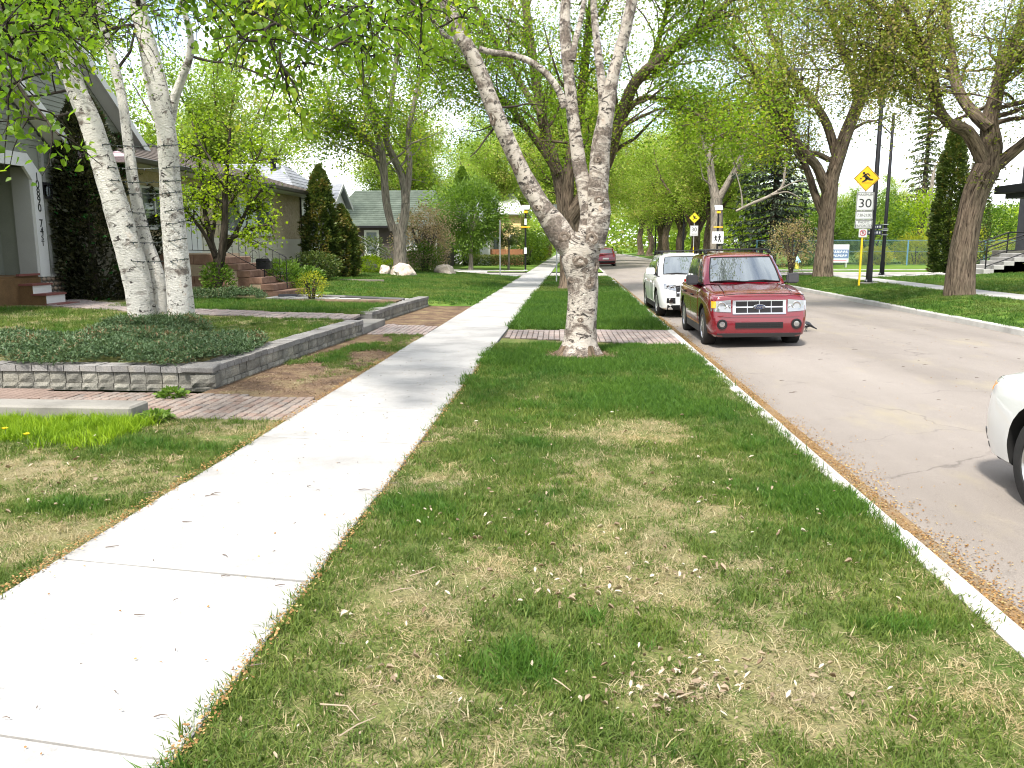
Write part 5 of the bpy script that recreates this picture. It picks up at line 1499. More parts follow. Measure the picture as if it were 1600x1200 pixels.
def make_wheel(parent, x, y, side, R_=0.36, wdt=0.235, spokes=6):
    """wheel at local (x, y), outer face towards side*X"""
    w = empty('wheel', (x, y, R_)); w.parent = parent
    t = MB()
    prof = [(R_ * 0.62, -wdt * .5), (R_ * 0.9, -wdt * .5), (R_ * 0.975, -wdt * .42), (R_, -wdt * .3), (R_, wdt * .3), (R_ * 0.975, wdt * .42), (R_ * 0.9, wdt * .5), (R_ * 0.64, wdt * .5), (R_ * 0.62, wdt * .45)]
    t.lathe(prof, 32, axis='X', cap=False)
    t.build('tyre', M_TYRE, w, 40)
    r = MB()
    s = side
    r.lathe([(R_ * .64, s * wdt * .46), (R_ * .60, s * wdt * .48), (R_ * .57, s * wdt * .42), (R_ * .56, -s * wdt * .3)], 28, axis='X', cap=False)
    r.lathe([(R_ * .16, s * wdt * .2), (R_ * .16, s * wdt * .42), (R_ * .12, s * wdt * .45), (0.002, s * wdt * .45)], 16, axis='X')
    for k in range(spokes):
        a = 2 * math.pi * k / spokes + 0.2
        M = Matrix.Rotation(a, 4, 'X')
        r.add([M @ Vector(p) for p in ((s * wdt * .43, -0.032, R_ * .12), (s * wdt * .43, 0.032, R_ * .12), (s * wdt * .46, 0.045, R_ * .59), (s * wdt * .46, -0.045, R_ * .59), (s * wdt * .3, -0.032, R_ * .12), (s * wdt * .3, 0.032, R_ * .12), (s * wdt * .34, 0.045, R_ * .59), (s * wdt * .34, -0.045, R_ * .59))],
              [(0, 1, 2, 3), (0, 4, 5, 1), (1, 5, 6, 2), (3, 2, 6, 7), (0, 3, 7, 4)])
    r.build('rim', M_ALLOY, w, 35)
    d = MB(); d.lathe([(0.002, -s * wdt * .1), (R_ * .55, -s * wdt * .1), (R_ * .55, -s * wdt * .15), (0.002, -s * wdt * .15)], 20, axis='X'); d.build('brake_disc', M_GREYPLASTIC, w)
    return w

def suv(name, label, paint, p, loc, rz, tilt=0.0, group=None):
    """front at y=0 looking to -Y, x across, z up from the road"""
    root = empty(name, loc, rz, label, 'car', group)
    root.rotation_euler = (0, tilt, rz)
    W2 = p['W'] / 2; Ln = p['L']; fa = p['fa']; ra = fa + p['wb']; Rw = p.get('R', 0.36)
    belt0, belt1 = p['belt']                # beltline height front and rear
    hood0, hood1 = p['hood']                # hood front edge and cowl height
    cow = p['cowl']; ws = p['wtop']; H = p['H']; sill = 0.24
    ra_r = Rw + 0.075
    def plan(y):                            # half width along the car
        return W2 * float(np.interp(y, [0, 0.04, 0.12, 0.3, 0.6, 1.0, Ln - 0.7, Ln - 0.25, Ln - 0.06, Ln], p['plan']))
    def zdeck(y):
        return float(np.interp(y, [0, 0.03, 0.10, 0.2, cow, cow + 0.3, Ln - 0.3, Ln - 0.05, Ln], [hood0 - 0.05, hood0 - 0.015, hood0, hood0 + 0.03, hood1, belt0 + 0.01, belt1, belt1 - 0.02, belt1 - 0.06]))
    def ylean(y, z):                        # nose and tail raked and rounded in profile
        k = max(0.0, 1 - y / 0.45)
        s = float(np.interp(z, [0.2, 0.3, 0.45, 0.62, 0.75, 1.05], p['nose']))
        kr = max(0.0, 1 - (Ln - y) / 0.4)
        sr = float(np.interp(z, [0.2, 0.35, 0.55, 0.75, 1.1], [0.10, 0.02, 0.0, 0.07, 0.12]))
        return y + s * k - sr * kr
    ys = sorted(set([0, 0.03, 0.08, 0.16, 0.3, 0.45] + list(np.linspace(0.6, Ln - 0.6, 22)) + [Ln - 0.4, Ln - 0.25, Ln - 0.12, Ln - 0.04, Ln]))
    SH = [(0.0, 0.90), (0.06, 0.955), (0.25, 0.985), (0.5, 1.0), (0.72, 0.998), (0.86, 0.985), (0.94, 0.96), (0.985, 0.925), (1.0, 0.88)]
    TOP = [0.80, 0.62, 0.4, 0.2]
    b = MB(); rows = []
    for y in ys:
        hw = plan(y); zd = zdeck(y); row = []
        zs = sill + (0.12 if False else 0)
        for f, kx in SH:
            z = zs + (zd - 0.045 - zs) * f
            row.append((hw * kx, ylean(y, z), z))
        for i, kx in enumerate(TOP):
            z = zd - 0.045 * (kx ** 2)
            # hood crease
            crease = 0.018 * math.exp(-((kx - 0.62) / 0.12) ** 2) if 0.2 < y < cow else 0
            row.append((hw * kx, ylean(y, z), z + crease * 0.6))
        row.append((0, ylean(y, zd), zd + 0.004))
        full = row + [(-x, yy, z) for x, yy, z in row[-2::-1]]
        rows.append(full)
    n = len(rows[0])
    vs = [q for r_ in rows for q in r_]
    fs = []
    for i in range(len(rows) - 1):
        for k in range(n - 1):
            fs.append((i * n + k, i * n + k + 1, (i + 1) * n + k + 1, (i + 1) * n + k))
        fs.append((i * n + n - 1, i * n, (i + 1) * n, (i + 1) * n + n - 1))
    for e in (0, len(rows) - 1):            # nose and tail closed by strips across
        for k in range(n // 2 - 1):
            fs.append((e * n + k, e * n + k + 1, e * n + n - 2 - k, e * n + n - 1 - k))
        fs.append((e * n + n // 2 - 1, e * n + n // 2, e * n + n // 2 + 1))
    b.add(vs, fs)
    # wheel arches cut by boolean
    bo = b.build('body', paint)
    cut = MB()
    for yy in (fa, ra):
        cut.lathe([(ra_r, -W2 - 0.2), (ra_r, -W2 + 0.33)], 28, axis='X', M=Matrix.Translation((0, yy, Rw)))
        cut.lathe([(ra_r, W2 - 0.33), (ra_r, W2 + 0.2)], 28, axis='X', M=Matrix.Translation((0, yy, Rw)))
    co = cut.build('arch_cutter', M_WELL)
    md = bo.modifiers.new('arch', 'BOOLEAN'); md.operation = 'DIFFERENCE'; md.object = co; md.solver = 'EXACT'
    dg = bpy.context.evaluated_depsgraph_get()
    me = bpy.data.meshes.new_from_object(bo.evaluated_get(dg))
    bo.modifiers.clear(); bo.data = me
    bpy.data.objects.remove(co)
    if len(me.materials) < 2:
        while len(me.materials) < 2: me.materials.append(M_WELL)
    me.materials[0] = paint; me.materials[1] = M_WELL
    # faces inside the arches read as black wells
    for f in me.polygons:
        c = f.center; f.material_index = 0
        for yy in (fa, ra):
            d = math.hypot(c.y - yy, c.z - Rw)
            if d < ra_r + 0.01 and abs(c.x) < plan(c.y) - 0.02: f.material_index = 1
    me.polygons.foreach_set('use_smooth', [True] * len(me.polygons)); me.set_sharp_from_angle(angle=R(32))
    bo.parent = root

    def surf(y, z):                          # outer skin of the body side
        zd = zdeck(y); f = (z - sill) / (zd - 0.045 - sill)
        return plan(y) * float(np.interp(f, [a for a, _ in SH], [c for _, c in SH]))
    # --- greenhouse
    gw0 = W2 * 0.885; gw1 = W2 * p.get('roofw', 0.70)
    zr = H - p.get('rail', 0.06)
    def ring(t):                             # t: 0 beltline, 1 roof edge; half ring front centre -> rear centre
        z = (1 - t)
        yf = cow + (ws - cow) * t; yr = Ln - 0.06 - p['rearlean'] * t
        hw = gw0 + (gw1 - gw0) * t
        zf = hood1 - 0.015 + (zr - 0.03 - hood1) * t; zb = belt1 - 0.02 + (zr - 0.05 - belt1) * t
        zmid = belt0 + (zr - belt0) * t
        pts = [(0, yf, zf + 0.0), (hw * .5, yf + .03, zf), (hw * .84, yf + .11, zf - .005), (hw * .97, yf + .22, zf - .012 + (zmid - zf) * .2)]
        for s in np.linspace(0.12, 0.94, 7):
            y = yf + .22 + (yr - .16 - yf - .22) * s
            pts.append((hw * (1.0 - 0.05 * s), y, (zf + (zb - zf) * s) + 0.012 * math.sin(math.pi * s)))
        pts += [(hw * .9, yr - .10, zb), (hw * .72, yr - .02, zb), (0, yr, zb)]
        return pts
    tt = [0, 0.08, 0.5, 0.92, 1.0]
    bul = [0, 0.006, 0.02, 0.006, 0.0]
    g = MB(); half = [ring(t) for t in tt]
    nh = len(half[0])
    allr = []
    for t, rg in enumerate(half):
        rg = [(x + (bul[t] if x > 0.1 else 0), y, z) for x, y, z in rg]
        allr.append(rg + [(-x, y, z) for x, y, z in rg[-2:0:-1]])
    m_ = len(allr[0]); vs = [q for r_ in allr for q in r_]; fs = []
    for i in range(len(tt) - 1):
        for k in range(m_):
            fs.append((i * m_ + k, i * m_ + (k + 1) % m_, (i + 1) * m_ + (k + 1) % m_, (i + 1) * m_ + k))
    # roof: rows across, crowned
    last = (len(tt) - 1) * m_
    base = len(vs)
    top = [(x * 0.93, y * 0.94 + (ws + Ln) / 2 * 0.06, z + 0.028) for x, y, z in allr[-1]]
    top2 = [(x * 0.55, y * 0.8 + (ws + Ln) / 2 * 0.2, zr + 0.03) for x, y, z in allr[-1]]
    vs += top + top2
    for k in range(m_):
        k2 = (k + 1) % m_
        fs.append((last + k, last + k2, base + k2, base + k))
        fs.append((base + k, base + k2, base + m_ + k2, base + m_ + k))
    fs.append(tuple(base + m_ + k for k in range(m_)))
    g.add(vs, fs)
    g.build('roof', paint, root, 38)
    # glass: patches of the same shell, a few millimetres proud
    def gp(k, t):                            # k along the half ring (float), t up
        a, bb = ring(t), None
        i = min(int(k), nh - 2); f = k - i
        P0, P1 = Vector(a[i]), Vector(a[i + 1])
        q = P0 + (P1 - P0) * f
        if q.x > 0.1: q.x += float(np.interp(t, tt, bul))
        return q
    def patch(nm, ks, t0, t1, mat, side, off=0.006, t0f=None, t1f=None):
        m = MB(); T = 5
        grid = []
        for j in range(T):
            for i, k in enumerate(ks):
                a = t0f(i / (len(ks) - 1)) if t0f else t0
                c = t1f(i / (len(ks) - 1)) if t1f else t1
                t = a + (c - a) * j / (T - 1)
                q = gp(k, t)
                if side == 0: grid.append(q)
                else: grid.append(Vector((q.x * side, q.y, q.z)))
        nk = len(ks)
        nrm = (grid[nk - 1] - grid[0]).cross(grid[(T - 1) * nk] - grid[0]).normalized()
        cen = sum(grid, Vector()) / len(grid)
        if nrm.dot(cen - Vector((0, Ln * .55, 1.0))) < 0: nrm = -nrm
        vs = [q + nrm * off for q in grid] + [q - nrm * 0.004 for q in grid]
        N = len(grid); fs = []
        for j in range(T - 1):
            for i in range(nk - 1):
                fs.append((j * nk + i, j * nk + i + 1, (j + 1) * nk + i + 1, (j + 1) * nk + i))
        rim = [i for i in range(nk)] + [j * nk + nk - 1 for j in range(1, T)] + [(T - 1) * nk + i for i in range(nk - 2, -1, -1)] + [j * nk for j in range(T - 2, 0, -1)]
        for a, c in zip(rim, rim[1:] + rim[:1]): fs.append((a, c, N + c, N + a))
        m.add(vs, fs)
        return m.build(nm, mat, root, 40)
    # windshield spans the centre, so build from both halves
    m = MB(); ks = [2.0, 1.5, 1.0, 0.5, 0.0]; T = 6; grid = []
    for j in range(T):
        t = 0.05 + 0.90 * j / (T - 1)
        rowp = [gp(k, t) for k in ks]
        full = [Vector((q.x, q.y, q.z)) for q in rowp] + [Vector((-q.x, q.y, q.z)) for q in rowp[-2::-1]]
        grid += full
    nk = 9
    nrm = Vector((0, -(zr - hood1), (ws - cow))).normalized()
    vs = [q + nrm * 0.012 for q in grid]
    m.add(vs, [(j * nk + i, j * nk + i + 1, (j + 1) * nk + i + 1, (j + 1) * nk + i) for j in range(T - 1) for i in range(nk - 1)])
    m.build('windshield', M_CARGLASS, root, 60)
    m = MB()
    fr = [grid[i] + nrm * 0.014 for i in range(nk)] + [grid[j * nk + nk - 1] + nrm * 0.014 for j in range(1, T)] + [grid[(T - 1) * nk + i] + nrm * 0.014 for i in range(nk - 2, -1, -1)] + [grid[j * nk] + nrm * 0.014 for j in range(T - 2, 0, -1)]
    m.tube(fr + [fr[0]], 0.012, 5); m.build('windshield_seal', M_CLAD, root)
    for sd in (1, -1):
        patch('side_window', [3.35, 4.2, 5.0, 5.85], 0.07, 0.9, M_SIDEGLASS, sd, t1f=lambda f: 0.9 if f > 0.2 else 0.62 + f)
        patch('side_window', [6.05, 7.0, 7.9, 8.15], 0.07, 0.9, M_SIDEGLASS, sd)
        patch('side_window', [8.4, 9.2, 10.0, 10.2], 0.09, 0.88, M_SIDEGLASS, sd)
        patch('pillar_trim', [5.88, 5.95, 6.02], 0.06, 0.92, M_CLAD, sd, 0.005)
    m = MB(); ks = [nh - 2.0, nh - 1.5, nh - 1.001]; grid = []
    for j in range(4):
        t = 0.12 + 0.76 * j / 3
        rp = [gp(k, t) for k in ks]
        grid += rp + [Vector((-q.x, q.y, q.z)) for q in rp[-2::-1]]
    m.add([q + Vector((0, 0.008, 0.002)) for q in grid], [(j * 5 + i, j * 5 + i + 1, (j + 1) * 5 + i + 1, (j + 1) * 5 + i) for j in range(3) for i in range(4)])
    m.build('rear_window', M_SIDEGLASS, root, 60)
    # doors as skins a few millimetres proud, with handles
    for sd in (1, -1):
        for (y0, y1) in ((fa + ra_r + 0.10, fa + 1.42), (fa + 1.44, ra - 0.12)):
            m = MB(); ny, nzz = 6, 8; q = []
            for j in range(nzz):
                for i in range(ny):
                    y = y0 + (y1 - y0) * i / (ny - 1)
                    z = 0.40 + (zdeck(y) - 0.075 - 0.40) * j / (nzz - 1)
                    yy = y
                    if j < 3 and y > ra - ra_r - .1: yy = min(y, ra - ra_r - 0.05)
                    q.append(Vector((sd * (surf(yy, z) + 0.005), yy, z)))
            m.add(q, [(j * ny + i, j * ny + i + 1, (j + 1) * ny + i + 1, (j + 1) * ny + i) for j in range(nzz - 1) for i in range(ny - 1)])
            q2 = [Vector((v.x - sd * 0.02, v.y, v.z)) for v in q]
            rim = [i for i in range(ny)] + [j * ny + ny - 1 for j in range(1, nzz)] + [(nzz - 1) * ny + i for i in range(ny - 2, -1, -1)] + [j * ny for j in range(nzz - 2, 0, -1)]
            m.add([q[i] for i in rim] + [q2[i] for i in rim], [(i, (i + 1) % len(rim), len(rim) + (i + 1) % len(rim), len(rim) + i) for i in range(len(rim))])
            dr = m.build('door', paint, root, 35)
            zh = zdeck(y1) - 0.20
            MB().box(sd * (surf(y1 - .15, zh) + 0.02) - 0.012, sd * (surf(y1 - .15, zh) + 0.02) + 0.012, y1 - 0.27, y1 - 0.06, zh - 0.018, zh + 0.018, bev=0.006).build('handle', p.get('handle', M_CLAD), dr)
        # sill cladding and arch lips
        y0, y1 = fa + ra_r + 0.02, ra - ra_r - 0.02
        MB().box(min(sd * (surf(1.5, 0.3) - 0.10), sd * (surf(1.5, 0.3) + 0.012)), max(sd * (surf(1.5, 0.3) - 0.10), sd * (surf(1.5, 0.3) + 0.012)), y0, y1, 0.21, 0.37, bev=0.015).build('sill', p.get('sillmat', M_CLAD), root)
        # mirror
        mz = zdeck(cow + 0.25) + 0.06
        my = cow + 0.42
        mm = MB()
        mm.tube([(sd * (gw0 - 0.03), my + 0.03, mz - 0.04), (sd * (W2 + 0.02), my, mz + 0.01)], 0.03, 6)
        mm.build('mirror_arm', M_CLAD, root)
        mm = MB(); bm = bmesh.new(); bmesh.ops.create_cube(bm, size=1)
        for v in bm.verts:
            v.co = Vector((v.co.x * 0.23, v.co.y * (0.12 if v.co.z > 0 else 0.10), v.co.z * 0.19))
        bmesh.ops.bevel(bm, geom=list(bm.edges), offset=0.025, segments=2, affect='EDGES')
        bm.verts.index_update()
        mm.add([v.co + Vector((sd * (W2 + 0.075), my - 0.01, mz + 0.05)) for v in bm.verts], [[v.index for v in f.verts] for f in bm.faces]); bm.free()
        mo = mm.build('mirror', p.get('mirror', M_GREYPLASTIC), root, 50)
        MB().box(sd * (W2 + 0.075) - 0.085, sd * (W2 + 0.075) + 0.085, my + 0.052, my + 0.058, mz - 0.02, mz + 0.115).build('mirror_glass', M_CHROME, mo)
        # roof rail
        x = sd * gw1 * 0.93; y0, y1 = ws + 0.25, Ln - 0.75
        k = MB(); k.tube([(x, y0, zr + 0.012), (x, y0 + 0.14, zr + 0.062), (x, (y0 + y1) / 2, zr + 0.075), (x, y1 - 0.14, zr + 0.062), (x, y1, zr + 0.008)], [0.022, 0.02, 0.018, 0.02, 0.022], 6)
        for yy in (y0 + 0.16, (y0 + y1) / 2, y1 - 0.16): k.box(x - 0.022, x + 0.022, yy - 0.08, yy + 0.08, zr - 0.005, zr + 0.06)
        k.build('roof_rail', p.get('railmat', M_CLAD), root, 40)
        for yy in (fa, ra): make_wheel(root, sd * (W2 - 0.135), yy, sd, Rw, 0.23, p.get('spokes', 6))
    # cross bars, wipers
    for yy in (ws + 0.5, Ln - 1.05):
        MB().tube([(-gw1 * .93, yy, zr + 0.075), (0, yy, zr + 0.085), (gw1 * .93, yy, zr + 0.075)], 0.014, 6).build('cross_bar', M_CLAD, root)
    for x0, x1 in ((-0.62, -0.02), (0.05, 0.62)):
        MB().tube([(x0, cow + 0.05, hood1 + 0.03), ((x0 + x1) / 2, cow + 0.03, hood1 + 0.045), (x1, cow + 0.0, hood1 + 0.02)], [0.010, 0.012, 0.008], 5).build('wiper', M_CLAD, root)
    MB().box(-W2 + 0.25, W2 - 0.25, 0.35, Ln - 0.35, 0.2, 0.30).build('underbody', M_WELL, root)
    # front and rear details placed on the skin
    def nose(x, z):                          # y of the nose skin at (x, z)
        best = 0.5
        for y in np.linspace(0, 0.6, 61):
            if surf(y, min(z, zdeck(y) - 0.05)) >= abs(x): best = y; break
        return ylean(best, z)
    def plate(nm, x0, x1, z0, z1, mat, d=0.01, th=0.05, n=6, par=None, taper=(0, 0, 0, 0), nz_=4):
        """patch of the nose skin lifted by d; taper shifts z of the four corners"""
        m = MB(); q = []
        for j in range(nz_):
            for i in range(n):
                f = i / (n - 1); x = x0 + (x1 - x0) * f
                za = z0 + taper[0] * (1 - f) + taper[1] * f; zb = z1 + taper[2] * (1 - f) + taper[3] * f
                z = za + (zb - za) * j / (nz_ - 1)
                q.append(Vector((x, nose(x, z) - d, z)))
        N = len(q)
        vs = q + [v + Vector((0, th, 0)) for v in q]
        fs = [(j * n + i, j * n + i + 1, (j + 1) * n + i + 1, (j + 1) * n + i) for j in range(nz_ - 1) for i in range(n - 1)]
        rim = [i for i in range(n)] + [j * n + n - 1 for j in range(1, nz_)] + [(nz_ - 1) * n + i for i in range(n - 2, -1, -1)] + [j * n for j in range(nz_ - 2, 0, -1)]
        fs += [(a, c, N + c, N + a) for a, c in zip(rim, rim[1:] + rim[:1])]
        m.add(vs, fs)
        return m.build(nm, mat, par or root, 30)
    root_tools = dict(root=root, nose=nose, plate=plate, W2=W2, surf=surf, zdeck=zdeck, Ln=Ln, fa=fa, ylean=ylean, plan=plan)
    for sd in (1, -1):
        tl = MB(); yb = Ln - 0.10
        tl.box(min(sd * W2 * .70, sd * W2 * .86), max(sd * W2 * .70, sd * W2 * .86), yb - 0.12, yb + 0.03, 0.78, 1.12, bev=0.02)
        tl.build('tail_light', M_TAIL, root)
    MB().box(-0.26, 0.26, Ln - 0.01, Ln + 0.012, 0.62, 0.76).build('licence_plate', M_WHITE, root)
    MB().box(-W2 * .86, W2 * .86, Ln - 0.15, Ln + 0.03, 0.34, 0.5, bev=0.03).build('rear_bumper', M_CLAD, root)
    return root_tools

# --- red SUV
RP = dict(W=1.80, L=4.44, H=1.76, fa=0.84, wb=2.62, belt=(1.08, 1.12), hood=(1.02, 1.16), cowl=1.20, wtop=1.80, rearlean=0.30, roofw=0.755, rail=0.06,
          plan=[0.86, 0.915, 0.955, 0.98, 0.995, 1.0, 1.0, 0.985, 0.95, 0.88], nose=[0.09, 0.0, 0.0, 0.015, 0.05, 0.06], R=0.365, spokes=6, sillmat=M_GREYPLASTIC)
T = suv('parked_car', 'dark red SUV with chrome grille and black roof rails parked at the kerb', M_RED, RP, (3.37, 15.0, -0.135), 0.0, R(-1.1))
rt, pl, ns = T['root'], T['plate'], T['nose']
gr = pl('grille', -0.47, 0.47, 0.655, 0.90, M_CHROME, 0.022, 0.06, 8)
for (za, zb) in ((0.678, 0.768), (0.79, 0.882)):
    for i in range(4):
        xa = -0.42 + 0.21 * i
        pl('grille_mesh', xa + 0.006, xa + 0.204, za, zb, M_CLAD, 0.025, 0.01, 4, gr, (0, 0, 0, 0), 2)
em = MB(); em.lathe([(0.002, 0.0), (0.098, 0.0), (0.108, 0.004), (0.11, 0.012), (0.098, 0.02), (0.002, 0.02)], 28, axis='Y')
em.v = [(x, -y, z * 0.46) for x, y, z in em.v]
eo = em.build('emblem', M_CHROME, gr, 40, (0, ns(0, 0.78) - 0.022, 0.78))
e2 = MB(); e2.lathe([(0.002, 0.0), (0.094, 0.0), (0.09, 0.003), (0.002, 0.003)], 28, axis='Y')
e2.v = [(x, -y, z * 0.44) for x, y, z in e2.v]
e2.build('badge', M_BLUE, gr, 40, (0, ns(0, 0.78) - 0.0425, 0.78))
text('lettering', 'Ford', 0.072, M_CHROME, gr, (0, ns(0, 0.78) - 0.047, 0.781), (R(90), 0, 0), 0.002, sx=1.15)
for sd in (1, -1):
    a, c = (0.50, 0.845) if sd > 0 else (-0.845, -0.50)
    hl = pl('headlight', a, c, 0.69, 0.91, M_LAMPCLEAR, 0.016, 0.05, 7, None, (0, 0.02, 0, -0.03) if sd > 0 else (0.02, 0, -0.03, 0))
    xo = (0.765, 0.838) if sd > 0 else (-0.838, -0.765)
    if sd < 0: pl('turn_signal', xo[0], xo[1], 0.765, 0.885, M_AMBER, 0.021, 0.01, 3, hl, nz_=3)
    x = sd * 0.66
    q = MB(); q.lathe([(0.07, -0.004), (0.078, 0.0), (0.07, 0.004), (0.05, -0.002), (0.02, -0.005), (0.002, -0.006)], 18, axis='Y')
    q.v = [(x + a_, ns(x, 0.80) - 0.018 - b_, 0.80 + c_) for a_, b_, c_ in q.v]; q.build('reflector', M_LAMPIN, hl, 40)
    x = sd * 0.555
    q = MB(); q.lathe([(0.042, -0.004), (0.048, 0.0), (0.042, 0.004), (0.02, -0.004), (0.002, -0.005)], 14, axis='Y')
    q.v = [(x + a_, ns(x, 0.77) - 0.018 - b_, 0.76 + c_) for a_, b_, c_ in q.v]; q.build('reflector', M_LAMPIN, hl, 40)
    x = sd * 0.655
    f = MB(); f.lathe([(0.088, -0.004), (0.092, 0.012), (0.07, 0.016), (0.055, 0.006), (0.002, 0.004)], 18, axis='Y')
    f.v = [(x + a_, ns(x, 0.47) - 0.004 - b_, 0.475 + c_) for a_, b_, c_ in f.v]; fo = f.build('fog_light', M_CLAD, rt, 40)
    f = MB(); f.lathe([(0.054, 0.008), (0.05, 0.014), (0.002, 0.016)], 16, axis='Y')
    f.v = [(x + a_, ns(x, 0.47) - 0.004 - b_, 0.475 + c_) for a_, b_, c_ in f.v]; f.build('fog_lens', M_LAMPIN, fo, 40)
lo = pl('lower_intake', -0.42, 0.42, 0.40, 0.505, M_WELL, 0.012, 0.04, 8)
for i in range(3): pl('intake_bar', -0.208 + 0.2 * i, -0.198 + 0.2 * i, 0.41, 0.497, M_CLAD, 0.016, 0.01, 2, lo, nz_=2)
for z_ in (0.432, 0.468): pl('intake_slat', -0.41, 0.41, z_, z_ + 0.006, M_CLAD, 0.015, 0.01, 8, lo, nz_=2)
pl('chin', -0.74, 0.74, 0.235, 0.31, M_GREYPLASTIC, 0.012, 0.05, 10)
pl('bumper_ridge', -0.80, 0.80, 0.60, 0.63, M_RED, 0.012, 0.05, 12)
for sd in (1, -1):
    MB().tube([(sd * 0.60, 0.16, 1.040), (sd * 0.58, 0.6, 1.098), (sd * 0.56, 1.1, 1.148)], 0.006, 4).build('hood_seam', M_WELL, rt)
MB().tube([(-0.78, 0.06, 0.985), (-0.4, 0.045, 1.016), (0, 0.04, 1.02), (0.4, 0.045, 1.016), (0.78, 0.06, 0.985)], 0.006, 4).build('hood_gap', M_WELL, rt)

# --- white SUV behind it
WP = dict(W=1.84, L=4.77, H=1.69, fa=0.93, wb=2.86, belt=(1.06, 1.12), hood=(0.92, 1.09), cowl=1.15, wtop=1.95, rearlean=0.42, roofw=0.70, rail=0.07,
          plan=[0.72, 0.82, 0.90, 0.96, 0.99, 1.0, 1.0, 0.97, 0.92, 0.82], nose=[0.10, 0.02, 0.0, 0.03, 0.09, 0.14], R=0.36, spokes=5, mirror=M_WHITECAR, handle=M_WHITECAR, railmat=M_BLACK)
T = suv('parked_car', 'white SUV with black roof rails parked close behind the red one', M_WHITECAR, WP, (3.17, 21.3, -0.135), R(1.0), R(-1.0))
rt, pl, ns = T['root'], T['plate'], T['nose']
gr = pl('grille', -0.5, 0.5, 0.58, 0.86, M_CLAD, 0.012, 0.05, 8)
for z in (0.66, 0.78): pl('grille_bar', -0.48, 0.48, z, z + 0.03, M_CHROME, 0.02, 0.02, 8, gr, nz_=2)
for sd in (1, -1):
    a, c = (0.50, 0.80) if sd > 0 else (-0.80, -0.50)
    hl = pl('headlight', a, c, 0.72, 0.87, M_LAMPCLEAR, 0.014, 0.05, 7, None, (0, 0.06, 0, 0.03) if sd > 0 else (0.06, 0, 0.03, 0))
    for x, z, r0 in ((sd * 0.60, 0.79, 0.05), (sd * 0.70, 0.82, 0.045)):
        q = MB(); q.lathe([(r0, -0.004), (r0 * 1.1, 0.0), (r0, 0.004), (r0 * .5, -0.004), (0.002, -0.006)], 14, axis='Y')
        q.v = [(x + a_, ns(x, z) - 0.016 - b_, z + c_) for a_, b_, c_ in q.v]; q.build('reflector', M_LAMPIN, hl, 40)
    a, c = (0.52, 0.74) if sd > 0 else (-0.74, -0.52)
    fb = pl('fog_light_recess', a, c, 0.40, 0.54, M_CLAD, 0.006, 0.03, 5, None, (0.02, 0, 0, 0.01))
    x = sd * 0.63
    f = MB(); f.lathe([(0.05, 0.0), (0.055, 0.01), (0.04, 0.012), (0.002, 0.008)], 16, axis='Y')
    f.v = [(x + a_, ns(x, 0.46) - 0.006 - b_, 0.465 + c_) for a_, b_, c_ in f.v]; f.build('fog_lens', M_LAMPIN, fb, 40)
pl('chin', -0.72, 0.72, 0.235, 0.36, M_CLAD, 0.010, 0.05, 10)

# --- white car cut by the right edge, its front pointing up the street
PP = dict(WP); PP.update(W=1.86, L=4.6, fa=1.08, wb=2.72, hood=(0.90, 1.06), plan=[0.66, 0.78, 0.88, 0.955, 0.99, 1.0, 1.0, 0.97, 0.92, 0.82], nose=[0.16, 0.04, 0.0, 0.02, 0.10, 0.16])
T = suv('parked_car', 'white car at the right picture edge, only its nose, headlight and front wheel in view', M_WHITECAR, PP, (4.16, 6.85, -0.125), math.pi, R(1.0))
rt, pl, ns = T['root'], T['plate'], T['nose']
pl('grille', -0.45, 0.45, 0.6, 0.8, M_CLAD, 0.012, 0.05, 8)
for sd in (1, -1):
    a, c = (0.50, 0.865) if sd > 0 else (-0.865, -0.50)
    hl = pl('headlight', a, c, 0.735, 0.845, M_LAMPCLEAR, 0.014, 0.05, 10, None, (0, 0.03, 0, 0.04) if sd > 0 else (0.03, 0, 0.04, 0))
    a, c = (0.80, 0.87) if sd > 0 else (-0.87, -0.80)
    pl('turn_signal', a, c, 0.78, 0.84, M_AMBER, 0.018, 0.02, 3, hl, nz_=3)
    pl('headlight_trim', (0.5 if sd > 0 else -0.86), (0.86 if sd > 0 else -0.5), 0.70, 0.728, M_CHROME, 0.012, 0.03, 8)
    pl('bumper_slot', (0.78 if sd > 0 else -0.83), (0.83 if sd > 0 else -0.78), 0.36, 0.44, M_GREYPLASTIC, 0.008, 0.02, 3)
pl('chin', -0.80, 0.80, 0.235, 0.33, M_CLAD, 0.010, 0.05, 14)

# --- red car far up the street
FP = dict(RP); FP.update(H=1.62, L=4.5, rail=0.03)
T = suv('parked_car', 'red car seen from behind the birch trunk, parked far up the left kerb', M_RED, FP, (2.85, 76.0, -0.135), math.pi, R(1.0))
FP2 = dict(WP); FP2.update(W=1.8)
# ---------------------------------------------------------------- signs and street furniture
M_YSIGN = plain('yellow_sign', (0.80, 0.44, 0.01), 0.5)
M_YFLU = plain('bright_yellow_sign', (0.82, 0.62, 0.02), 0.5)
M_YPOST = plain('yellow_post', (0.82, 0.56, 0.01), 0.5)
M_SIGNW = plain('white_sign', (0.56, 0.57, 0.57), 0.5)
M_SIGNB = plain('sign_black', (0.015, 0.015, 0.015), 0.5)
M_SIGNR = plain('sign_red', (0.42, 0.03, 0.06), 0.5)
M_ALU = plain('aluminium', (0.45, 0.46, 0.47), 0.45, 0.6)
M_GALV = plain('galvanised', (0.50, 0.51, 0.52), 0.5, 0.3)
M_NAVY = plain('street_name_blue', (0.018, 0.022, 0.045), 0.5)
RX = (R(90), 0, 0)

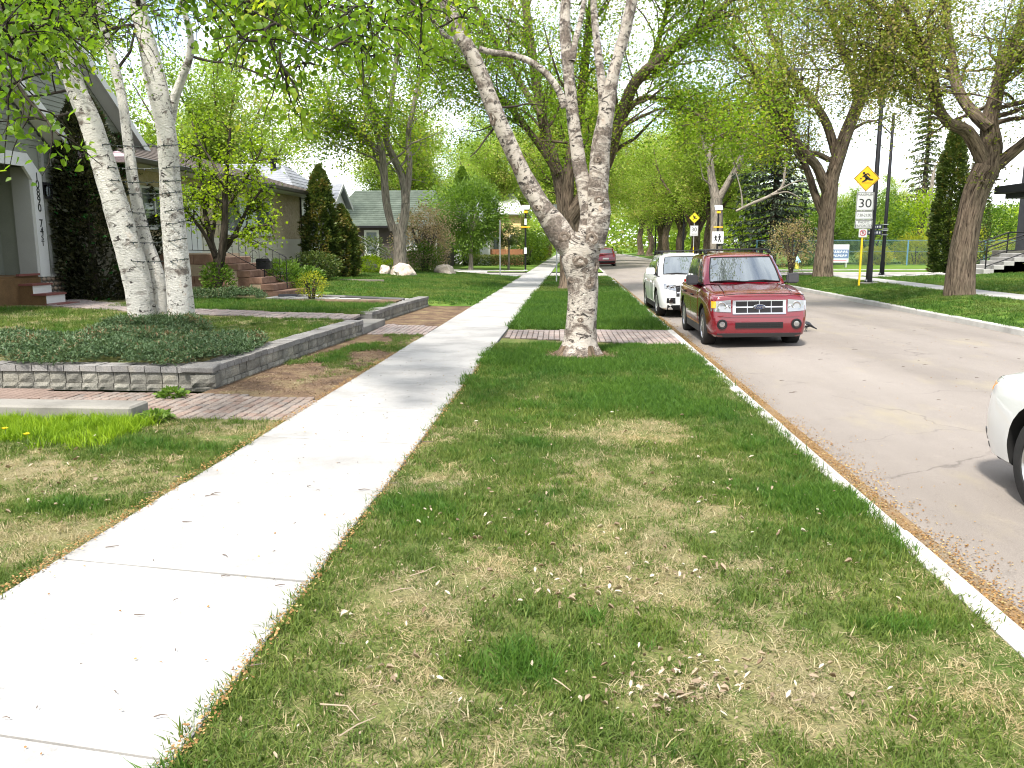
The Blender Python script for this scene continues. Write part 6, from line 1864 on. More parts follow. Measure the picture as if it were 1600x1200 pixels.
def rrect(w, h, r, n=4):
    out = []
    for cx, cy, a0 in ((w / 2 - r, h / 2 - r, 0), (-w / 2 + r, h / 2 - r, 90), (-w / 2 + r, -h / 2 + r, 180), (w / 2 - r, -h / 2 + r, 270)):
        for k in range(n + 1):
            a = R(a0 + 90 * k / n); out.append((cx + r * math.cos(a), cy + r * math.sin(a)))
    return out
def board(parent, name, w, h, z, mat, y=-0.03, border=None, rot=0.0, x=0):
    c, s = math.cos(rot), math.sin(rot)
    f = lambda P: [(x + a * c - b_ * s, z + a * s + b_ * c) for a, b_ in P]
    m = MB(); m.prism(f(rrect(w, h, 0.03)), y, y + 0.006, 'XZ'); o = m.build(name, mat, parent)
    if border:
        outer = f(rrect(w - 0.02, h - 0.02, 0.025)); inner = f(rrect(w - 0.055, h - 0.055, 0.018)); n = len(outer)
        m = MB()
        m.add([(a, y - 0.0015, b_) for a, b_ in outer + inner], [(i, (i + 1) % n, n + (i + 1) % n, n + i) for i in range(n)])
        m.build('border', border, o)
    MB().prism(f(rrect(w, h, 0.03)), y + 0.0065, y + 0.009, 'XZ').build('sign_back', M_ALU, o)
    return o
def disc(parent, name, poly_list, y, mat):
    m = MB()
    for P in poly_list: m.prism(P, y - 0.002, y, 'XZ')
    return m.build(name, mat, parent)
def limbpoly(p, q, w0, w1):
    d = Vector((q[0] - p[0], q[1] - p[1])); d.normalize(); n = Vector((-d.y, d.x))
    return [(p[0] + n.x * w0, p[1] + n.y * w0), (q[0] + n.x * w1, q[1] + n.y * w1), (q[0] - n.x * w1, q[1] - n.y * w1), (p[0] - n.x * w0, p[1] - n.y * w0)]
def circ(x, z, r, n=14): return [(x + r * math.cos(2 * math.pi * k / n), z + r * math.sin(2 * math.pi * k / n)) for k in range(n)]

def zR(x, y): return float(gz_right(x, y))
def runner(parent, z, y, s=1.0):
    """running child with a ball"""
    P = [circ(-0.10 * s, z + 0.155 * s, 0.042 * s), circ(-0.185 * s, z - 0.015 * s, 0.026 * s),
         limbpoly((-0.085 * s, z + 0.10 * s), (0.02 * s, z + 0.0 * s), 0.045 * s, 0.055 * s),
         limbpoly((0.02 * s, z + 0.01 * s), (0.11 * s, z - 0.05 * s), 0.05 * s, 0.032 * s), limbpoly((0.10 * s, z - 0.045 * s), (0.205 * s, z - 0.055 * s), 0.03 * s, 0.02 * s),
         limbpoly((0.02 * s, z - 0.0 * s), (-0.05 * s, z - 0.075 * s), 0.045 * s, 0.03 * s), limbpoly((-0.05 * s, z - 0.075 * s), (-0.135 * s, z - 0.12 * s), 0.03 * s, 0.018 * s),
         limbpoly((-0.07 * s, z + 0.11 * s), (0.03 * s, z + 0.14 * s), 0.022 * s, 0.02 * s), limbpoly((0.03 * s, z + 0.14 * s), (0.10 * s, z + 0.07 * s), 0.02 * s, 0.014 * s),
         limbpoly((-0.08 * s, z + 0.09 * s), (-0.14 * s, z + 0.03 * s), 0.02 * s, 0.016 * s)]
    disc(parent, 'pictogram', P, y, M_SIGNB)
    disc(parent, 'pictogram_line', [limbpoly((-0.17 * s, z - 0.15 * s), (0.17 * s, z - 0.155 * s), 0.006 * s, 0.006 * s)], y, M_SIGNB)

# school zone post by the far kerb
sy = 31.6; sx = at(1342, 447, sy).x
sg = empty('sign_post', (sx, sy, zR(sx, sy)), R(0.0), 'yellow post with orange running-child diamond above MAXIMUM 30 plate, left of black lamp pole', 'sign')
MB().box(-0.03, 0.03, -0.02, 0.04, -0.3, 2.0, bev=0.006).build('post', M_YPOST, sg)
MB().box(-0.022, 0.022, -0.02, 0.02, 2.0, 4.2).build('upper_post', M_GALV, sg)
dm = board(sg, 'warning_sign', 0.66, 0.66, 3.92, M_YSIGN, border=M_SIGNB, rot=R(45)); runner(dm, 3.93, -0.033, 1.12)
mx = board(sg, 'speed_sign', 0.62, 0.66, 3.10, M_SIGNW, border=M_SIGNB)
text('lettering', 'MAXIMUM', 0.13, M_SIGNB, mx, (0, -0.033, 3.335), RX, 0.001, sx=0.92)
text('lettering', '30', 0.44, M_SIGNB, mx, (0, -0.033, 3.02), RX, 0.001, sx=1.12)
tm_ = board(sg, 'time_plate', 0.62, 0.30, 2.60, M_SIGNW, border=M_SIGNB); text('lettering', '7:30-21:00', 0.15, M_SIGNB, tm_, (0, -0.033, 2.6), RX, 0.001, sx=0.8)
ph = board(sg, 'photo_plate', 0.62, 0.31, 2.28, M_SIGNW, border=M_SIGNB)
text('lettering', 'PHOTO', 0.13, M_SIGNB, ph, (0, -0.033, 2.345), RX, 0.001, sx=0.9); text('lettering', 'ENFORCED', 0.13, M_SIGNB, ph, (0, -0.033, 2.215), RX, 0.001, sx=0.86)
np_ = board(sg, 'parking_sign', 0.30, 0.30, 1.955, M_SIGNW, y=-0.035)
text('lettering', 'P', 0.19, M_SIGNB, np_, (0, -0.0375, 1.965), RX, 0.001)
m = MB(); o1, i1 = circ(0, 1.965, 0.115, 24), circ(0, 1.965, 0.09, 24)
m.add([(a, -0.039, b_) for a, b_ in o1 + i1], [(i, (i + 1) % 24, 24 + (i + 1) % 24, 24 + i) for i in range(24)])
m.add([(a, -0.0395, b_) for a, b_ in limbpoly((-0.072, 1.965 + 0.072), (0.072, 1.965 - 0.072), 0.012, 0.012)], [(0, 1, 2, 3)])
m.build('prohibition_ring', M_SIGNR, np_)

def lamp_post(x, y, z, label, h=9.0, arm=2.6, ang=180, plates=False, r=0.095):
    t = empty('street_lamp', (x, y, z), 0, label, 'street lamp')
    MB().lathe([(0.36, -0.3), (0.36, 0.04), (0.30, 0.05)], 16).build('footing', M_CONC, t)
    MB().lathe([(r * 1.7, 0.05), (r * 1.7, 0.09), (r * 1.25, 0.11), (r * 1.2, 0.7), (r, 0.74), (r * 0.75, h), (r * 0.6, h + 0.02)], 14).build('pole', M_BLACK, t, 40)
    for a in range(4): MB().lathe([(0.02, 0.09), (0.02, 0.15)], 6, M=Matrix.Translation((0.15 * math.cos(a * 1.57 + .7), 0.15 * math.sin(a * 1.57 + .7), 0))).build('bolt', M_GALV, t)
    d = Vector((math.cos(R(ang)), math.sin(R(ang)), 0))
    a = MB(); a.tube([Vector((0, 0, h - 0.9)), d * 0.5 + Vector((0, 0, h - 0.45)), d * arm * 0.6 + Vector((0, 0, h - 0.2)), d * arm + Vector((0, 0, h - 0.15))], [0.035, 0.03, 0.028, 0.025], 8)
    ao = a.build('arm', M_BLACK, t, 40)
    e = d * (arm + 0.25) + Vector((0, 0, h - 0.16)); n = Vector((-d.y, d.x, 0))
    k = MB(); k.add([e + d * sx_ * 0.3 + n * sy_ * 0.11 + Vector((0, 0, sz_)) for sx_, sy_, sz_ in ((-1, -.6, -.03), (1, -1, -.03), (1, 1, -.03), (-1, .6, -.03), (-1, -.5, .03), (.9, -.8, .05), (.9, .8, .05), (-1, .5, .03))], [(0, 3, 2, 1), (4, 5, 6, 7), (0, 1, 5, 4), (1, 2, 6, 5), (2, 3, 7, 6), (3, 0, 4, 7)])
    k.build('luminaire', M_GREYPLASTIC, ao)
    return t
lx1 = at(1357, 446, 32.4).x
lamp_post(lx1, 32.4, zR(lx1, 32.4), 'black street lamp pole right beside the yellow sign post', 8.0, 2.9, 180)
lx2 = at(1378, 425, 44.4).x
l2 = lamp_post(lx2, 44.4, zR(lx2, 44.4), 'black corner lamp pole carrying the two blue street name plates', 8.0, 1.6, 180)
for k, z in enumerate((2.52, 2.22)):
    a = -0.62 if k == 0 else -0.52
    sp = MB().box(-0.90, -0.14, -0.012, 0.012, z - 0.115, z + 0.115, bev=0.004).build('name_plate', M_NAVY, l2)
    for q in range(5):       # worn white lettering, unreadable at this distance
        MB().box(-0.82 + 0.13 * q, -0.75 + 0.13 * q, -0.0145, -0.0125, z - 0.05, z + random.uniform(0.03, 0.06)).build('letter_mark', M_SIGNW, sp)
    MB().box(-0.16, 0.12, -0.11, 0.11, z + 0.10, z + 0.13).build('bracket', M_GALV, sp)
    MB().box(-0.16, 0.12, -0.11, 0.11, z - 0.13, z - 0.10).build('bracket', M_GALV, sp)
lamp_post(10.2, 78, 0.1, 'black lamp pole rising above the white car roof', 9.5, 1.6, 180)
lamp_post(10.2, 104, 0.1, 'far black lamp pole among the right-hand trunks', 7, 1.2, 180)
lamp_post(10.6, 98, 0.1, 'thin black lamp pole right of the far one', 6, 1.0, 180)

def beacon_post(x, y, z, label, sign=True, h=3.9):
    t = empty('crossing_beacon', (x, y, z), 0, label, 'crossing beacon')
    MB().tube([(0, 0, -0.2), (0, 0, h)], 0.06, 10).build('pole', M_BLACK, t)
    MB().lathe([(0.16, 0.0), (0.16, 0.03), (0.09, 0.06)], 10).build('base_plate', M_GALV, t)
    pnl = MB(); pnl.add([Vector(p) + Vector((0, 0, h)) for p in ((-.25, -.16, .05), (.25, -.16, .05), (.25, .16, .32), (-.25, .16, .32), (-.25, -.14, .02), (.25, -.14, .02), (.25, .18, .29), (-.25, .18, .29))], [(0, 1, 2, 3), (4, 7, 6, 5), (0, 4, 5, 1), (2, 6, 7, 3), (0, 3, 7, 4), (1, 5, 6, 2)])
    pnl.build('solar_panel', M_SIGNW, t)
    MB().box(-0.13, 0.13, -0.09, 0.0, h - 0.2, h - 0.03, bev=0.02).build('controller_box', M_YSIGN, t)
    MB().box(-0.30, 0.30, -0.11, -0.055, h - 1.12, h - 1.045, bev=0.01).build('light_bar', M_YSIGN, t)
    if sign:
        s = board(t, 'crossing_sign', 0.75, 0.78, h - 1.75, M_SIGNW, y=-0.08)
        for dx, sc in ((-0.13, 0.85), (0.11, 1.05)):
            z0 = h - 1.78
            P = [circ(dx, z0 + 0.22 * sc, 0.04 * sc), limbpoly((dx, z0 + 0.16 * sc), (dx, z0 - 0.02), 0.055 * sc, 0.05 * sc), limbpoly((dx, z0), (dx - 0.07 * sc, z0 - 0.24 * sc), 0.035, 0.025), limbpoly((dx, z0), (dx + 0.08 * sc, z0 - 0.24 * sc), 0.035, 0.025),
                 limbpoly((dx - 0.03, z0 + 0.13 * sc), (dx - 0.11 * sc, z0 + 0.0), 0.02, 0.016), limbpoly((dx + 0.03, z0 + 0.13 * sc), (dx + 0.10 * sc, z0 + 0.02), 0.02, 0.016)]
            disc(s, 'pictogram', P, -0.083, M_SIGNB)
    else:
        MB().box(-0.07, 0.07, -0.085, -0.062, h - 0.95, h - 0.55).build('notice', M_SIGNW, t)
        MB().box(-0.09, 0.09, -0.085, -0.062, 1.1, 1.5).build('notice', M_SIGNW, t)
    return t
beacon_post(at(1120, 400, 55.4).x, 55.4, 0.05, 'solar crossing beacon with white two-walkers sign, right corner beyond the red SUV')
beacon_post(at(821, 425, 54.2).x, 54.2, 0.05, 'black solar crossing beacon on the far left corner by the pavement', False)

t = empty('sign_post', (at(1083, 400, 65.5).x, 65.5, 0.08), 0, 'far yellow diamond sign over a white 30 plate, above the white SUV roof', 'sign')
MB().box(-0.03, 0.03, -0.02, 0.03, 0, 1.5).build('post', M_YPOST, t)
MB().box(-0.02, 0.02, -0.02, 0.02, 1.5, 4.1).build('upper_post', M_GALV, t)
d_ = board(t, 'warning_sign', 0.60, 0.60, 3.7, M_YFLU, border=M_SIGNB, rot=R(45)); runner(d_, 3.7, -0.033, 1.0)
s_ = board(t, 'speed_sign', 0.62, 0.80, 2.72, M_SIGNW, border=M_SIGNB); text('lettering', '30', 0.42, M_SIGNB, s_, (0, -0.033, 2.8), RX, 0.001); text('lettering', '7:30-21:00', 0.12, M_SIGNB, s_, (0, -0.033, 2.46), RX, 0.001, sx=0.8)

# stop signs seen from behind and edge-on
def octo(w): return [(w * math.cos(R(22.5 + 45 * k)), w * math.sin(R(22.5 + 45 * k))) for k in range(8)]
t = empty('stop_sign', (-4.0, 45.6, 0.06), R(97), 'stop sign on a pale post seen edge-on at the side street', 'sign')
MB().tube([(0, 0, -0.1), (0, 0, 3.0)], 0.03, 8).build('post', M_GALV, t)
MB().prism([(a, b_ + 2.55) for a, b_ in octo(0.40)], -0.05, -0.04, 'XZ').build('plate', M_SIGNR, t)
MB().prism([(a, b_ + 2.55) for a, b_ in octo(0.40)], -0.039, -0.035, 'XZ').build('plate_back', M_ALU, t)
t = empty('stop_sign', (-0.74, 38.6, 0.0), R(180), 'back of a grey sign plate half hidden by the birch trunk', 'sign')
MB().tube([(0, 0, -0.1), (0, 0, 3.55)], 0.03, 8).build('post', M_GALV, t)
MB().prism([(a, b_ + 3.2) for a, b_ in octo(0.40)], -0.05, -0.04, 'XZ').build('plate', M_SIGNR, t)
MB().prism([(a, b_ + 3.2) for a, b_ in octo(0.40)], -0.039, -0.035, 'XZ').build('plate_back', M_ALU, t)
t = empty('parking_sign', (-8.15, 44.6, float(gz_left(-8.15, 44.6))), 0, 'small white sign on a thin post beside the forked elm', 'sign')
MB().tube([(0, 0, -0.1), (0, 0, 2.6)], 0.025, 8).build('post', M_SIGNW, t)
board(t, 'plate', 0.32, 0.45, 2.45, M_SIGNW)

# hydrant
M_HYD = plain('hydrant_yellow', (0.75, 0.62, 0.10), 0.5); M_HYDB = plain('hydrant_blue', (0.28, 0.52, 0.72), 0.5)
t = empty('fire_hydrant', (at(1245, 418, 57.2).x, 57.2, 0.12), 0, 'yellow fire hydrant with pale blue cap on the grass', 'hydrant')
MB().lathe([(0.17, -0.1), (0.17, 0.03), (0.13, 0.05), (0.12, 0.5), (0.15, 0.52)], 14).build('barrel', M_HYD, t, 40)
MB().lathe([(0.17, 0.52), (0.17, 0.58), (0.15, 0.64), (0.10, 0.74), (0.05, 0.8), (0.04, 0.86)], 14).build('bonnet', M_HYDB, t, 40)
for s in (1, -1): MB().tube([(s * 0.1, 0, 0.48), (s * 0.24, 0, 0.48)], [0.07, 0.065], 10).build('outlet', M_HYDB, t)
MB().tube([(0, -0.1, 0.46), (0, -0.24, 0.46)], [0.085, 0.08], 10).build('outlet', M_HYDB, t)

# chain-link fence with blue posts round the park
M_BLUEPOST = plain('blue_post', (0.10, 0.22, 0.30), 0.5)
M_LINK = plain('chain_link', (0.13, 0.20, 0.22), 0.5)
fy = 60.0
fn = empty('chain_link_fence', (13, fy, 0.3), 0, 'chain-link park fence with blue posts across the side street', 'fence')
for k in range(10):
    MB().tube([(2.6 * k, 0, -0.4), (2.6 * k, 0, 1.75)], 0.05, 8).build('post', M_BLUEPOST, fn)
MB().tube([(0, 0, 1.74), (23.4, 0, 1.74)], 0.02, 6).build('top_rail', M_BLUEPOST, fn)
MB().tube([(0, 0, 0.95), (23.4, 0, 0.95)], 0.012, 6).build('mid_rail', M_BLUEPOST, fn)
lm = MB(); stp_ = 0.16
for k in range(int(23.4 / stp_)):
    for dx in (1, -1):
        x0 = k * stp_; x1 = x0 + dx * 1.7
        if 0 <= x1 <= 23.4: 
            lm.add([(x0 - .006, 0, 0.02), (x0 + .006, 0, 0.02), (x1 + .006, 0, 1.72), (x1 - .006, 0, 1.72)], [(0, 1, 2, 3)])
tag(lm.build('link_mesh', M_LINK, fn), kind='stuff')
# darker lamp-like fence post with sign board
bn = empty('banner_sign', (at(1311, 400, 57.5).x, 57.5, 0.2), R(-4), 'white site banner with blue painted writing on two legs, left of the yellow post', 'sign')
bp = MB().box(-0.62, 0.62, -0.02, 0.02, 0.35, 1.55).build('panel', M_SIGNW, bn)
M_BANB = plain('banner_blue', (0.10, 0.16, 0.28), 0.6); M_BANR = plain('banner_red', (0.5, 0.12, 0.16), 0.6)
MB().box(-0.61, 0.61, -0.024, -0.0205, 0.62, 1.22).build('banner_band', M_BANB, bp)
rb2 = random.Random(3)
m = MB()
for row, zc in enumerate((1.06, 0.80)):
    x = -0.55
    while x < 0.5:
        w_ = rb2.uniform(0.06, 0.16)
        m.prism(limbpoly((x, zc - 0.08), (x + w_ * .6, zc + 0.09), 0.022, 0.03), -0.028, -0.0245, 'XZ'); m.prism(limbpoly((x + 0.02, zc), (x + w_, zc + rb2.uniform(-.05, .05)), 0.02, 0.02), -0.0285, -0.0246, 'XZ')
        x += w_ + 0.03
m.build('brush_marks', M_SIGNW, bp)
m = MB()
for k in range(7): m.box(-0.5 + 0.15 * k, -0.42 + 0.15 * k, -0.024, -0.0205, 1.36, 1.41)
m.box(-0.5, 0.5, -0.024, -0.0205, 0.45, 0.5)
m.build('small_print', M_BANR, bp)
for s in (1, -1):
    MB().tube([(s * 0.5, 0.03, -0.1), (s * 0.5, 0.03, 1.5)], 0.03, 6).build('leg', M_SIGNW, bn)
    MB().tube([(s * 0.5, 0.5, -0.1), (s * 0.5, 0.03, 0.9)], 0.025, 6).build('brace', M_SIGNW, bn)

# thin grey pole at the right picture edge
t = empty('utility_pole', (9.95, 17.6, 0.05), 0, 'short pale grey pole in the verge at the right edge', 'pole')
MB().tube([(0, 0, -0.2), (0, 0, 1.25)], 0.045, 10).build('post', M_GALV, t)
MB().lathe([(0.055, 1.25), (0.05, 1.29), (0.01, 1.31)], 10).build('cap', M_GALV, t)

# magpie on the road, head down
M_BIRD = plain('black_feather', (0.012, 0.013, 0.017), 0.45); M_BIRDW = plain('white_feather', (0.6, 0.6, 0.58), 0.7)
bd = empty('magpie', (4.86, 17.5, -0.05), R(12), 'small black and white bird pecking on the road beside the red SUV', 'bird')
m = MB(); m.tube([(-0.245, 0, 0.055), (-0.215, 0, 0.085), (-0.175, 0, 0.115), (-0.14, 0, 0.13), (-0.09, 0, 0.135), (-0.03, 0, 0.145), (0.04, 0, 0.15), (0.09, 0, 0.145), (0.13, 0, 0.13), (0.20, 0, 0.09), (0.27, 0, 0.055)],
             [0.003, 0.009, 0.028, 0.032, 0.042, 0.064, 0.068, 0.055, 0.03, 0.018, 0.012], 12); m.build('body', M_BIRD, bd, 60)
for s in (1, -1):
    m = MB(); m.tube([(-0.05, s * 0.055, 0.165), (0.02, s * 0.068, 0.165), (0.1, s * 0.05, 0.145), (0.17, s * 0.02, 0.12)], [0.012, 0.026, 0.02, 0.005], 8); m.build('wing', M_BIRD, bd, 60)
    m = MB(); m.tube([(-0.06, s * 0.05, 0.15), (-0.02, s * 0.062, 0.15), (0.03, s * 0.06, 0.14)], [0.008, 0.018, 0.008], 8); m.build('shoulder_patch', M_BIRDW, bd, 60)
    MB().tube([(0.03, s * 0.03, 0.10), (0.04, s * 0.03, 0.05), (0.02, s * 0.03, 0.004)], [0.012, 0.006, 0.006], 6).build('leg', M_BIRD, bd)
m = MB(); m.tube([(-0.03, 0, 0.10), (0.03, 0, 0.095), (0.07, 0, 0.105)], [0.02, 0.035, 0.015], 8); m.build('belly', M_BIRDW, bd, 60)
# overhead cables
for (a, c, lab) in (((11.75, 32.4, 7.1), (20, 62, 8.5), 'thin overhead cable running from the lamp pole towards the park'),):
    a, c = Vector(a), Vector(c)
    pts = [a + (c - a) * s - Vector((0, 0, 0.5 * 4 * s * (1 - s))) for s in np.linspace(0, 1, 14)]
    o = MB().tube(pts, 0.012, 5).build('overhead_cable', M_BLACK); tag(o, lab, 'cable')
# ---------------------------------------------------------------- shrubs, hedges, boulders
def blob_points(n, rx, ry, rz, shell=0.55, seed=0, lump=0.25, flat=False):
    """points through an uneven ellipsoid, denser near its outside"""
    r_ = np.random.default_rng(seed)
    d = unit(r_.normal(size=(n, 3)))
    if flat: d[:, 2] = np.abs(d[:, 2])
    k = np.array([1 + lump * mnoise.noise(Vector((a * 1.8 + seed, b_ * 1.8, c * 1.8))) + lump * 0.6 * mnoise.noise(Vector((a * 4.5, b_ * 4.5 + seed, c * 4.5))) for a, b_, c in d])
    rad = (shell + (1 - shell) * r_.random(n) ** 0.6) * k
    return d * rad[:, None] * np.array([rx, ry, rz]), k

def shrub(name, label, x, y, z, r, h, mat, n=2500, leaf=0.07, cat='shrub', group=None, stems=6, lump=0.3, seed=None, shape='round', bark=M_DARKBARK, droop=0.2, asp=0.62, ry=None):
    seed = seed if seed is not None else int(abs(x * 37 + y * 11))
    t = empty(name, (x, y, z), 0, label, cat, group)
    r_ = np.random.default_rng(seed)
    if shape == 'round':
        P, k = blob_points(n, r, ry or r, h / 2, 0.45, seed, lump); P[:, 2] += h / 2
    elif shape == 'column':      # cedar: pointed column
        f = r_.random(n) ** 0.9
        prof = np.interp(f, [0, 0.08, 0.35, 0.7, 0.9, 1.0], [0.75, 0.95, 1.0, 0.72, 0.36, 0.05])
        a = r_.random(n) * 2 * math.pi
        k = np.array([1 + lump * mnoise.noise(Vector((math.cos(q) * 1.6, math.sin(q) * 1.6 + seed, g * h * 0.9))) + lump * mnoise.noise(Vector((math.cos(q) * 3, math.sin(q) * 3, g * h * 2.3 + seed))) for q, g in zip(a, f)])
        rr = r * prof * k * (0.55 + 0.5 * np.sqrt(r_.random(n)))
        P = np.stack([rr * np.cos(a), rr * np.sin(a), f * h], -1)
    tint = np.clip(0.45 + (k - 1) * 1.2 + r_.normal(size=n) * 0.2, 0, 1)
    dirs = unit(P - np.array([0, 0, h * 0.35])) if shape == 'round' else unit(np.stack([P[:, 0], P[:, 1], np.full(n, r * 0.5)], -1))
    w = Wood()
    for s in range(stems):
        a = 2 * math.pi * s / max(1, stems) + r_.random()
        e = (0.55 * r * math.cos(a), 0.55 * r * math.sin(a), h * 0.7) if shape == 'round' else (0.05 * math.cos(a), 0.05 * math.sin(a), h * 0.9)
        Q, q = smooth_path([(0.06 * math.cos(a), 0.06 * math.sin(a), -0.1), (e[0] * .4, e[1] * .4, h * 0.35), e], [0.035 * max(h, 1) ** .5, 0.025 * max(h, 1) ** .5, 0.006], 0.3)
        w.limb(Q, q, 6)
    if stems: link('stems', w.mesh('stems', bark), t)
    link('foliage', leaves_mesh('foliage', P, leaf, mat, tint, droop=droop, aspect=asp, dirs=dirs), t)
    return t
def shrub_px(name, label, u, Y, z, wpx, hpx, mat, **k):
    p = at(u, 400, Y); s = Y / 1280.
    return shrub(name, label, p.x, Y, z, wpx * s / 2, hpx * s, mat, **k)
gl = lambda x, y: float(gz_left(x, y))

# juniper carpet round the birches
def juniper(label, x0, x1, y0, y1, n, seed, h=0.26, z0=0.27):
    t = empty('juniper', ((x0 + x1) / 2, (y0 + y1) / 2, z0), 0, label, 'shrub', 'creeping junipers')
    r_ = np.random.default_rng(seed)
    u, v = r_.uniform(-1, 1, n), r_.uniform(-1, 1, n)
    keep = (np.abs(u) ** 2.5 + np.abs(v) ** 2.5) < np.array([1 + 0.25 * mnoise.noise(Vector((a * 2.2 + seed, b_ * 2.2, 0))) for a, b_ in zip(u, v)])
    u, v = u[keep], v[keep]
    hx, hy = (x1 - x0) / 2, (y1 - y0) / 2
    lumps = np.array([0.6 + 0.7 * mnoise.noise(Vector((a * hx * 2.1, b_ * hy * 2.1, seed))) + 0.35 * mnoise.noise(Vector((a * hx * 5, b_ * hy * 5, seed + 4))) for a, b_ in zip(u, v)])
    edge = np.clip(1.15 - np.maximum(np.abs(u), np.abs(v)) ** 4, 0.25, 1)
    zz = h * np.clip(0.35 + 0.65 * lumps, 0.1, 1.6) * edge * (0.35 + 0.65 * np.sqrt(r_.random(len(u))))
    P = np.stack([u * hx, v * hy, zz], -1)
    # little upswept sprays of short needles
    m = len(P)
    d = unit(np.stack([r_.normal(size=m) * 0.8, r_.normal(size=m) * 0.8 - 0.15, r_.uniform(0.2, 1.2, m)], -1))
    PP, DD, TT = [], [], []
    tint = np.clip(0.35 + 0.5 * (lumps - 0.6) + r_.normal(size=m) * 0.15, 0, 1)
    for s in np.linspace(0, 0.07, 5):
        PP.append(P + d * s); DD.append(unit(d + r_.normal(size=(m, 3)) * 0.75)); TT.append(np.clip(tint + s * 4, 0, 1))
    link('foliage', leaves_mesh('foliage', np.concatenate(PP), 0.05, LEAF_JUNI, np.concatenate(TT), droop=-0.2, aspect=0.34, dirs=np.concatenate(DD)), t)
    w = Wood()
    for s in range(10):
        a = r_.random() * 6.28
        Q, q = smooth_path([(0, 0, 0.0), (hx * .4 * math.cos(a), hy * .4 * math.sin(a), h * .3), (hx * .85 * math.cos(a), hy * .85 * math.sin(a), h * .5)], [0.02, 0.014, 0.005], 0.3); w.limb(Q, q, 5)
    link('stems', w.mesh('stems', M_DARKBARK), t)
juniper('creeping juniper spilling over the wall corner, right end of the bed', -5.75, -4.45, 9.62, 12.4, 5600, 1, 0.20)
juniper('creeping juniper in the middle of the bed in front of the birches', -7.6, -5.6, 9.58, 12.7, 8200, 2, 0.25)
juniper('creeping juniper at the left end of the bed by the picture edge', -9.9, -7.45, 9.58, 12.2, 8200, 3, 0.22)
juniper('dense juniper close round the feet of the birch trunks', -7.7, -5.9, 12.2, 13.5, 3600, 4, 0.34, 0.30)
juniper('low dark juniper below the ornamental tree at the stone steps', -10.4, -8.0, 20.2, 21.6, 4200, 5, 0.30, 0.36)

shrub('cedar', 'tall dark cedar in front of the sage house wall', -12.0, 19.95, 0.3, 0.95, 5.2, LEAF_DARKCEDAR, n=26000, leaf=0.125, shape='column', stems=2, lump=0.35, cat='cedar', asp=0.5, seed=6)
shrub('cedar', 'second dark cedar nearer the house corner, behind the first', -12.2, 21.9, 0.3, 0.9, 4.3, LEAF_DARKCEDAR, n=16000, leaf=0.125, shape='column', stems=2, lump=0.35, cat='cedar', asp=0.5, seed=7)
shrub('cedar', 'pointed green cedar at the corner of the stucco bungalow', -10.15, 33.0, 0.4, 0.70, 4.4, LEAF_CEDAR, n=13000, leaf=0.14, shape='column', stems=2, lump=0.5, cat='cedar', asp=0.5, seed=8)
shrub('cedar', 'shorter full cedar right of the pointed one, by the concrete steps', -9.55, 33.9, 0.4, 0.62, 2.9, LEAF_CEDAR, n=12000, leaf=0.14, shape='column', stems=2, lump=0.5, cat='cedar', asp=0.5, seed=9)
shrub('shrub', 'small yellow-green twiggy bush in the black-edged bed', -6.95, 21.55, 0.32, 0.42, 0.74, LEAF_YEL, n=900, leaf=0.05, stems=9, seed=11)
shrub('shrub', 'lush green perennials beside the stone steps', -8.6, 24.0, 0.35, 0.62, 0.9, LEAF_BUSH, n=2600, leaf=0.13, stems=3, seed=12, asp=0.25, droop=-0.3)
shrub('shrub', 'leafy plant left of the small tree trunk at the steps', -9.25, 20.95, 0.36, 0.42, 0.95, LEAF_BUSH, n=1500, leaf=0.08, stems=3, seed=13)
shrub('shrub', 'dark green shrub below the bungalow window corner', -9.6, 30.5, 0.4, 0.95, 1.1, LEAF_CEDAR, n=3000, leaf=0.09, stems=4, seed=14)
shrub('shrub', 'low hosta clump by the foundation, left of the cedar', -8.9, 27.2, 0.4, 0.5, 0.6, LEAF_BUSH, n=900, leaf=0.14, stems=0, seed=15, asp=0.4)
shrub('shrub', 'pale green fern clump beside the concrete steps', -9.6, 38.8, 0.35, 0.6, 0.9, LEAF_MAPLE, n=1200, leaf=0.16, stems=0, seed=16, asp=0.25, droop=-0.4)
shrub('shrub', 'bright low bush at the foot of the concrete steps', -8.9, 40.0, 0.35, 0.5, 0.7, LEAF_MAPLE, n=900, leaf=0.09, stems=3, seed=17)
shrub('shrub', 'twiggy pinkish blossoming shrub beside the boulders', -7.85, 43.8, 0.2, 1.65, 3.7, LEAF_PINK, n=8000, leaf=0.10, stems=12, lump=0.4, seed=18)
shrub('shrub', 'dark green undershrub between the two boulders', -7.7, 42.8, 0.2, 0.95, 1.7, LEAF_BUSH, n=2600, leaf=0.10, stems=5, seed=19)
shrub('shrub', 'dark bush beside the pale house wall', -11.4, 46, 0.3, 1.1, 1.9, LEAF_CEDAR, n=2500, leaf=0.11, stems=4, seed=20)
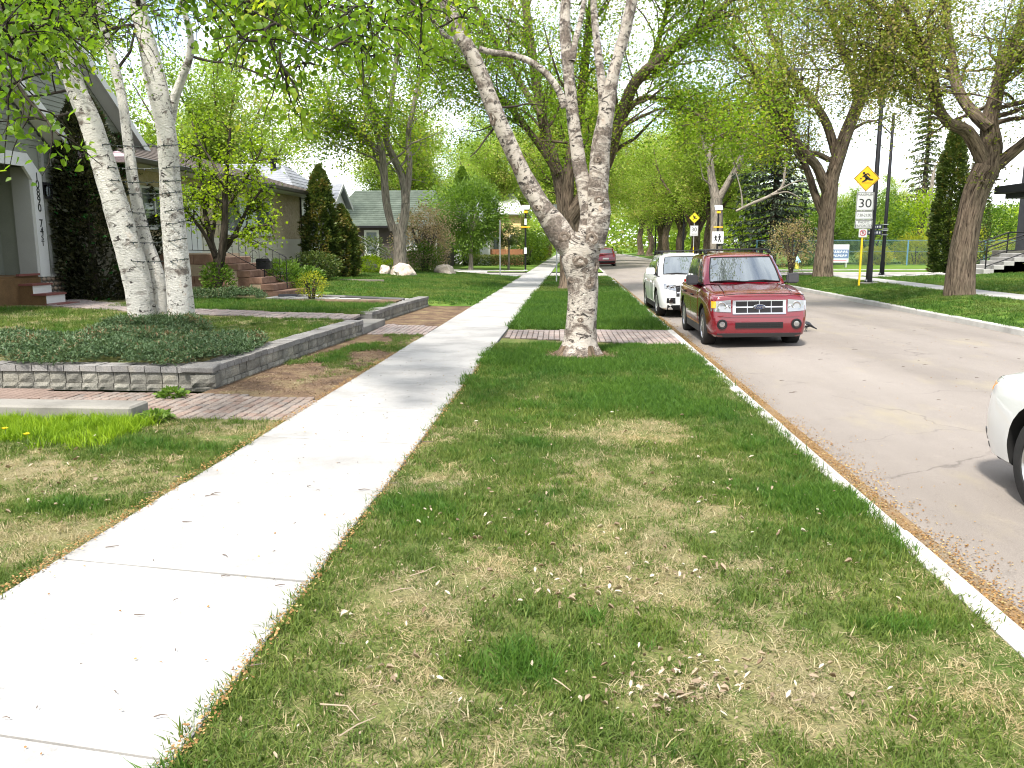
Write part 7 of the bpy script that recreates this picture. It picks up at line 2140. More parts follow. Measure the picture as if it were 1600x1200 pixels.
# rounded yard tree and others past the side street
def small_tree(name, label, x, y, z, r, hc, h, mat, n=9000, leaf=0.16, seed=1, trunk_r=0.14, bark=M_ELM_GREY):
    t = empty(name, (x, y, z), 0, label, 'tree')
    w = Wood()
    Q, q = smooth_path([(0, 0, -0.2), (0.03, 0, 0.5), (0.05, 0.02, hc - h * 0.25)], [trunk_r * 1.5, trunk_r, trunk_r * .8], 0.3); w.limb(Q, q, 10, 0.1, seed, 0.4)
    r_ = np.random.default_rng(seed)
    for s in range(9):
        a = s * 0.7 + r_.random(); Q, q = smooth_path([(0.05, 0.02, hc - h * .3), (r * .3 * math.cos(a), r * .3 * math.sin(a), hc - h * .05), (r * .75 * math.cos(a), r * .75 * math.sin(a), hc + h * r_.uniform(-.1, .35))], [trunk_r * .5, trunk_r * .3, 0.01], 0.4); w.limb(Q, q, 6)
    link('trunk', w.mesh('trunk', bark), t)
    P, k = blob_points(n, r, r, h / 2, 0.4, seed, 0.45); P[:, 2] += hc
    tint = np.clip(0.45 + (k - 1) * 1.0 + r_.normal(size=n) * 0.18, 0, 1)
    link('crown', leaves_mesh('crown', P, leaf, mat, tint, dirs=unit(P - np.array([0, 0, hc]))), t)
    return t
small_tree('yard_tree', 'dense round green tree at the side street, right of the pinkish shrub', -6.9, 55.8, 0.08, 2.5, 3.6, 4.6, LEAF_BUSH, 14000, 0.17, 31)
small_tree('yard_tree', 'small dark round-headed tree behind the clipped hedge', -4.5, 58.0, 0.05, 0.95, 2.3, 1.5, LEAF_CEDAR, 2500, 0.12, 32, 0.07)
shrub('spruce', 'pointed green spruce top rising behind the round yard tree', -8.9, 67, 0.1, 1.2, 7.7, LEAF_BUSH, n=9000, leaf=0.2, shape='column', stems=1, cat='spruce', seed=33)
for (x, y, r_, h, m_, lab) in [(-3.9, 72, 1.6, 2.9, LEAF_BUSH, 'green bush right of the far left crossing beacon'), (-3.7, 78, 1.3, 2.2, LEAF_MAPLE, 'lime bush further along the far pavement'), (-4.2, 86, 1.8, 3.2, LEAF_BUSH, 'big bush before the vanishing pavement'), (-3.6, 95, 1.2, 2.0, LEAF_TAN, 'brownish bush at the end of the pavement')]:
    shrub('shrub', lab, x, y, 0.0, r_, h, m_, n=4000, leaf=0.17, stems=5)
hd = empty('hedge', (-6.2, 66.0, 0.0), 0, 'clipped dark green box hedge across the side street', 'hedge')
n = 9000
P = np.stack([rng.uniform(-2.6, 2.4, n), rng.uniform(-0.45, 0.45, n), rng.uniform(0, 1.0, n) ** 0.7 * 0.95], -1)
link('foliage', leaves_mesh('foliage', P, 0.10, LEAF_CEDAR, np.clip(P[:, 2] * 0.9 + rng.normal(size=n) * 0.15 - 0.1, 0, 0.88)), hd)

# across the street
shrub('shrub', 'thin tan early-leafing shrub in front of the spruce trunk', at(1237, 400, 52.6).x, 52.6, 0.12, 1.45, 3.4, LEAF_TAN, n=3200, leaf=0.10, stems=12, lump=0.5, seed=41)
def spruce(label, x, y, z, h, r, mat, n_tier=22, seed=1, bare=1.6, per=26, leaf=0.22):
    t = empty('spruce', (x, y, z), 0, label, 'spruce')
    r_ = np.random.default_rng(seed)
    w = Wood(); Q, q = smooth_path([(0, 0, -0.2), (0.05, 0, h * .5), (0, 0, h)], [0.34, 0.2, 0.02], 0.6); w.limb(Q, q, 10, 0.1, seed, 0.4)
    P, D, T_ = [], [], []
    for i in range(n_tier):
        f = i / (n_tier - 1); zz = bare + (h - bare) * f
        L_ = r * (1 - f) ** 0.8 * r_.uniform(0.8, 1.1) + 0.15
        nb = 7 if f < .8 else 5
        for b_ in range(nb):
            a = 2 * math.pi * (b_ + r_.random() * .7) / nb
            l = L_ * r_.uniform(0.7, 1.1)
            dv = np.array([math.cos(a), math.sin(a), 0])
            s = np.linspace(0.1, 1, 10)[:, None]
            Q = np.array([0, 0, zz]) + dv * l * s + np.array([0, 0, 1.0]) * (-0.28 * l * s + 0.13 * l * s ** 2.2)
            w.limb(Q, np.linspace(0.035, 0.006, 10), 4)
            k = per
            ii = r_.integers(0, 10, k)
            off = np.cross(dv, [0, 0, 1]) * r_.normal(size=(k, 1)) * (0.16 * l)
            P.append(Q[ii] + off + r_.normal(size=(k, 3)) * 0.06 - np.array([0, 0, 0.08])); D.append(np.tile(dv + np.array([0, 0, -0.45]), (k, 1)) + off * 0.8)
            T_.append(np.clip(0.45 + r_.normal() * 0.22 + r_.normal(size=k) * 0.12, 0, 1))
    link('trunk', w.mesh('trunk', M_DARKBARK), t)
    link('crown', leaves_mesh('crown', np.concatenate(P), leaf, mat, np.concatenate(T_), droop=0.3, aspect=0.5, dirs=unit(np.concatenate(D))), t)
spruce('big dark spruce with drooping boughs across the side street', at(1206, 400, 60.8).x, 60.8, 0.2, 12.6, 3.9, LEAF_DARK, 24, 5, 1.7, 60, 0.30)
spruce('slender light green spruce behind the corner lamp pole', 31.0, 77, 0.3, 15.5, 2.3, LEAF_CEDAR, 24, 6, 4.0, 22, 0.3)
shrub('cedar', 'tall narrow columnar cedar left of the thick leaning elm', at(1478, 400, 44.2).x, 44.2, 0.3, 0.8, 7.6, LEAF_CEDAR, n=20000, leaf=0.17, shape='column', stems=1, cat='cedar', asp=0.5, seed=43)
shrub('cedar', 'thin loose cedar just behind the columnar one', 21.4, 46.0, 0.3, 0.6, 8.0, LEAF_CEDAR, n=4500, leaf=0.14, shape='column', stems=1, cat='cedar', asp=0.5, seed=44)
bx = [(18.5, 63.5, 2.6, 4.2, LEAF_BUSH, 'green thicket bush behind the banner sign'), (22.5, 65, 3.0, 5.4, LEAF_BUSH, 'tall green bush behind the fence, left of the yellow bushes'), (27.0, 66, 3.1, 5.6, LEAF_MAPLE, 'light green bush behind the fence, centre'), (31.5, 66.5, 3.0, 5.0, LEAF_BUSH, 'green bush behind the yellow bushes'),
      (36.5, 67, 3.2, 5.4, LEAF_MAPLE, 'light green bush behind the columnar cedar'), (42, 68, 3.4, 5.6, LEAF_MAPLE, 'yellowish tall bush seen right of the thick elm'), (24.8, 62.0, 1.5, 2.3, LEAF_YEL, 'bright yellow bush behind the fence, left one'), (28.2, 62.2, 1.7, 2.9, LEAF_YEL, 'tallest bright yellow bush behind the fence'), (31.6, 62.2, 1.5, 2.2, LEAF_YEL, 'bright yellow bush behind the fence, right one'),
      (21.8, 61.8, 1.1, 1.4, LEAF_YEL, 'low yellow bush by the black lamp pole'), (34.5, 62.5, 1.4, 1.8, LEAF_TAN, 'low greyish bush behind the fence'), (48, 60, 3.2, 5.8, LEAF_MAPLE, 'tall yellow-green bush behind the porch steps'), (41, 54, 2.2, 4.6, LEAF_MAPLE, 'yellow-green hedge shrub between elm and charcoal house'), (13.2, 66, 2.2, 3.4, LEAF_MAPLE, 'pale lime bush below the bare forked tree')]
for (x, y, r_, h, m_, lab) in bx:
    shrub('shrub', lab, x, y, 0.2, r_, h, m_, n=6500 if h > 4 else 3600, leaf=0.2 if h > 4 else 0.13, stems=6, lump=0.45, group=None)
shrub('shrub', 'small twiggy brown shrub on the lawn by the porch steps', 18.6, 34.0, 0.42, 0.75, 0.85, LEAF_TAN, n=900, leaf=0.05, stems=16, seed=46)
shrub('shrub', 'flowering low shrub beside the porch slab', 20.9, 36.6, 0.5, 0.6, 0.7, LEAF_TAN, n=900, leaf=0.06, stems=8, seed=47)
# bare and nearly bare trees
def bare_tree(label, pixs, Y, leafn, mat=LEAF_FAR, bark=M_ELM_GREY):
    w = Wood(); lim = []
    for k, pix in enumerate(pixs):
        Q, q = px_limb(pix, Y, 0.4, random.uniform(-1, 1) if k else 0); w.limb(Q, q, 9, 0.08, k, 0.3 if k == 0 else 0)
        if k: lim.append((Q, q))
    P, t = grow(w, lim, 9, (1.2, 2.6), 6, (0.7, 1.4), leafn, 0.2, 0.2, 0.03, -0.05)
    tree_thing('bare_tree', label, at(*pixs[0][0][:2], Y), w, bark, [('crown', leaves_from('crown', P, t, 0.14, mat))])
bare_tree('pale forked tree with few leaves behind the crossing beacon', [[(1118, 425, 12), (1119, 390, 10), (1120, 350, 9), (1119, 310, 9)], [(1120, 315, 8), (1112, 280, 6), (1108, 245, 5), (1100, 225, 3), (1090, 190, 2)], [(1121, 315, 6), (1135, 290, 5), (1155, 255, 5), (1165, 225, 4), (1178, 200, 2)], [(1106, 240, 4), (1120, 215, 3), (1140, 205, 2)]], 62, 7)
bare_tree('dead grey tree without leaves above the park bushes', [[(1450, 415, 5), (1452, 360, 4), (1453, 320, 3.5)], [(1453, 325, 3), (1457, 280, 2.5), (1462, 258, 1)], [(1452, 340, 2.5), (1444, 310, 2), (1436, 300, 1)]], 70, 1, LEAF_TAN)
# broken grey limb caught in front of the spruce
ob = empty('broken_limb', tuple(at(1180, 320, 56)), 0, 'fallen grey branch hanging in front of the big spruce', 'branch')
w = Wood()
o_ = np.array(at(1180, 320, 56))
for pix in ([(1150, 330, 2), (1175, 318, 2.4), (1205, 305, 2.6), (1222, 292, 2.2), (1226, 270, 1.8), (1229, 240, 1)], [(1205, 305, 1.6), (1230, 300, 1.2), (1250, 310, .8)], [(1215, 298, 1.4), (1240, 285, 1), (1260, 280, .6)], [(1160, 326, 1.4), (1158, 300, 1), (1150, 270, .6)]):
    Q, q = px_limb(pix, 56, 0.3, 0.4); w.limb(Q - o_, q, 6)
link('branch', w.mesh('branch', M_ELM_GREY), ob)

# boulders
M_ROCK = noisy('pale_rock', [(0.3, (0.30, 0.22, 0.17)), (0.5, (0.52, 0.44, 0.37)), (0.7, (0.62, 0.56, 0.50))], 2.2, 0.9, 0.8, 18, 0.03, fine=0.3)
M_ROCK2 = noisy('grey_rock', [(0.3, (0.16, 0.14, 0.11)), (0.5, (0.30, 0.26, 0.21)), (0.72, (0.46, 0.40, 0.34))], 2.2, 0.9, 0.8, 18, 0.03, fine=0.3)
def boulder(label, x, y, z, sx_, sy_, sz_, mat, seed):
    bm = bmesh.new(); bmesh.ops.create_icosphere(bm, subdivisions=4, radius=1)
    for v in bm.verts:
        c = v.co.copy()
        k = 1 + 0.30 * mnoise.noise(c * 1.3 + Vector((seed, 0, 0))) + 0.14 * mnoise.noise(c * 3.1 + Vector((seed, 5, 0))) + 0.05 * mnoise.noise(c * 8 + Vector((seed, 5, 0)))
        c *= k
        for pl_ in ((0.5, -0.6, 0.62), (-0.7, -0.5, 0.5), (0.1, -0.2, 0.97), (0.9, 0.1, 0.3)):
            n_ = Vector(pl_).normalized(); dd = c.dot(n_) - 0.78
            if dd > 0: c -= n_ * dd * 0.85
        v.co = Vector((c.x * sx_, c.y * sy_, c.z * sz_))
    me = bpy.data.meshes.new('boulder'); bm.to_mesh(me); bm.free(); me.materials.append(mat)
    me.polygons.foreach_set('use_smooth', [True] * len(me.polygons)); me.set_sharp_from_angle(angle=R(28))
    tag(link('boulder', me, None, (x, y, z), (0, 0, seed)), label, 'boulder')
p_ = at(631, 425, 37.4); boulder('large pale cream boulder at the foot of the forked elm', p_.x, 37.4, 0.46, 0.60, 0.45, 0.52, M_ROCK, 1)
p_ = at(699, 425, 42.5); boulder('grey angular boulder right of the pinkish shrub', p_.x, 42.0, 0.24, 0.72, 0.55, 0.6, M_ROCK2, 2)
p_ = at(602, 425, 37.8); boulder('small reddish boulder left of the large pale one', p_.x, 37.8, 0.45, 0.30, 0.3, 0.42, M_ROCK, 3)
# black plastic edging of the flower bed
be = MB()
cx = [(-8.0, 21.9), (-7.6, 22.2), (-7.0, 22.25), (-6.2, 22.15), (-5.2, 21.9), (-4.5, 21.75)]
be.tube([(x, y + 0.05, gl(x, y) + 0.05) for x, y in cx], 0.05, 6)
tag(be.build('bed_edging', plain('black_edging', (0.02, 0.02, 0.022), 0.4)), 'black plastic edging curving round the flower bed on the bungalow lawn', 'edging')
tag(MB().box(-8.2, -4.5, 20.75, 21.5, 0.2, 0.315).build('flower_bed', M_DIRT), kind='structure')
tb = MB(); tb.box(0, 1.7, -0.04, 0.04, -0.1, 0.05, bev=0.01)
tag(tb.build('timber_edge', M_ELM_GREY, None, None, (-8.9, 31.0, 0.40), (0, 0.02, R(12))), 'weathered timber edge along the bungalow flower bed', 'edging')

# the far end of the street closes in leaves
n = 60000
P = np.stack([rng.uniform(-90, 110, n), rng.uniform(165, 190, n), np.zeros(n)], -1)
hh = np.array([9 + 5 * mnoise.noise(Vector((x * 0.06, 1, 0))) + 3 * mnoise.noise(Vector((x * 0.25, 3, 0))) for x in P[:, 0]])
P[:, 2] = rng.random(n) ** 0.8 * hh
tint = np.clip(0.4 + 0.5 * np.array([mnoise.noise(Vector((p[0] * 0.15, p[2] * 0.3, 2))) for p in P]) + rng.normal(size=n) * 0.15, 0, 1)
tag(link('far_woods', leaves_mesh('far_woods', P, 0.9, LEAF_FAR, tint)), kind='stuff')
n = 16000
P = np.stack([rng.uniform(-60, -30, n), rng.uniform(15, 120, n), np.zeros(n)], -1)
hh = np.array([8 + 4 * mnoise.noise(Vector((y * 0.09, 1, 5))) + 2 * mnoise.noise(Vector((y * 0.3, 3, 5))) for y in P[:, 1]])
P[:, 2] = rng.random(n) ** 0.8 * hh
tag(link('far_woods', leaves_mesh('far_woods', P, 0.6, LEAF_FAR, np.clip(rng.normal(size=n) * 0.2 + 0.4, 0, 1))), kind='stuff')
# ---------------------------------------------------------------- grass, litter
def blade_mat(name, c0, c1, c2):
    m, nt, b = new_mat(name)
    a = nt.nodes.new('ShaderNodeAttribute'); a.attribute_name = 'tint'
    oi = nt.nodes.new('ShaderNodeObjectInfo')
    s = math_n(nt, 'MULTIPLY_ADD', oi.outputs['Random'], 0.3, math_n(nt, 'MULTIPLY', a.outputs['Fac'], 0.75))
    c = ramp(nt, s, [(0.0, c0), (0.5, c1), (1.0, c2)])
    p = world_pos(nt)
    c = mixc(nt, 1.0, c, ramp(nt, nz(nt, p, 0.8, 4, 0.6), [(0.3, (0.82, 0.86, 0.9)), (0.7, (1.2, 1.1, 0.95))]), 'MULTIPLY')
    nt.links.new(c, b.inputs['Base Color'])
    b.inputs['Roughness'].default_value = 0.55; b.inputs['Specular IOR Level'].default_value = 0.2
    t = nt.nodes.new('ShaderNodeBsdfTranslucent')
    nt.links.new(mixc(nt, 1.0, c, (1.1, 1.25, 0.7), 'MULTIPLY'), t.inputs['Color'])
    mx = nt.nodes.new('ShaderNodeMixShader'); mx.inputs['Fac'].default_value = 0.3
    nt.links.new(b.outputs['BSDF'], mx.inputs[1]); nt.links.new(t.outputs['BSDF'], mx.inputs[2])
    nt.links.new(mx.outputs['Shader'], nt.nodes['Material Output'].inputs['Surface'])
    return m
M_BLADE = blade_mat('grass_blade', (0.042, 0.078, 0.014), (0.095, 0.15, 0.028), (0.20, 0.24, 0.065))
M_BLADELUSH = blade_mat('lush_blade', (0.022, 0.062, 0.010), (0.055, 0.13, 0.017), (0.11, 0.20, 0.03))
M_BLADELIME = blade_mat('lime_blade', (0.10, 0.19, 0.008), (0.18, 0.30, 0.012), (0.28, 0.39, 0.02))
M_BLADEDRY = blade_mat('dry_blade', (0.22, 0.18, 0.10), (0.35, 0.295, 0.175), (0.48, 0.425, 0.285))

def tuft(name, mat, n=38, rad=0.07, h=(0.03, 0.07), w=0.0032, lean=0.6, seed=0):
    r_ = np.random.default_rng(seed)
    a = r_.random(n) * 2 * math.pi; rr = rad * np.sqrt(r_.random(n))
    base = np.stack([rr * np.cos(a), rr * np.sin(a), np.full(n, -0.008)], -1)
    hh = r_.uniform(h[0], h[1], n)[:, None]
    ln = r_.normal(size=(n, 2)) * lean
    d = np.concatenate([ln, np.ones((n, 1))], 1); d = unit(d)
    tip = base + d * hh * np.array([1, 1, 1]) ; tip[:, :2] += ln * hh * 0.45; tip[:, 2] -= (np.abs(ln).sum(1) * hh[:, 0] * 0.15)
    mid = base + d * hh * 0.5
    s = r_.random(n) * math.pi; wv = np.stack([np.cos(s), np.sin(s), np.zeros(n)], -1) * w * r_.uniform(0.7, 1.3, n)[:, None]
    V = np.stack([base - wv, base + wv, mid + wv * 0.8, tip, mid - wv * 0.8], 1).reshape(-1, 3)
    b = np.arange(n)[:, None] * 5
    F = np.concatenate([b + np.array([[0, 1, 2]]), b + np.array([[0, 2, 4]]), b + np.array([[4, 2, 3]])], 0)
    tint = np.repeat(np.clip(r_.normal(size=n) * 0.25 + 0.5, 0, 1), 5)
    return bpy.data.objects.new(name, np_mesh(name, V, F, mat, {'tint': ('FLOAT', tint)}))

def scatter(name, pts, scl, tmpl):
    """one object whose points carry copies of a tuft"""
    me = bpy.data.meshes.new(name)
    me.vertices.add(len(pts)); me.vertices.foreach_set('co', np.asarray(pts, np.float32).ravel())
    a = me.attributes.new('scl', 'FLOAT', 'POINT'); a.data.foreach_set('value', np.asarray(scl, np.float32))
    a = me.attributes.new('rot', 'FLOAT_VECTOR', 'POINT')
    rot = np.stack([rng.normal(size=len(pts)) * 0.12, rng.normal(size=len(pts)) * 0.12, rng.random(len(pts)) * 6.28], -1)
    a.data.foreach_set('vector', rot.astype(np.float32).ravel())
    o = link(name, me); tag(o, kind='stuff')
    ng = bpy.data.node_groups.new(name, 'GeometryNodeTree')
    ng.interface.new_socket('Geometry', in_out='INPUT', socket_type='NodeSocketGeometry')
    ng.interface.new_socket('Geometry', in_out='OUTPUT', socket_type='NodeSocketGeometry')
    N = ng.nodes; gi = N.new('NodeGroupInput'); go = N.new('NodeGroupOutput')
    ip = N.new('GeometryNodeInstanceOnPoints'); oi = N.new('GeometryNodeObjectInfo'); oi.inputs['Object'].default_value = tmpl; oi.inputs['As Instance'].default_value = True
    s = N.new('GeometryNodeInputNamedAttribute'); s.data_type = 'FLOAT'; s.inputs['Name'].default_value = 'scl'
    r_ = N.new('GeometryNodeInputNamedAttribute'); r_.data_type = 'FLOAT_VECTOR'; r_.inputs['Name'].default_value = 'rot'
    L_ = ng.links
    L_.new(gi.outputs[0], ip.inputs['Points']); L_.new(oi.outputs['Geometry'], ip.inputs['Instance'])
    L_.new(s.outputs['Attribute'], ip.inputs['Scale']); L_.new(r_.outputs['Attribute'], ip.inputs['Rotation'])
    L_.new(ip.outputs['Instances'], go.inputs[0])
    md = o.modifiers.new('scatter', 'NODES'); md.node_group = ng
    return o

# patch map: 0 dry .. 1 lush; canopy shade before the birch is painted in as lush
PATCH = [(at(640, 792, 5), 0.34, 0.22), (at(790, 1040, 3), 0.17, 0.14), (at(825, 695, 6.6), 0.30, 0.12), (at(290, 700, 6), 0.6, 0.22), (at(1330, 800, 5), 0.3, 0.3), (at(1010, 610, 9), 0.7, 0.5), (at(110, 795, 5), 0.3, 0.2), (at(560, 560, 12), 0.8, 0.9)]
G_PATCH = []
for (u, v, sx_, sy_) in [(640, 792, 0.30, 0.26), (790, 1040, 0.15, 0.14), (825, 695, 0.26, 0.16), (290, 698, 0.55, 0.2), (1300, 790, 0.3, 0.3), (1000, 615, 0.7, 0.6), (1080, 640, 0.5, 0.4), (110, 795, 0.3, 0.16), (1400, 980, 0.3, 0.15), (570, 545, 0.5, 0.9), (900, 570, 1.4, 0.8), (520, 560, 0.3, 0.5)]:  # lush spots; the wide ones before the birch stand for canopy shade
    d_ = Vector(at(u, v, 10)) - cam.location; t_ = -EYE / d_.z; q_ = cam.location + d_ * t_
    G_PATCH.append((q_.x, q_.y, sx_, sy_, 1.0))
for (u, v, sx_, sy_) in [(640, 960, 0.32, 0.35), (980, 920, 0.45, 0.3), (1150, 1080, 0.4, 0.3), (100, 740, 0.8, 0.5), (760, 880, 0.25, 0.3), (1000, 680, 0.5, 0.25), (350, 690, 0.3, 0.2), (60, 830, 0.4, 0.3), (640, 1100, 0.25, 0.2), (440, 600, 0.5, 0.6), (700, 750, 0.2, 0.3)]:
    d_ = Vector(at(u, v, 10)) - cam.location; t_ = -EYE / d_.z; q_ = cam.location + d_ * t_
    G_PATCH.append((q_.x, q_.y, sx_, sy_, -1.0))
def lush(x, y):
    v = 0.50 + 0.42 * mnoise.noise(Vector((x * 0.9, y * 0.75, 1.0))) + 0.26 * mnoise.noise(Vector((x * 2.6, y * 2.2, 7.0))) + 0.16 * mnoise.noise(Vector((x * 7, y * 7, 3.0)))
    for px_, py_, sx_, sy_, k in G_PATCH:
        d2 = ((x - px_) / sx_) ** 2 + ((y - py_) / sy_) ** 2
        if d2 < 6: v += k * (0.62 if k > 0 else 0.42) * math.exp(-d2)
    # greener further up the boulevard
    v += min(0.30, max(0.0, (y - 7.5) * 0.06)) if -1.4 < x < 2 else 0
    return v

T_G = [tuft('grass_tuft', M_BLADE, 44, 0.075, (0.035, 0.075), 0.0030, 0.55, 1), tuft('grass_tuft', M_BLADE, 36, 0.07, (0.025, 0.06), 0.0028, 0.8, 2)]
T_L = tuft('lush_tuft', M_BLADELUSH, 60, 0.075, (0.05, 0.105), 0.0030, 0.45, 3)
T_D = [tuft('dry_tuft', M_BLADEDRY, 46, 0.09, (0.03, 0.07), 0.0026, 1.5, 4), tuft('dry_tuft', M_BLADEDRY, 34, 0.08, (0.02, 0.05), 0.0024, 2.2, 5)]
T_Y = tuft('lime_tuft', M_BLADELIME, 50, 0.08, (0.08, 0.17), 0.0036, 0.35, 6)
T_F = [tuft('lawn_tuft', M_BLADE, 46, 0.16, (0.04, 0.075), 0.006, 0.6, 7), tuft('lawn_tuft', M_BLADELUSH, 46, 0.16, (0.04, 0.08), 0.006, 0.5, 8)]

bins = {k: ([], []) for k in ('g0', 'g1', 'l', 'd0', 'd1')}
def seed_area(x0, x1, y0, y1, dens, zf=None, ok=None, bias=0.0, big=1.0):
    n = int((x1 - x0) * (y1 - y0) * dens)
    xs, ys_ = rng.uniform(x0, x1, n), rng.uniform(y0, y1, n)
    for x, y in zip(xs, ys_):
        if ok and not ok(x, y): continue
        if ((x - 0.13) / 0.62) ** 2 + ((y - 12.95) / 0.55) ** 2 < 0.75 + 0.5 * rng.random(): continue
        v = lush(x, y) + bias + rng.normal() * 0.10
        z = zf(x, y) if zf else 0.0
        if v > 0.92: k, s = 'l', 1.0
        elif v > 0.72: k, s = ('l', 0.75) if rng.random() < 0.4 else ('g0', 1.05)
        elif v > 0.44: k, s = ('g0' if rng.random() < 0.6 else 'g1'), 0.95
        elif v > 0.22: k, s = (('g1' if rng.random() < 0.45 else ('d0' if rng.random() < .5 else 'd1'))), 0.85
        else: k, s = ('d0' if rng.random() < 0.5 else 'd1') if rng.random() < 0.86 else 'g1', 0.8
        bins[k][0].append((x, y, z)); bins[k][1].append(s * big * rng.uniform(0.75, 1.2))
seed_area(-1.355, 1.975, 1.6, 7.5, 400)
seed_area(-1.36, 1.98, 7.5, 14.4, 230, big=1.15, bias=0.05)
seed_area(-5.6, -2.85, 2.6, 7.9, 290, bias=0.0)
seed_area(-8.5, -5.6, 5.5, 7.65, 160, bias=0.02)
seed_area(-4.25, -2.84, 9.2, 15.9, 120, bias=-0.12, ok=lambda x, y: mnoise.noise(Vector((x * 1.1, y * 0.7, 9))) > (-0.05 if y > 12 else 0.12) , big=1.0)
seed_area(-1.32, 1.95, 17.0, 30, 90, bias=0.35, big=1.5)
seed_area(-9, -4.5, 12.3, 16.2, 90, zf=lambda x, y: float(gz_left(x, y)), bias=0.12, big=1.2)
seed_area(-12.3, -9, 11.5, 17.0, 80, zf=lambda x, y: float(gz_left(x, y)), bias=0.05, big=1.4)
seed_area(-10.5, -4.5, 17.6, 20.6, 90, zf=lambda x, y: float(gz_left(x, y)), bias=0.35, big=1.3)
for k, nm, tm_ in (('g0', 'lawn_grass', T_G[0]), ('g1', 'lawn_grass', T_G[1]), ('l', 'lush_grass', T_L), ('d0', 'dry_grass', T_D[0]), ('d1', 'dry_grass', T_D[1])):
    if bins[k][0]: scatter(nm, bins[k][0], bins[k][1], tm_)
# far lawns: broader tufts
fp, fs_ = ([], []), ([], [])
def seed_far(x0, x1, y0, y1, dens, zf, big, ok=None):
    n = int((x1 - x0) * (y1 - y0) * dens)
    for x, y in zip(rng.uniform(x0, x1, n), rng.uniform(y0, y1, n)):
        if ok and not ok(x, y): continue
        i = 0 if mnoise.noise(Vector((x * .5, y * .5, 2))) + rng.normal() * .3 > 0.05 else 1
        fp[i].append((x, y, zf(x, y))); fs_[i].append(big * rng.uniform(0.7, 1.2))
zr = lambda x, y: float(gz_right(x, y)); zl = lambda x, y: float(gz_left(x, y))
seed_far(9.45, 11.95, 16, 46, 45, zr, 1.1)
seed_far(13.35, 26, 20, 38.4, 26, zr, 1.2)
seed_far(-12, -2.9, 23.8, 44.8, 40, zl, 1.2, ok=lambda x, y: x > -11.2)
seed_far(-1.3, 1.93, 30, 46, 50, lambda x, y: 0, 1.2)
seed_far(-11.5, -4.5, 21.9, 23.6, 30, zl, 1.0, ok=lambda x, y: y > 22.5)
for i in (0, 1): scatter('lawn_grass', fp[i], fs_[i], T_F[i])
# tall lime grass along the concrete beam, weeds at its end
ly = []
for k in range(900):
    x, y = rng.uniform(-9, -4.1), 7.62 - abs(rng.normal()) * 0.42
    if y > 6.6: ly.append((x, y, 0))
scatter('lime_grass', ly, rng.uniform(0.6, 1.15, len(ly)), T_Y)
for (x, y, lab) in ((-4.15, 7.75, 'broad-leaved weed at the end of the concrete beam'), (-6.95, 7.5, 'dark leafy weed at the left picture edge by the concrete beam'), (-4.6, 9.0, 'small weed at the foot of the block wall')):
    shrub('weed', lab, x, y, 0.0, 0.15 if x > -6 else 0.3, 0.10 if x > -6 else 0.22, LEAF_BUSH, n=260, leaf=0.06, stems=0, cat='weed', seed=int(abs(x * 100)))
M_DANDY = plain('dandelion_yellow', (0.85, 0.62, 0.01), 0.6)
for (u, v, lab) in ((8, 672, 'yellow dandelion nearest the picture edge in the tall grass'), (42, 681, 'yellow dandelion, the right one of the two in the tall grass')):
    d_ = Vector(at(u, v, 10)) - cam.location; t_ = (0.09 - EYE) / d_.z; q_ = cam.location + d_ * t_
    t = empty('dandelion', (q_.x, q_.y, 0), 0, lab, 'flower')
    MB().tube([(0, 0, -0.02), (0.004, 0, 0.10)], 0.003, 5).build('stem', M_YPOST if False else plain('green_stem', (0.12, 0.2, 0.04), 0.6), t)
    m = MB()
    for k in range(26):
        a = k * 2.4; r0 = 0.022 * math.sqrt(k / 26)
        c = Vector((math.cos(a), math.sin(a), 0)); n_ = Vector((-c.y, c.x, 0))
        m.add([c * r0 * .3 + Vector((0, 0, 0.10)) - n_ * .003, c * r0 * .3 + Vector((0, 0, 0.10)) + n_ * .003, c * (r0 + .008) + Vector((0, 0, 0.118 - r0 * .3)) + n_ * .003, c * (r0 + .008) + Vector((0, 0, 0.118 - r0 * .3)) - n_ * .003], [(0, 1, 2, 3)])
    m.build('petals', M_DANDY, t)

# dry leaves on the grass: curled, in drifts
M_LITTER = leaf_mat('dry_leaf', (0.15, 0.10, 0.065), (0.33, 0.26, 0.185), (0.46, 0.41, 0.33), 0.15, 0.7, 0.85)
def curled(name, P, size, mat, yaw, tint, curl=0.5, asp=0.55):
    n = len(P)
    c, s = np.cos(yaw), np.sin(yaw); z0 = np.zeros(n)
    d = np.stack([c, s, rng.normal(size=n) * 0.25], -1); w = np.stack([-s, c, rng.normal(size=n) * 0.35], -1); u = np.tile([0, 0, 1.0], (n, 1))
    sz = size[:, None]; k = (rng.random(n) * curl)[:, None]
    V = np.stack([P, P + d * sz * .35 + w * sz * asp * .5 + u * sz * k * .35, P + d * sz * .8 + w * sz * asp * .3 + u * sz * k * .45, P + d * sz + u * sz * k * .15, P + d * sz * .8 - w * sz * asp * .3 + u * sz * k * .5, P + d * sz * .35 - w * sz * asp * .5 + u * sz * k * .3, P + d * sz * .5 - u * sz * k * .05], 1)
    b = np.arange(n)[:, None] * 7
    F = np.concatenate([b + np.array([[0, 1, 6]]), b + np.array([[1, 2, 6]]), b + np.array([[2, 3, 6]]), b + np.array([[3, 4, 6]]), b + np.array([[4, 5, 6]]), b + np.array([[5, 0, 6]])], 0)
    o = link(name, np_mesh(name, V.reshape(-1, 3), F, mat, {'tint': ('FLOAT', np.repeat(tint, 7))}))
    return tag(o, kind='stuff')
pts = []
def gpt(u, v, z=0.0):
    d_ = Vector(at(u, v, 10)) - cam.location; t_ = (z - EYE) / d_.z; return cam.location + d_ * t_
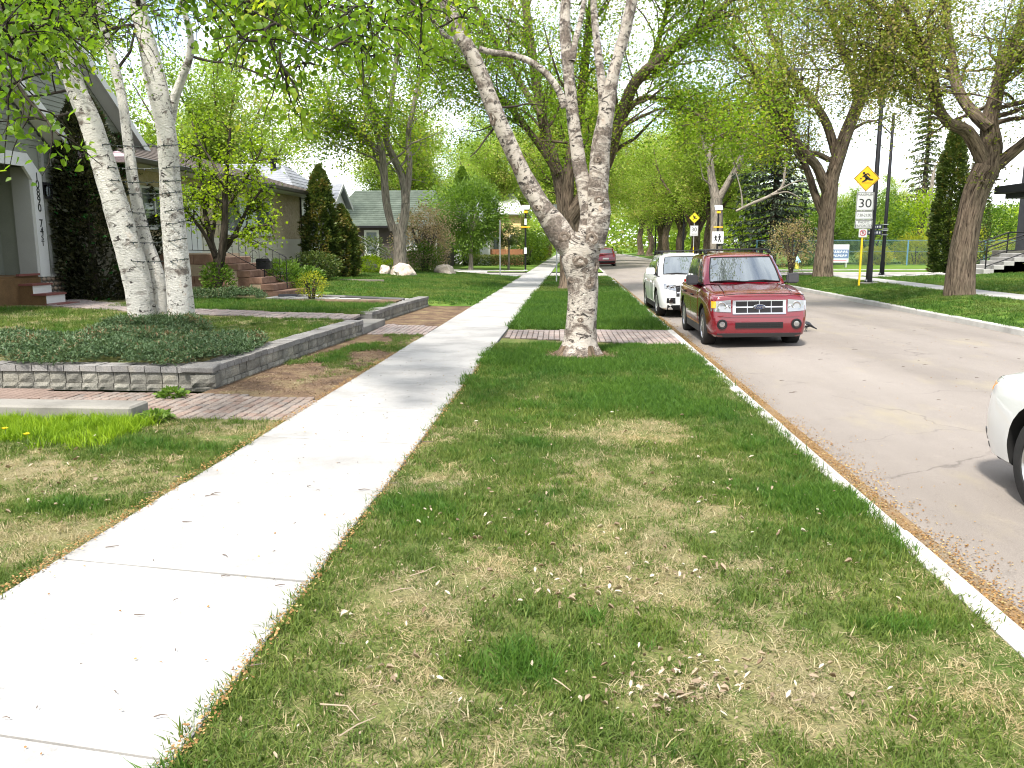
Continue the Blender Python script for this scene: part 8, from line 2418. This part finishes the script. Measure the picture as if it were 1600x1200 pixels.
for (u, v, sx_, sy_, k) in [(960, 930, .35, .16, 90), (1150, 1080, .28, .14, 110), (1050, 1090, .2, .1, 50), (640, 940, .2, .25, 50), (620, 1050, .2, .15, 40), (890, 850, .4, .2, 60), (1020, 900, .25, .12, 60), (960, 1100, .2, .1, 30), (700, 820, .3, .3, 30), (1190, 780, .4, .4, 40), (100, 730, .8, .4, 60), (60, 790, .6, .3, 50), (1090, 1060, .15, .08, 40), (340, 720, .5, .2, 30)]:
    q_ = gpt(u, v)
    pts += [(q_.x + rng.normal() * sx_, q_.y + rng.normal() * sy_, 0.02 + rng.random() * 0.03) for _ in range(k)]
pts += [(rng.uniform(-1.3, 1.9), rng.uniform(2.2, 9), 0.02 + rng.random() * 0.03) for _ in range(280)]
pts += [(rng.uniform(-6, -2.9), rng.uniform(3, 7.4), 0.02 + rng.random() * 0.03) for _ in range(120)]
P = np.array([p for p in pts if (-1.3 < p[0] < 1.93 and p[1] > 1.8) or p[0] < -2.9])
curled('fallen_leaves', P, 0.012 + 0.034 * rng.random(len(P)) ** 1.8, M_LITTER, rng.random(len(P)) * 6.28, np.clip(rng.normal(size=len(P)) * .30 + .58, 0, 1), 1.3, 0.42)

# elm seeds: thick along the gutter, thin along the pavement edges and on the road
M_SEED = leaf_mat('elm_seed', (0.15, 0.066, 0.024), (0.31, 0.185, 0.068), (0.40, 0.30, 0.135), 0.2, 0.7, 0.8)
pts = []
for k in range(26000):
    y = 1.5 + 20 * rng.random() ** 1.5
    wd = 0.15 + 0.07 * mnoise.noise(Vector((0, y * 0.9, 4))) + 0.05 * mnoise.noise(Vector((0, y * 4, 4)))
    if mnoise.noise(Vector((2, y * 0.8, 8))) < -0.22 and rng.random() < .7: continue
    x = 2.12 + abs(rng.normal()) * wd * (1.2 if y < 9 else 0.9)
    pts.append((x, y, float(np.interp(x, [2.1, 2.5, 3.5], [-0.127, -0.117, -0.082])) + rng.random() * 0.014 * max(0, 1 - (x - 2.12) / 0.3)))
ng = len(pts)
for k in range(5200):       # along both pavement edges
    y = 2.0 + 11 * rng.random() ** 1.3
    if rng.random() < 0.62: x = -2.86 + rng.normal() * 0.028
    else: x = -1.33 + rng.normal() * 0.022
    pts.append((x, y, 0.024 + rng.random() * 0.01))
for k in range(900):
    x, y = rng.uniform(2.4, 9), rng.uniform(2.5, 26)
    pts.append((x, y, float(road_z(x, y)) + 0.004))
for k in range(170):
    x, y = rng.uniform(-2.8, -1.36), rng.uniform(2.2, 14)
    pts.append((x, y, 0.024))
P = np.array(pts)
curled('elm_seeds', P, rng.uniform(0.009, 0.017, len(P)), M_SEED, rng.random(len(P)) * 6.28, np.clip(rng.normal(size=len(P)) * .25 + .5, 0, 1), 0.4, 0.85)

# twigs and crumbs on pavement, road and lawn
M_TWIG = plain('twig', (0.10, 0.075, 0.06), 0.8); M_STRAW = plain('pale_twig', (0.26, 0.205, 0.14), 0.8)
b = MB()
def twg(q, L_, a, r_, bb, bend=0.15):
    d = Vector((math.cos(a), math.sin(a), 0)); n_ = Vector((-d.y, d.x, 0))
    bb.tube([q, q + d * L_ * .5 + n_ * L_ * random.uniform(-bend, bend) + Vector((0, 0, r_)), q + d * L_], [r_, r_, r_ * .5], 4)
for (u, v, L_, a) in [(320, 775, .10, .3), (330, 772, .07, .8), (348, 866, .06, -.7), (165, 855, .07, .5), (345, 900, .05, .1), (285, 815, .06, .2), (560, 765, .08, .1), (430, 915, .05, .4), (210, 960, .05, .1), (480, 760, .03, .6), (610, 755, .05, .2), (240, 1120, .05, .3), (390, 1040, .06, .4), (270, 745, .07, .1), (225, 770, .10, .4), (690, 640, .09, .2), (660, 690, .1, .1)]:
    twg(gpt(u, v, 0.025) + Vector((0, 0, 0.0)), L_, a, 0.003, b)
for k in range(46):
    x, y = rng.uniform(2.6, 8.8), rng.uniform(4, 20); twg(Vector((x, y, float(road_z(x, y)) + 0.004)), rng.uniform(.03, .11), rng.uniform(-.4, .4), 0.0028, b)
for k in range(60):
    twg(Vector((rng.uniform(-2.8, -1.4), rng.uniform(2.4, 12), 0.026)), rng.uniform(.008, .03), rng.random() * 6, 0.0022, b)
tag(b.build('twigs', M_TWIG), kind='stuff')
b = MB()
for (u, v, L_, a) in [(865, 1060, .11, -0.9), (500, 1100, .2, -.5), (530, 1150, .16, .9), (640, 900, .18, .9), (610, 925, .12, .5), (1060, 1090, .08, .6)]:
    twg(gpt(u, v, 0.05), L_, a, 0.0035, b, 0.25)
tag(b.build('pale_twigs', M_STRAW), kind='stuff')
tag(MB().prism([(0.13 + (0.62 + 0.12 * mnoise.noise(Vector((math.cos(a) * 2, math.sin(a) * 2, 1)))) * math.cos(a), 12.97 + (0.52 + 0.12 * mnoise.noise(Vector((math.cos(a) * 2, math.sin(a) * 2, 5)))) * math.sin(a)) for a in np.linspace(0, 2 * math.pi, 33)[:-1]], -0.02, 0.016).build('mulch_ring', M_DIRT), kind='structure')
# bark chips round the foot of the street birch
n = 1500
a = rng.random(n) * 6.28; rr = 0.25 + np.abs(rng.normal(size=n)) * 0.22
P = np.stack([0.13 + rr * np.cos(a) * 1.1, 13.0 + rr * np.sin(a), rng.uniform(0.016, 0.035, n)], -1)
curled('bark_chips', P, rng.uniform(.015, .04, n), M_LITTER, rng.random(n) * 6.28, np.clip(rng.normal(size=n) * .2 + .1, 0, 1), 0.5, 0.5)
n = 2600
P = np.stack([rng.uniform(-4.25, -2.95, n), rng.uniform(9.3, 13.5, n), np.full(n, 0.008)], -1)
curled('mulch', P, rng.uniform(.012, .035, n), M_LITTER, rng.random(n) * 6.28, np.clip(rng.normal(size=n) * .2 + .05, 0, 1), 0.5, 0.5)
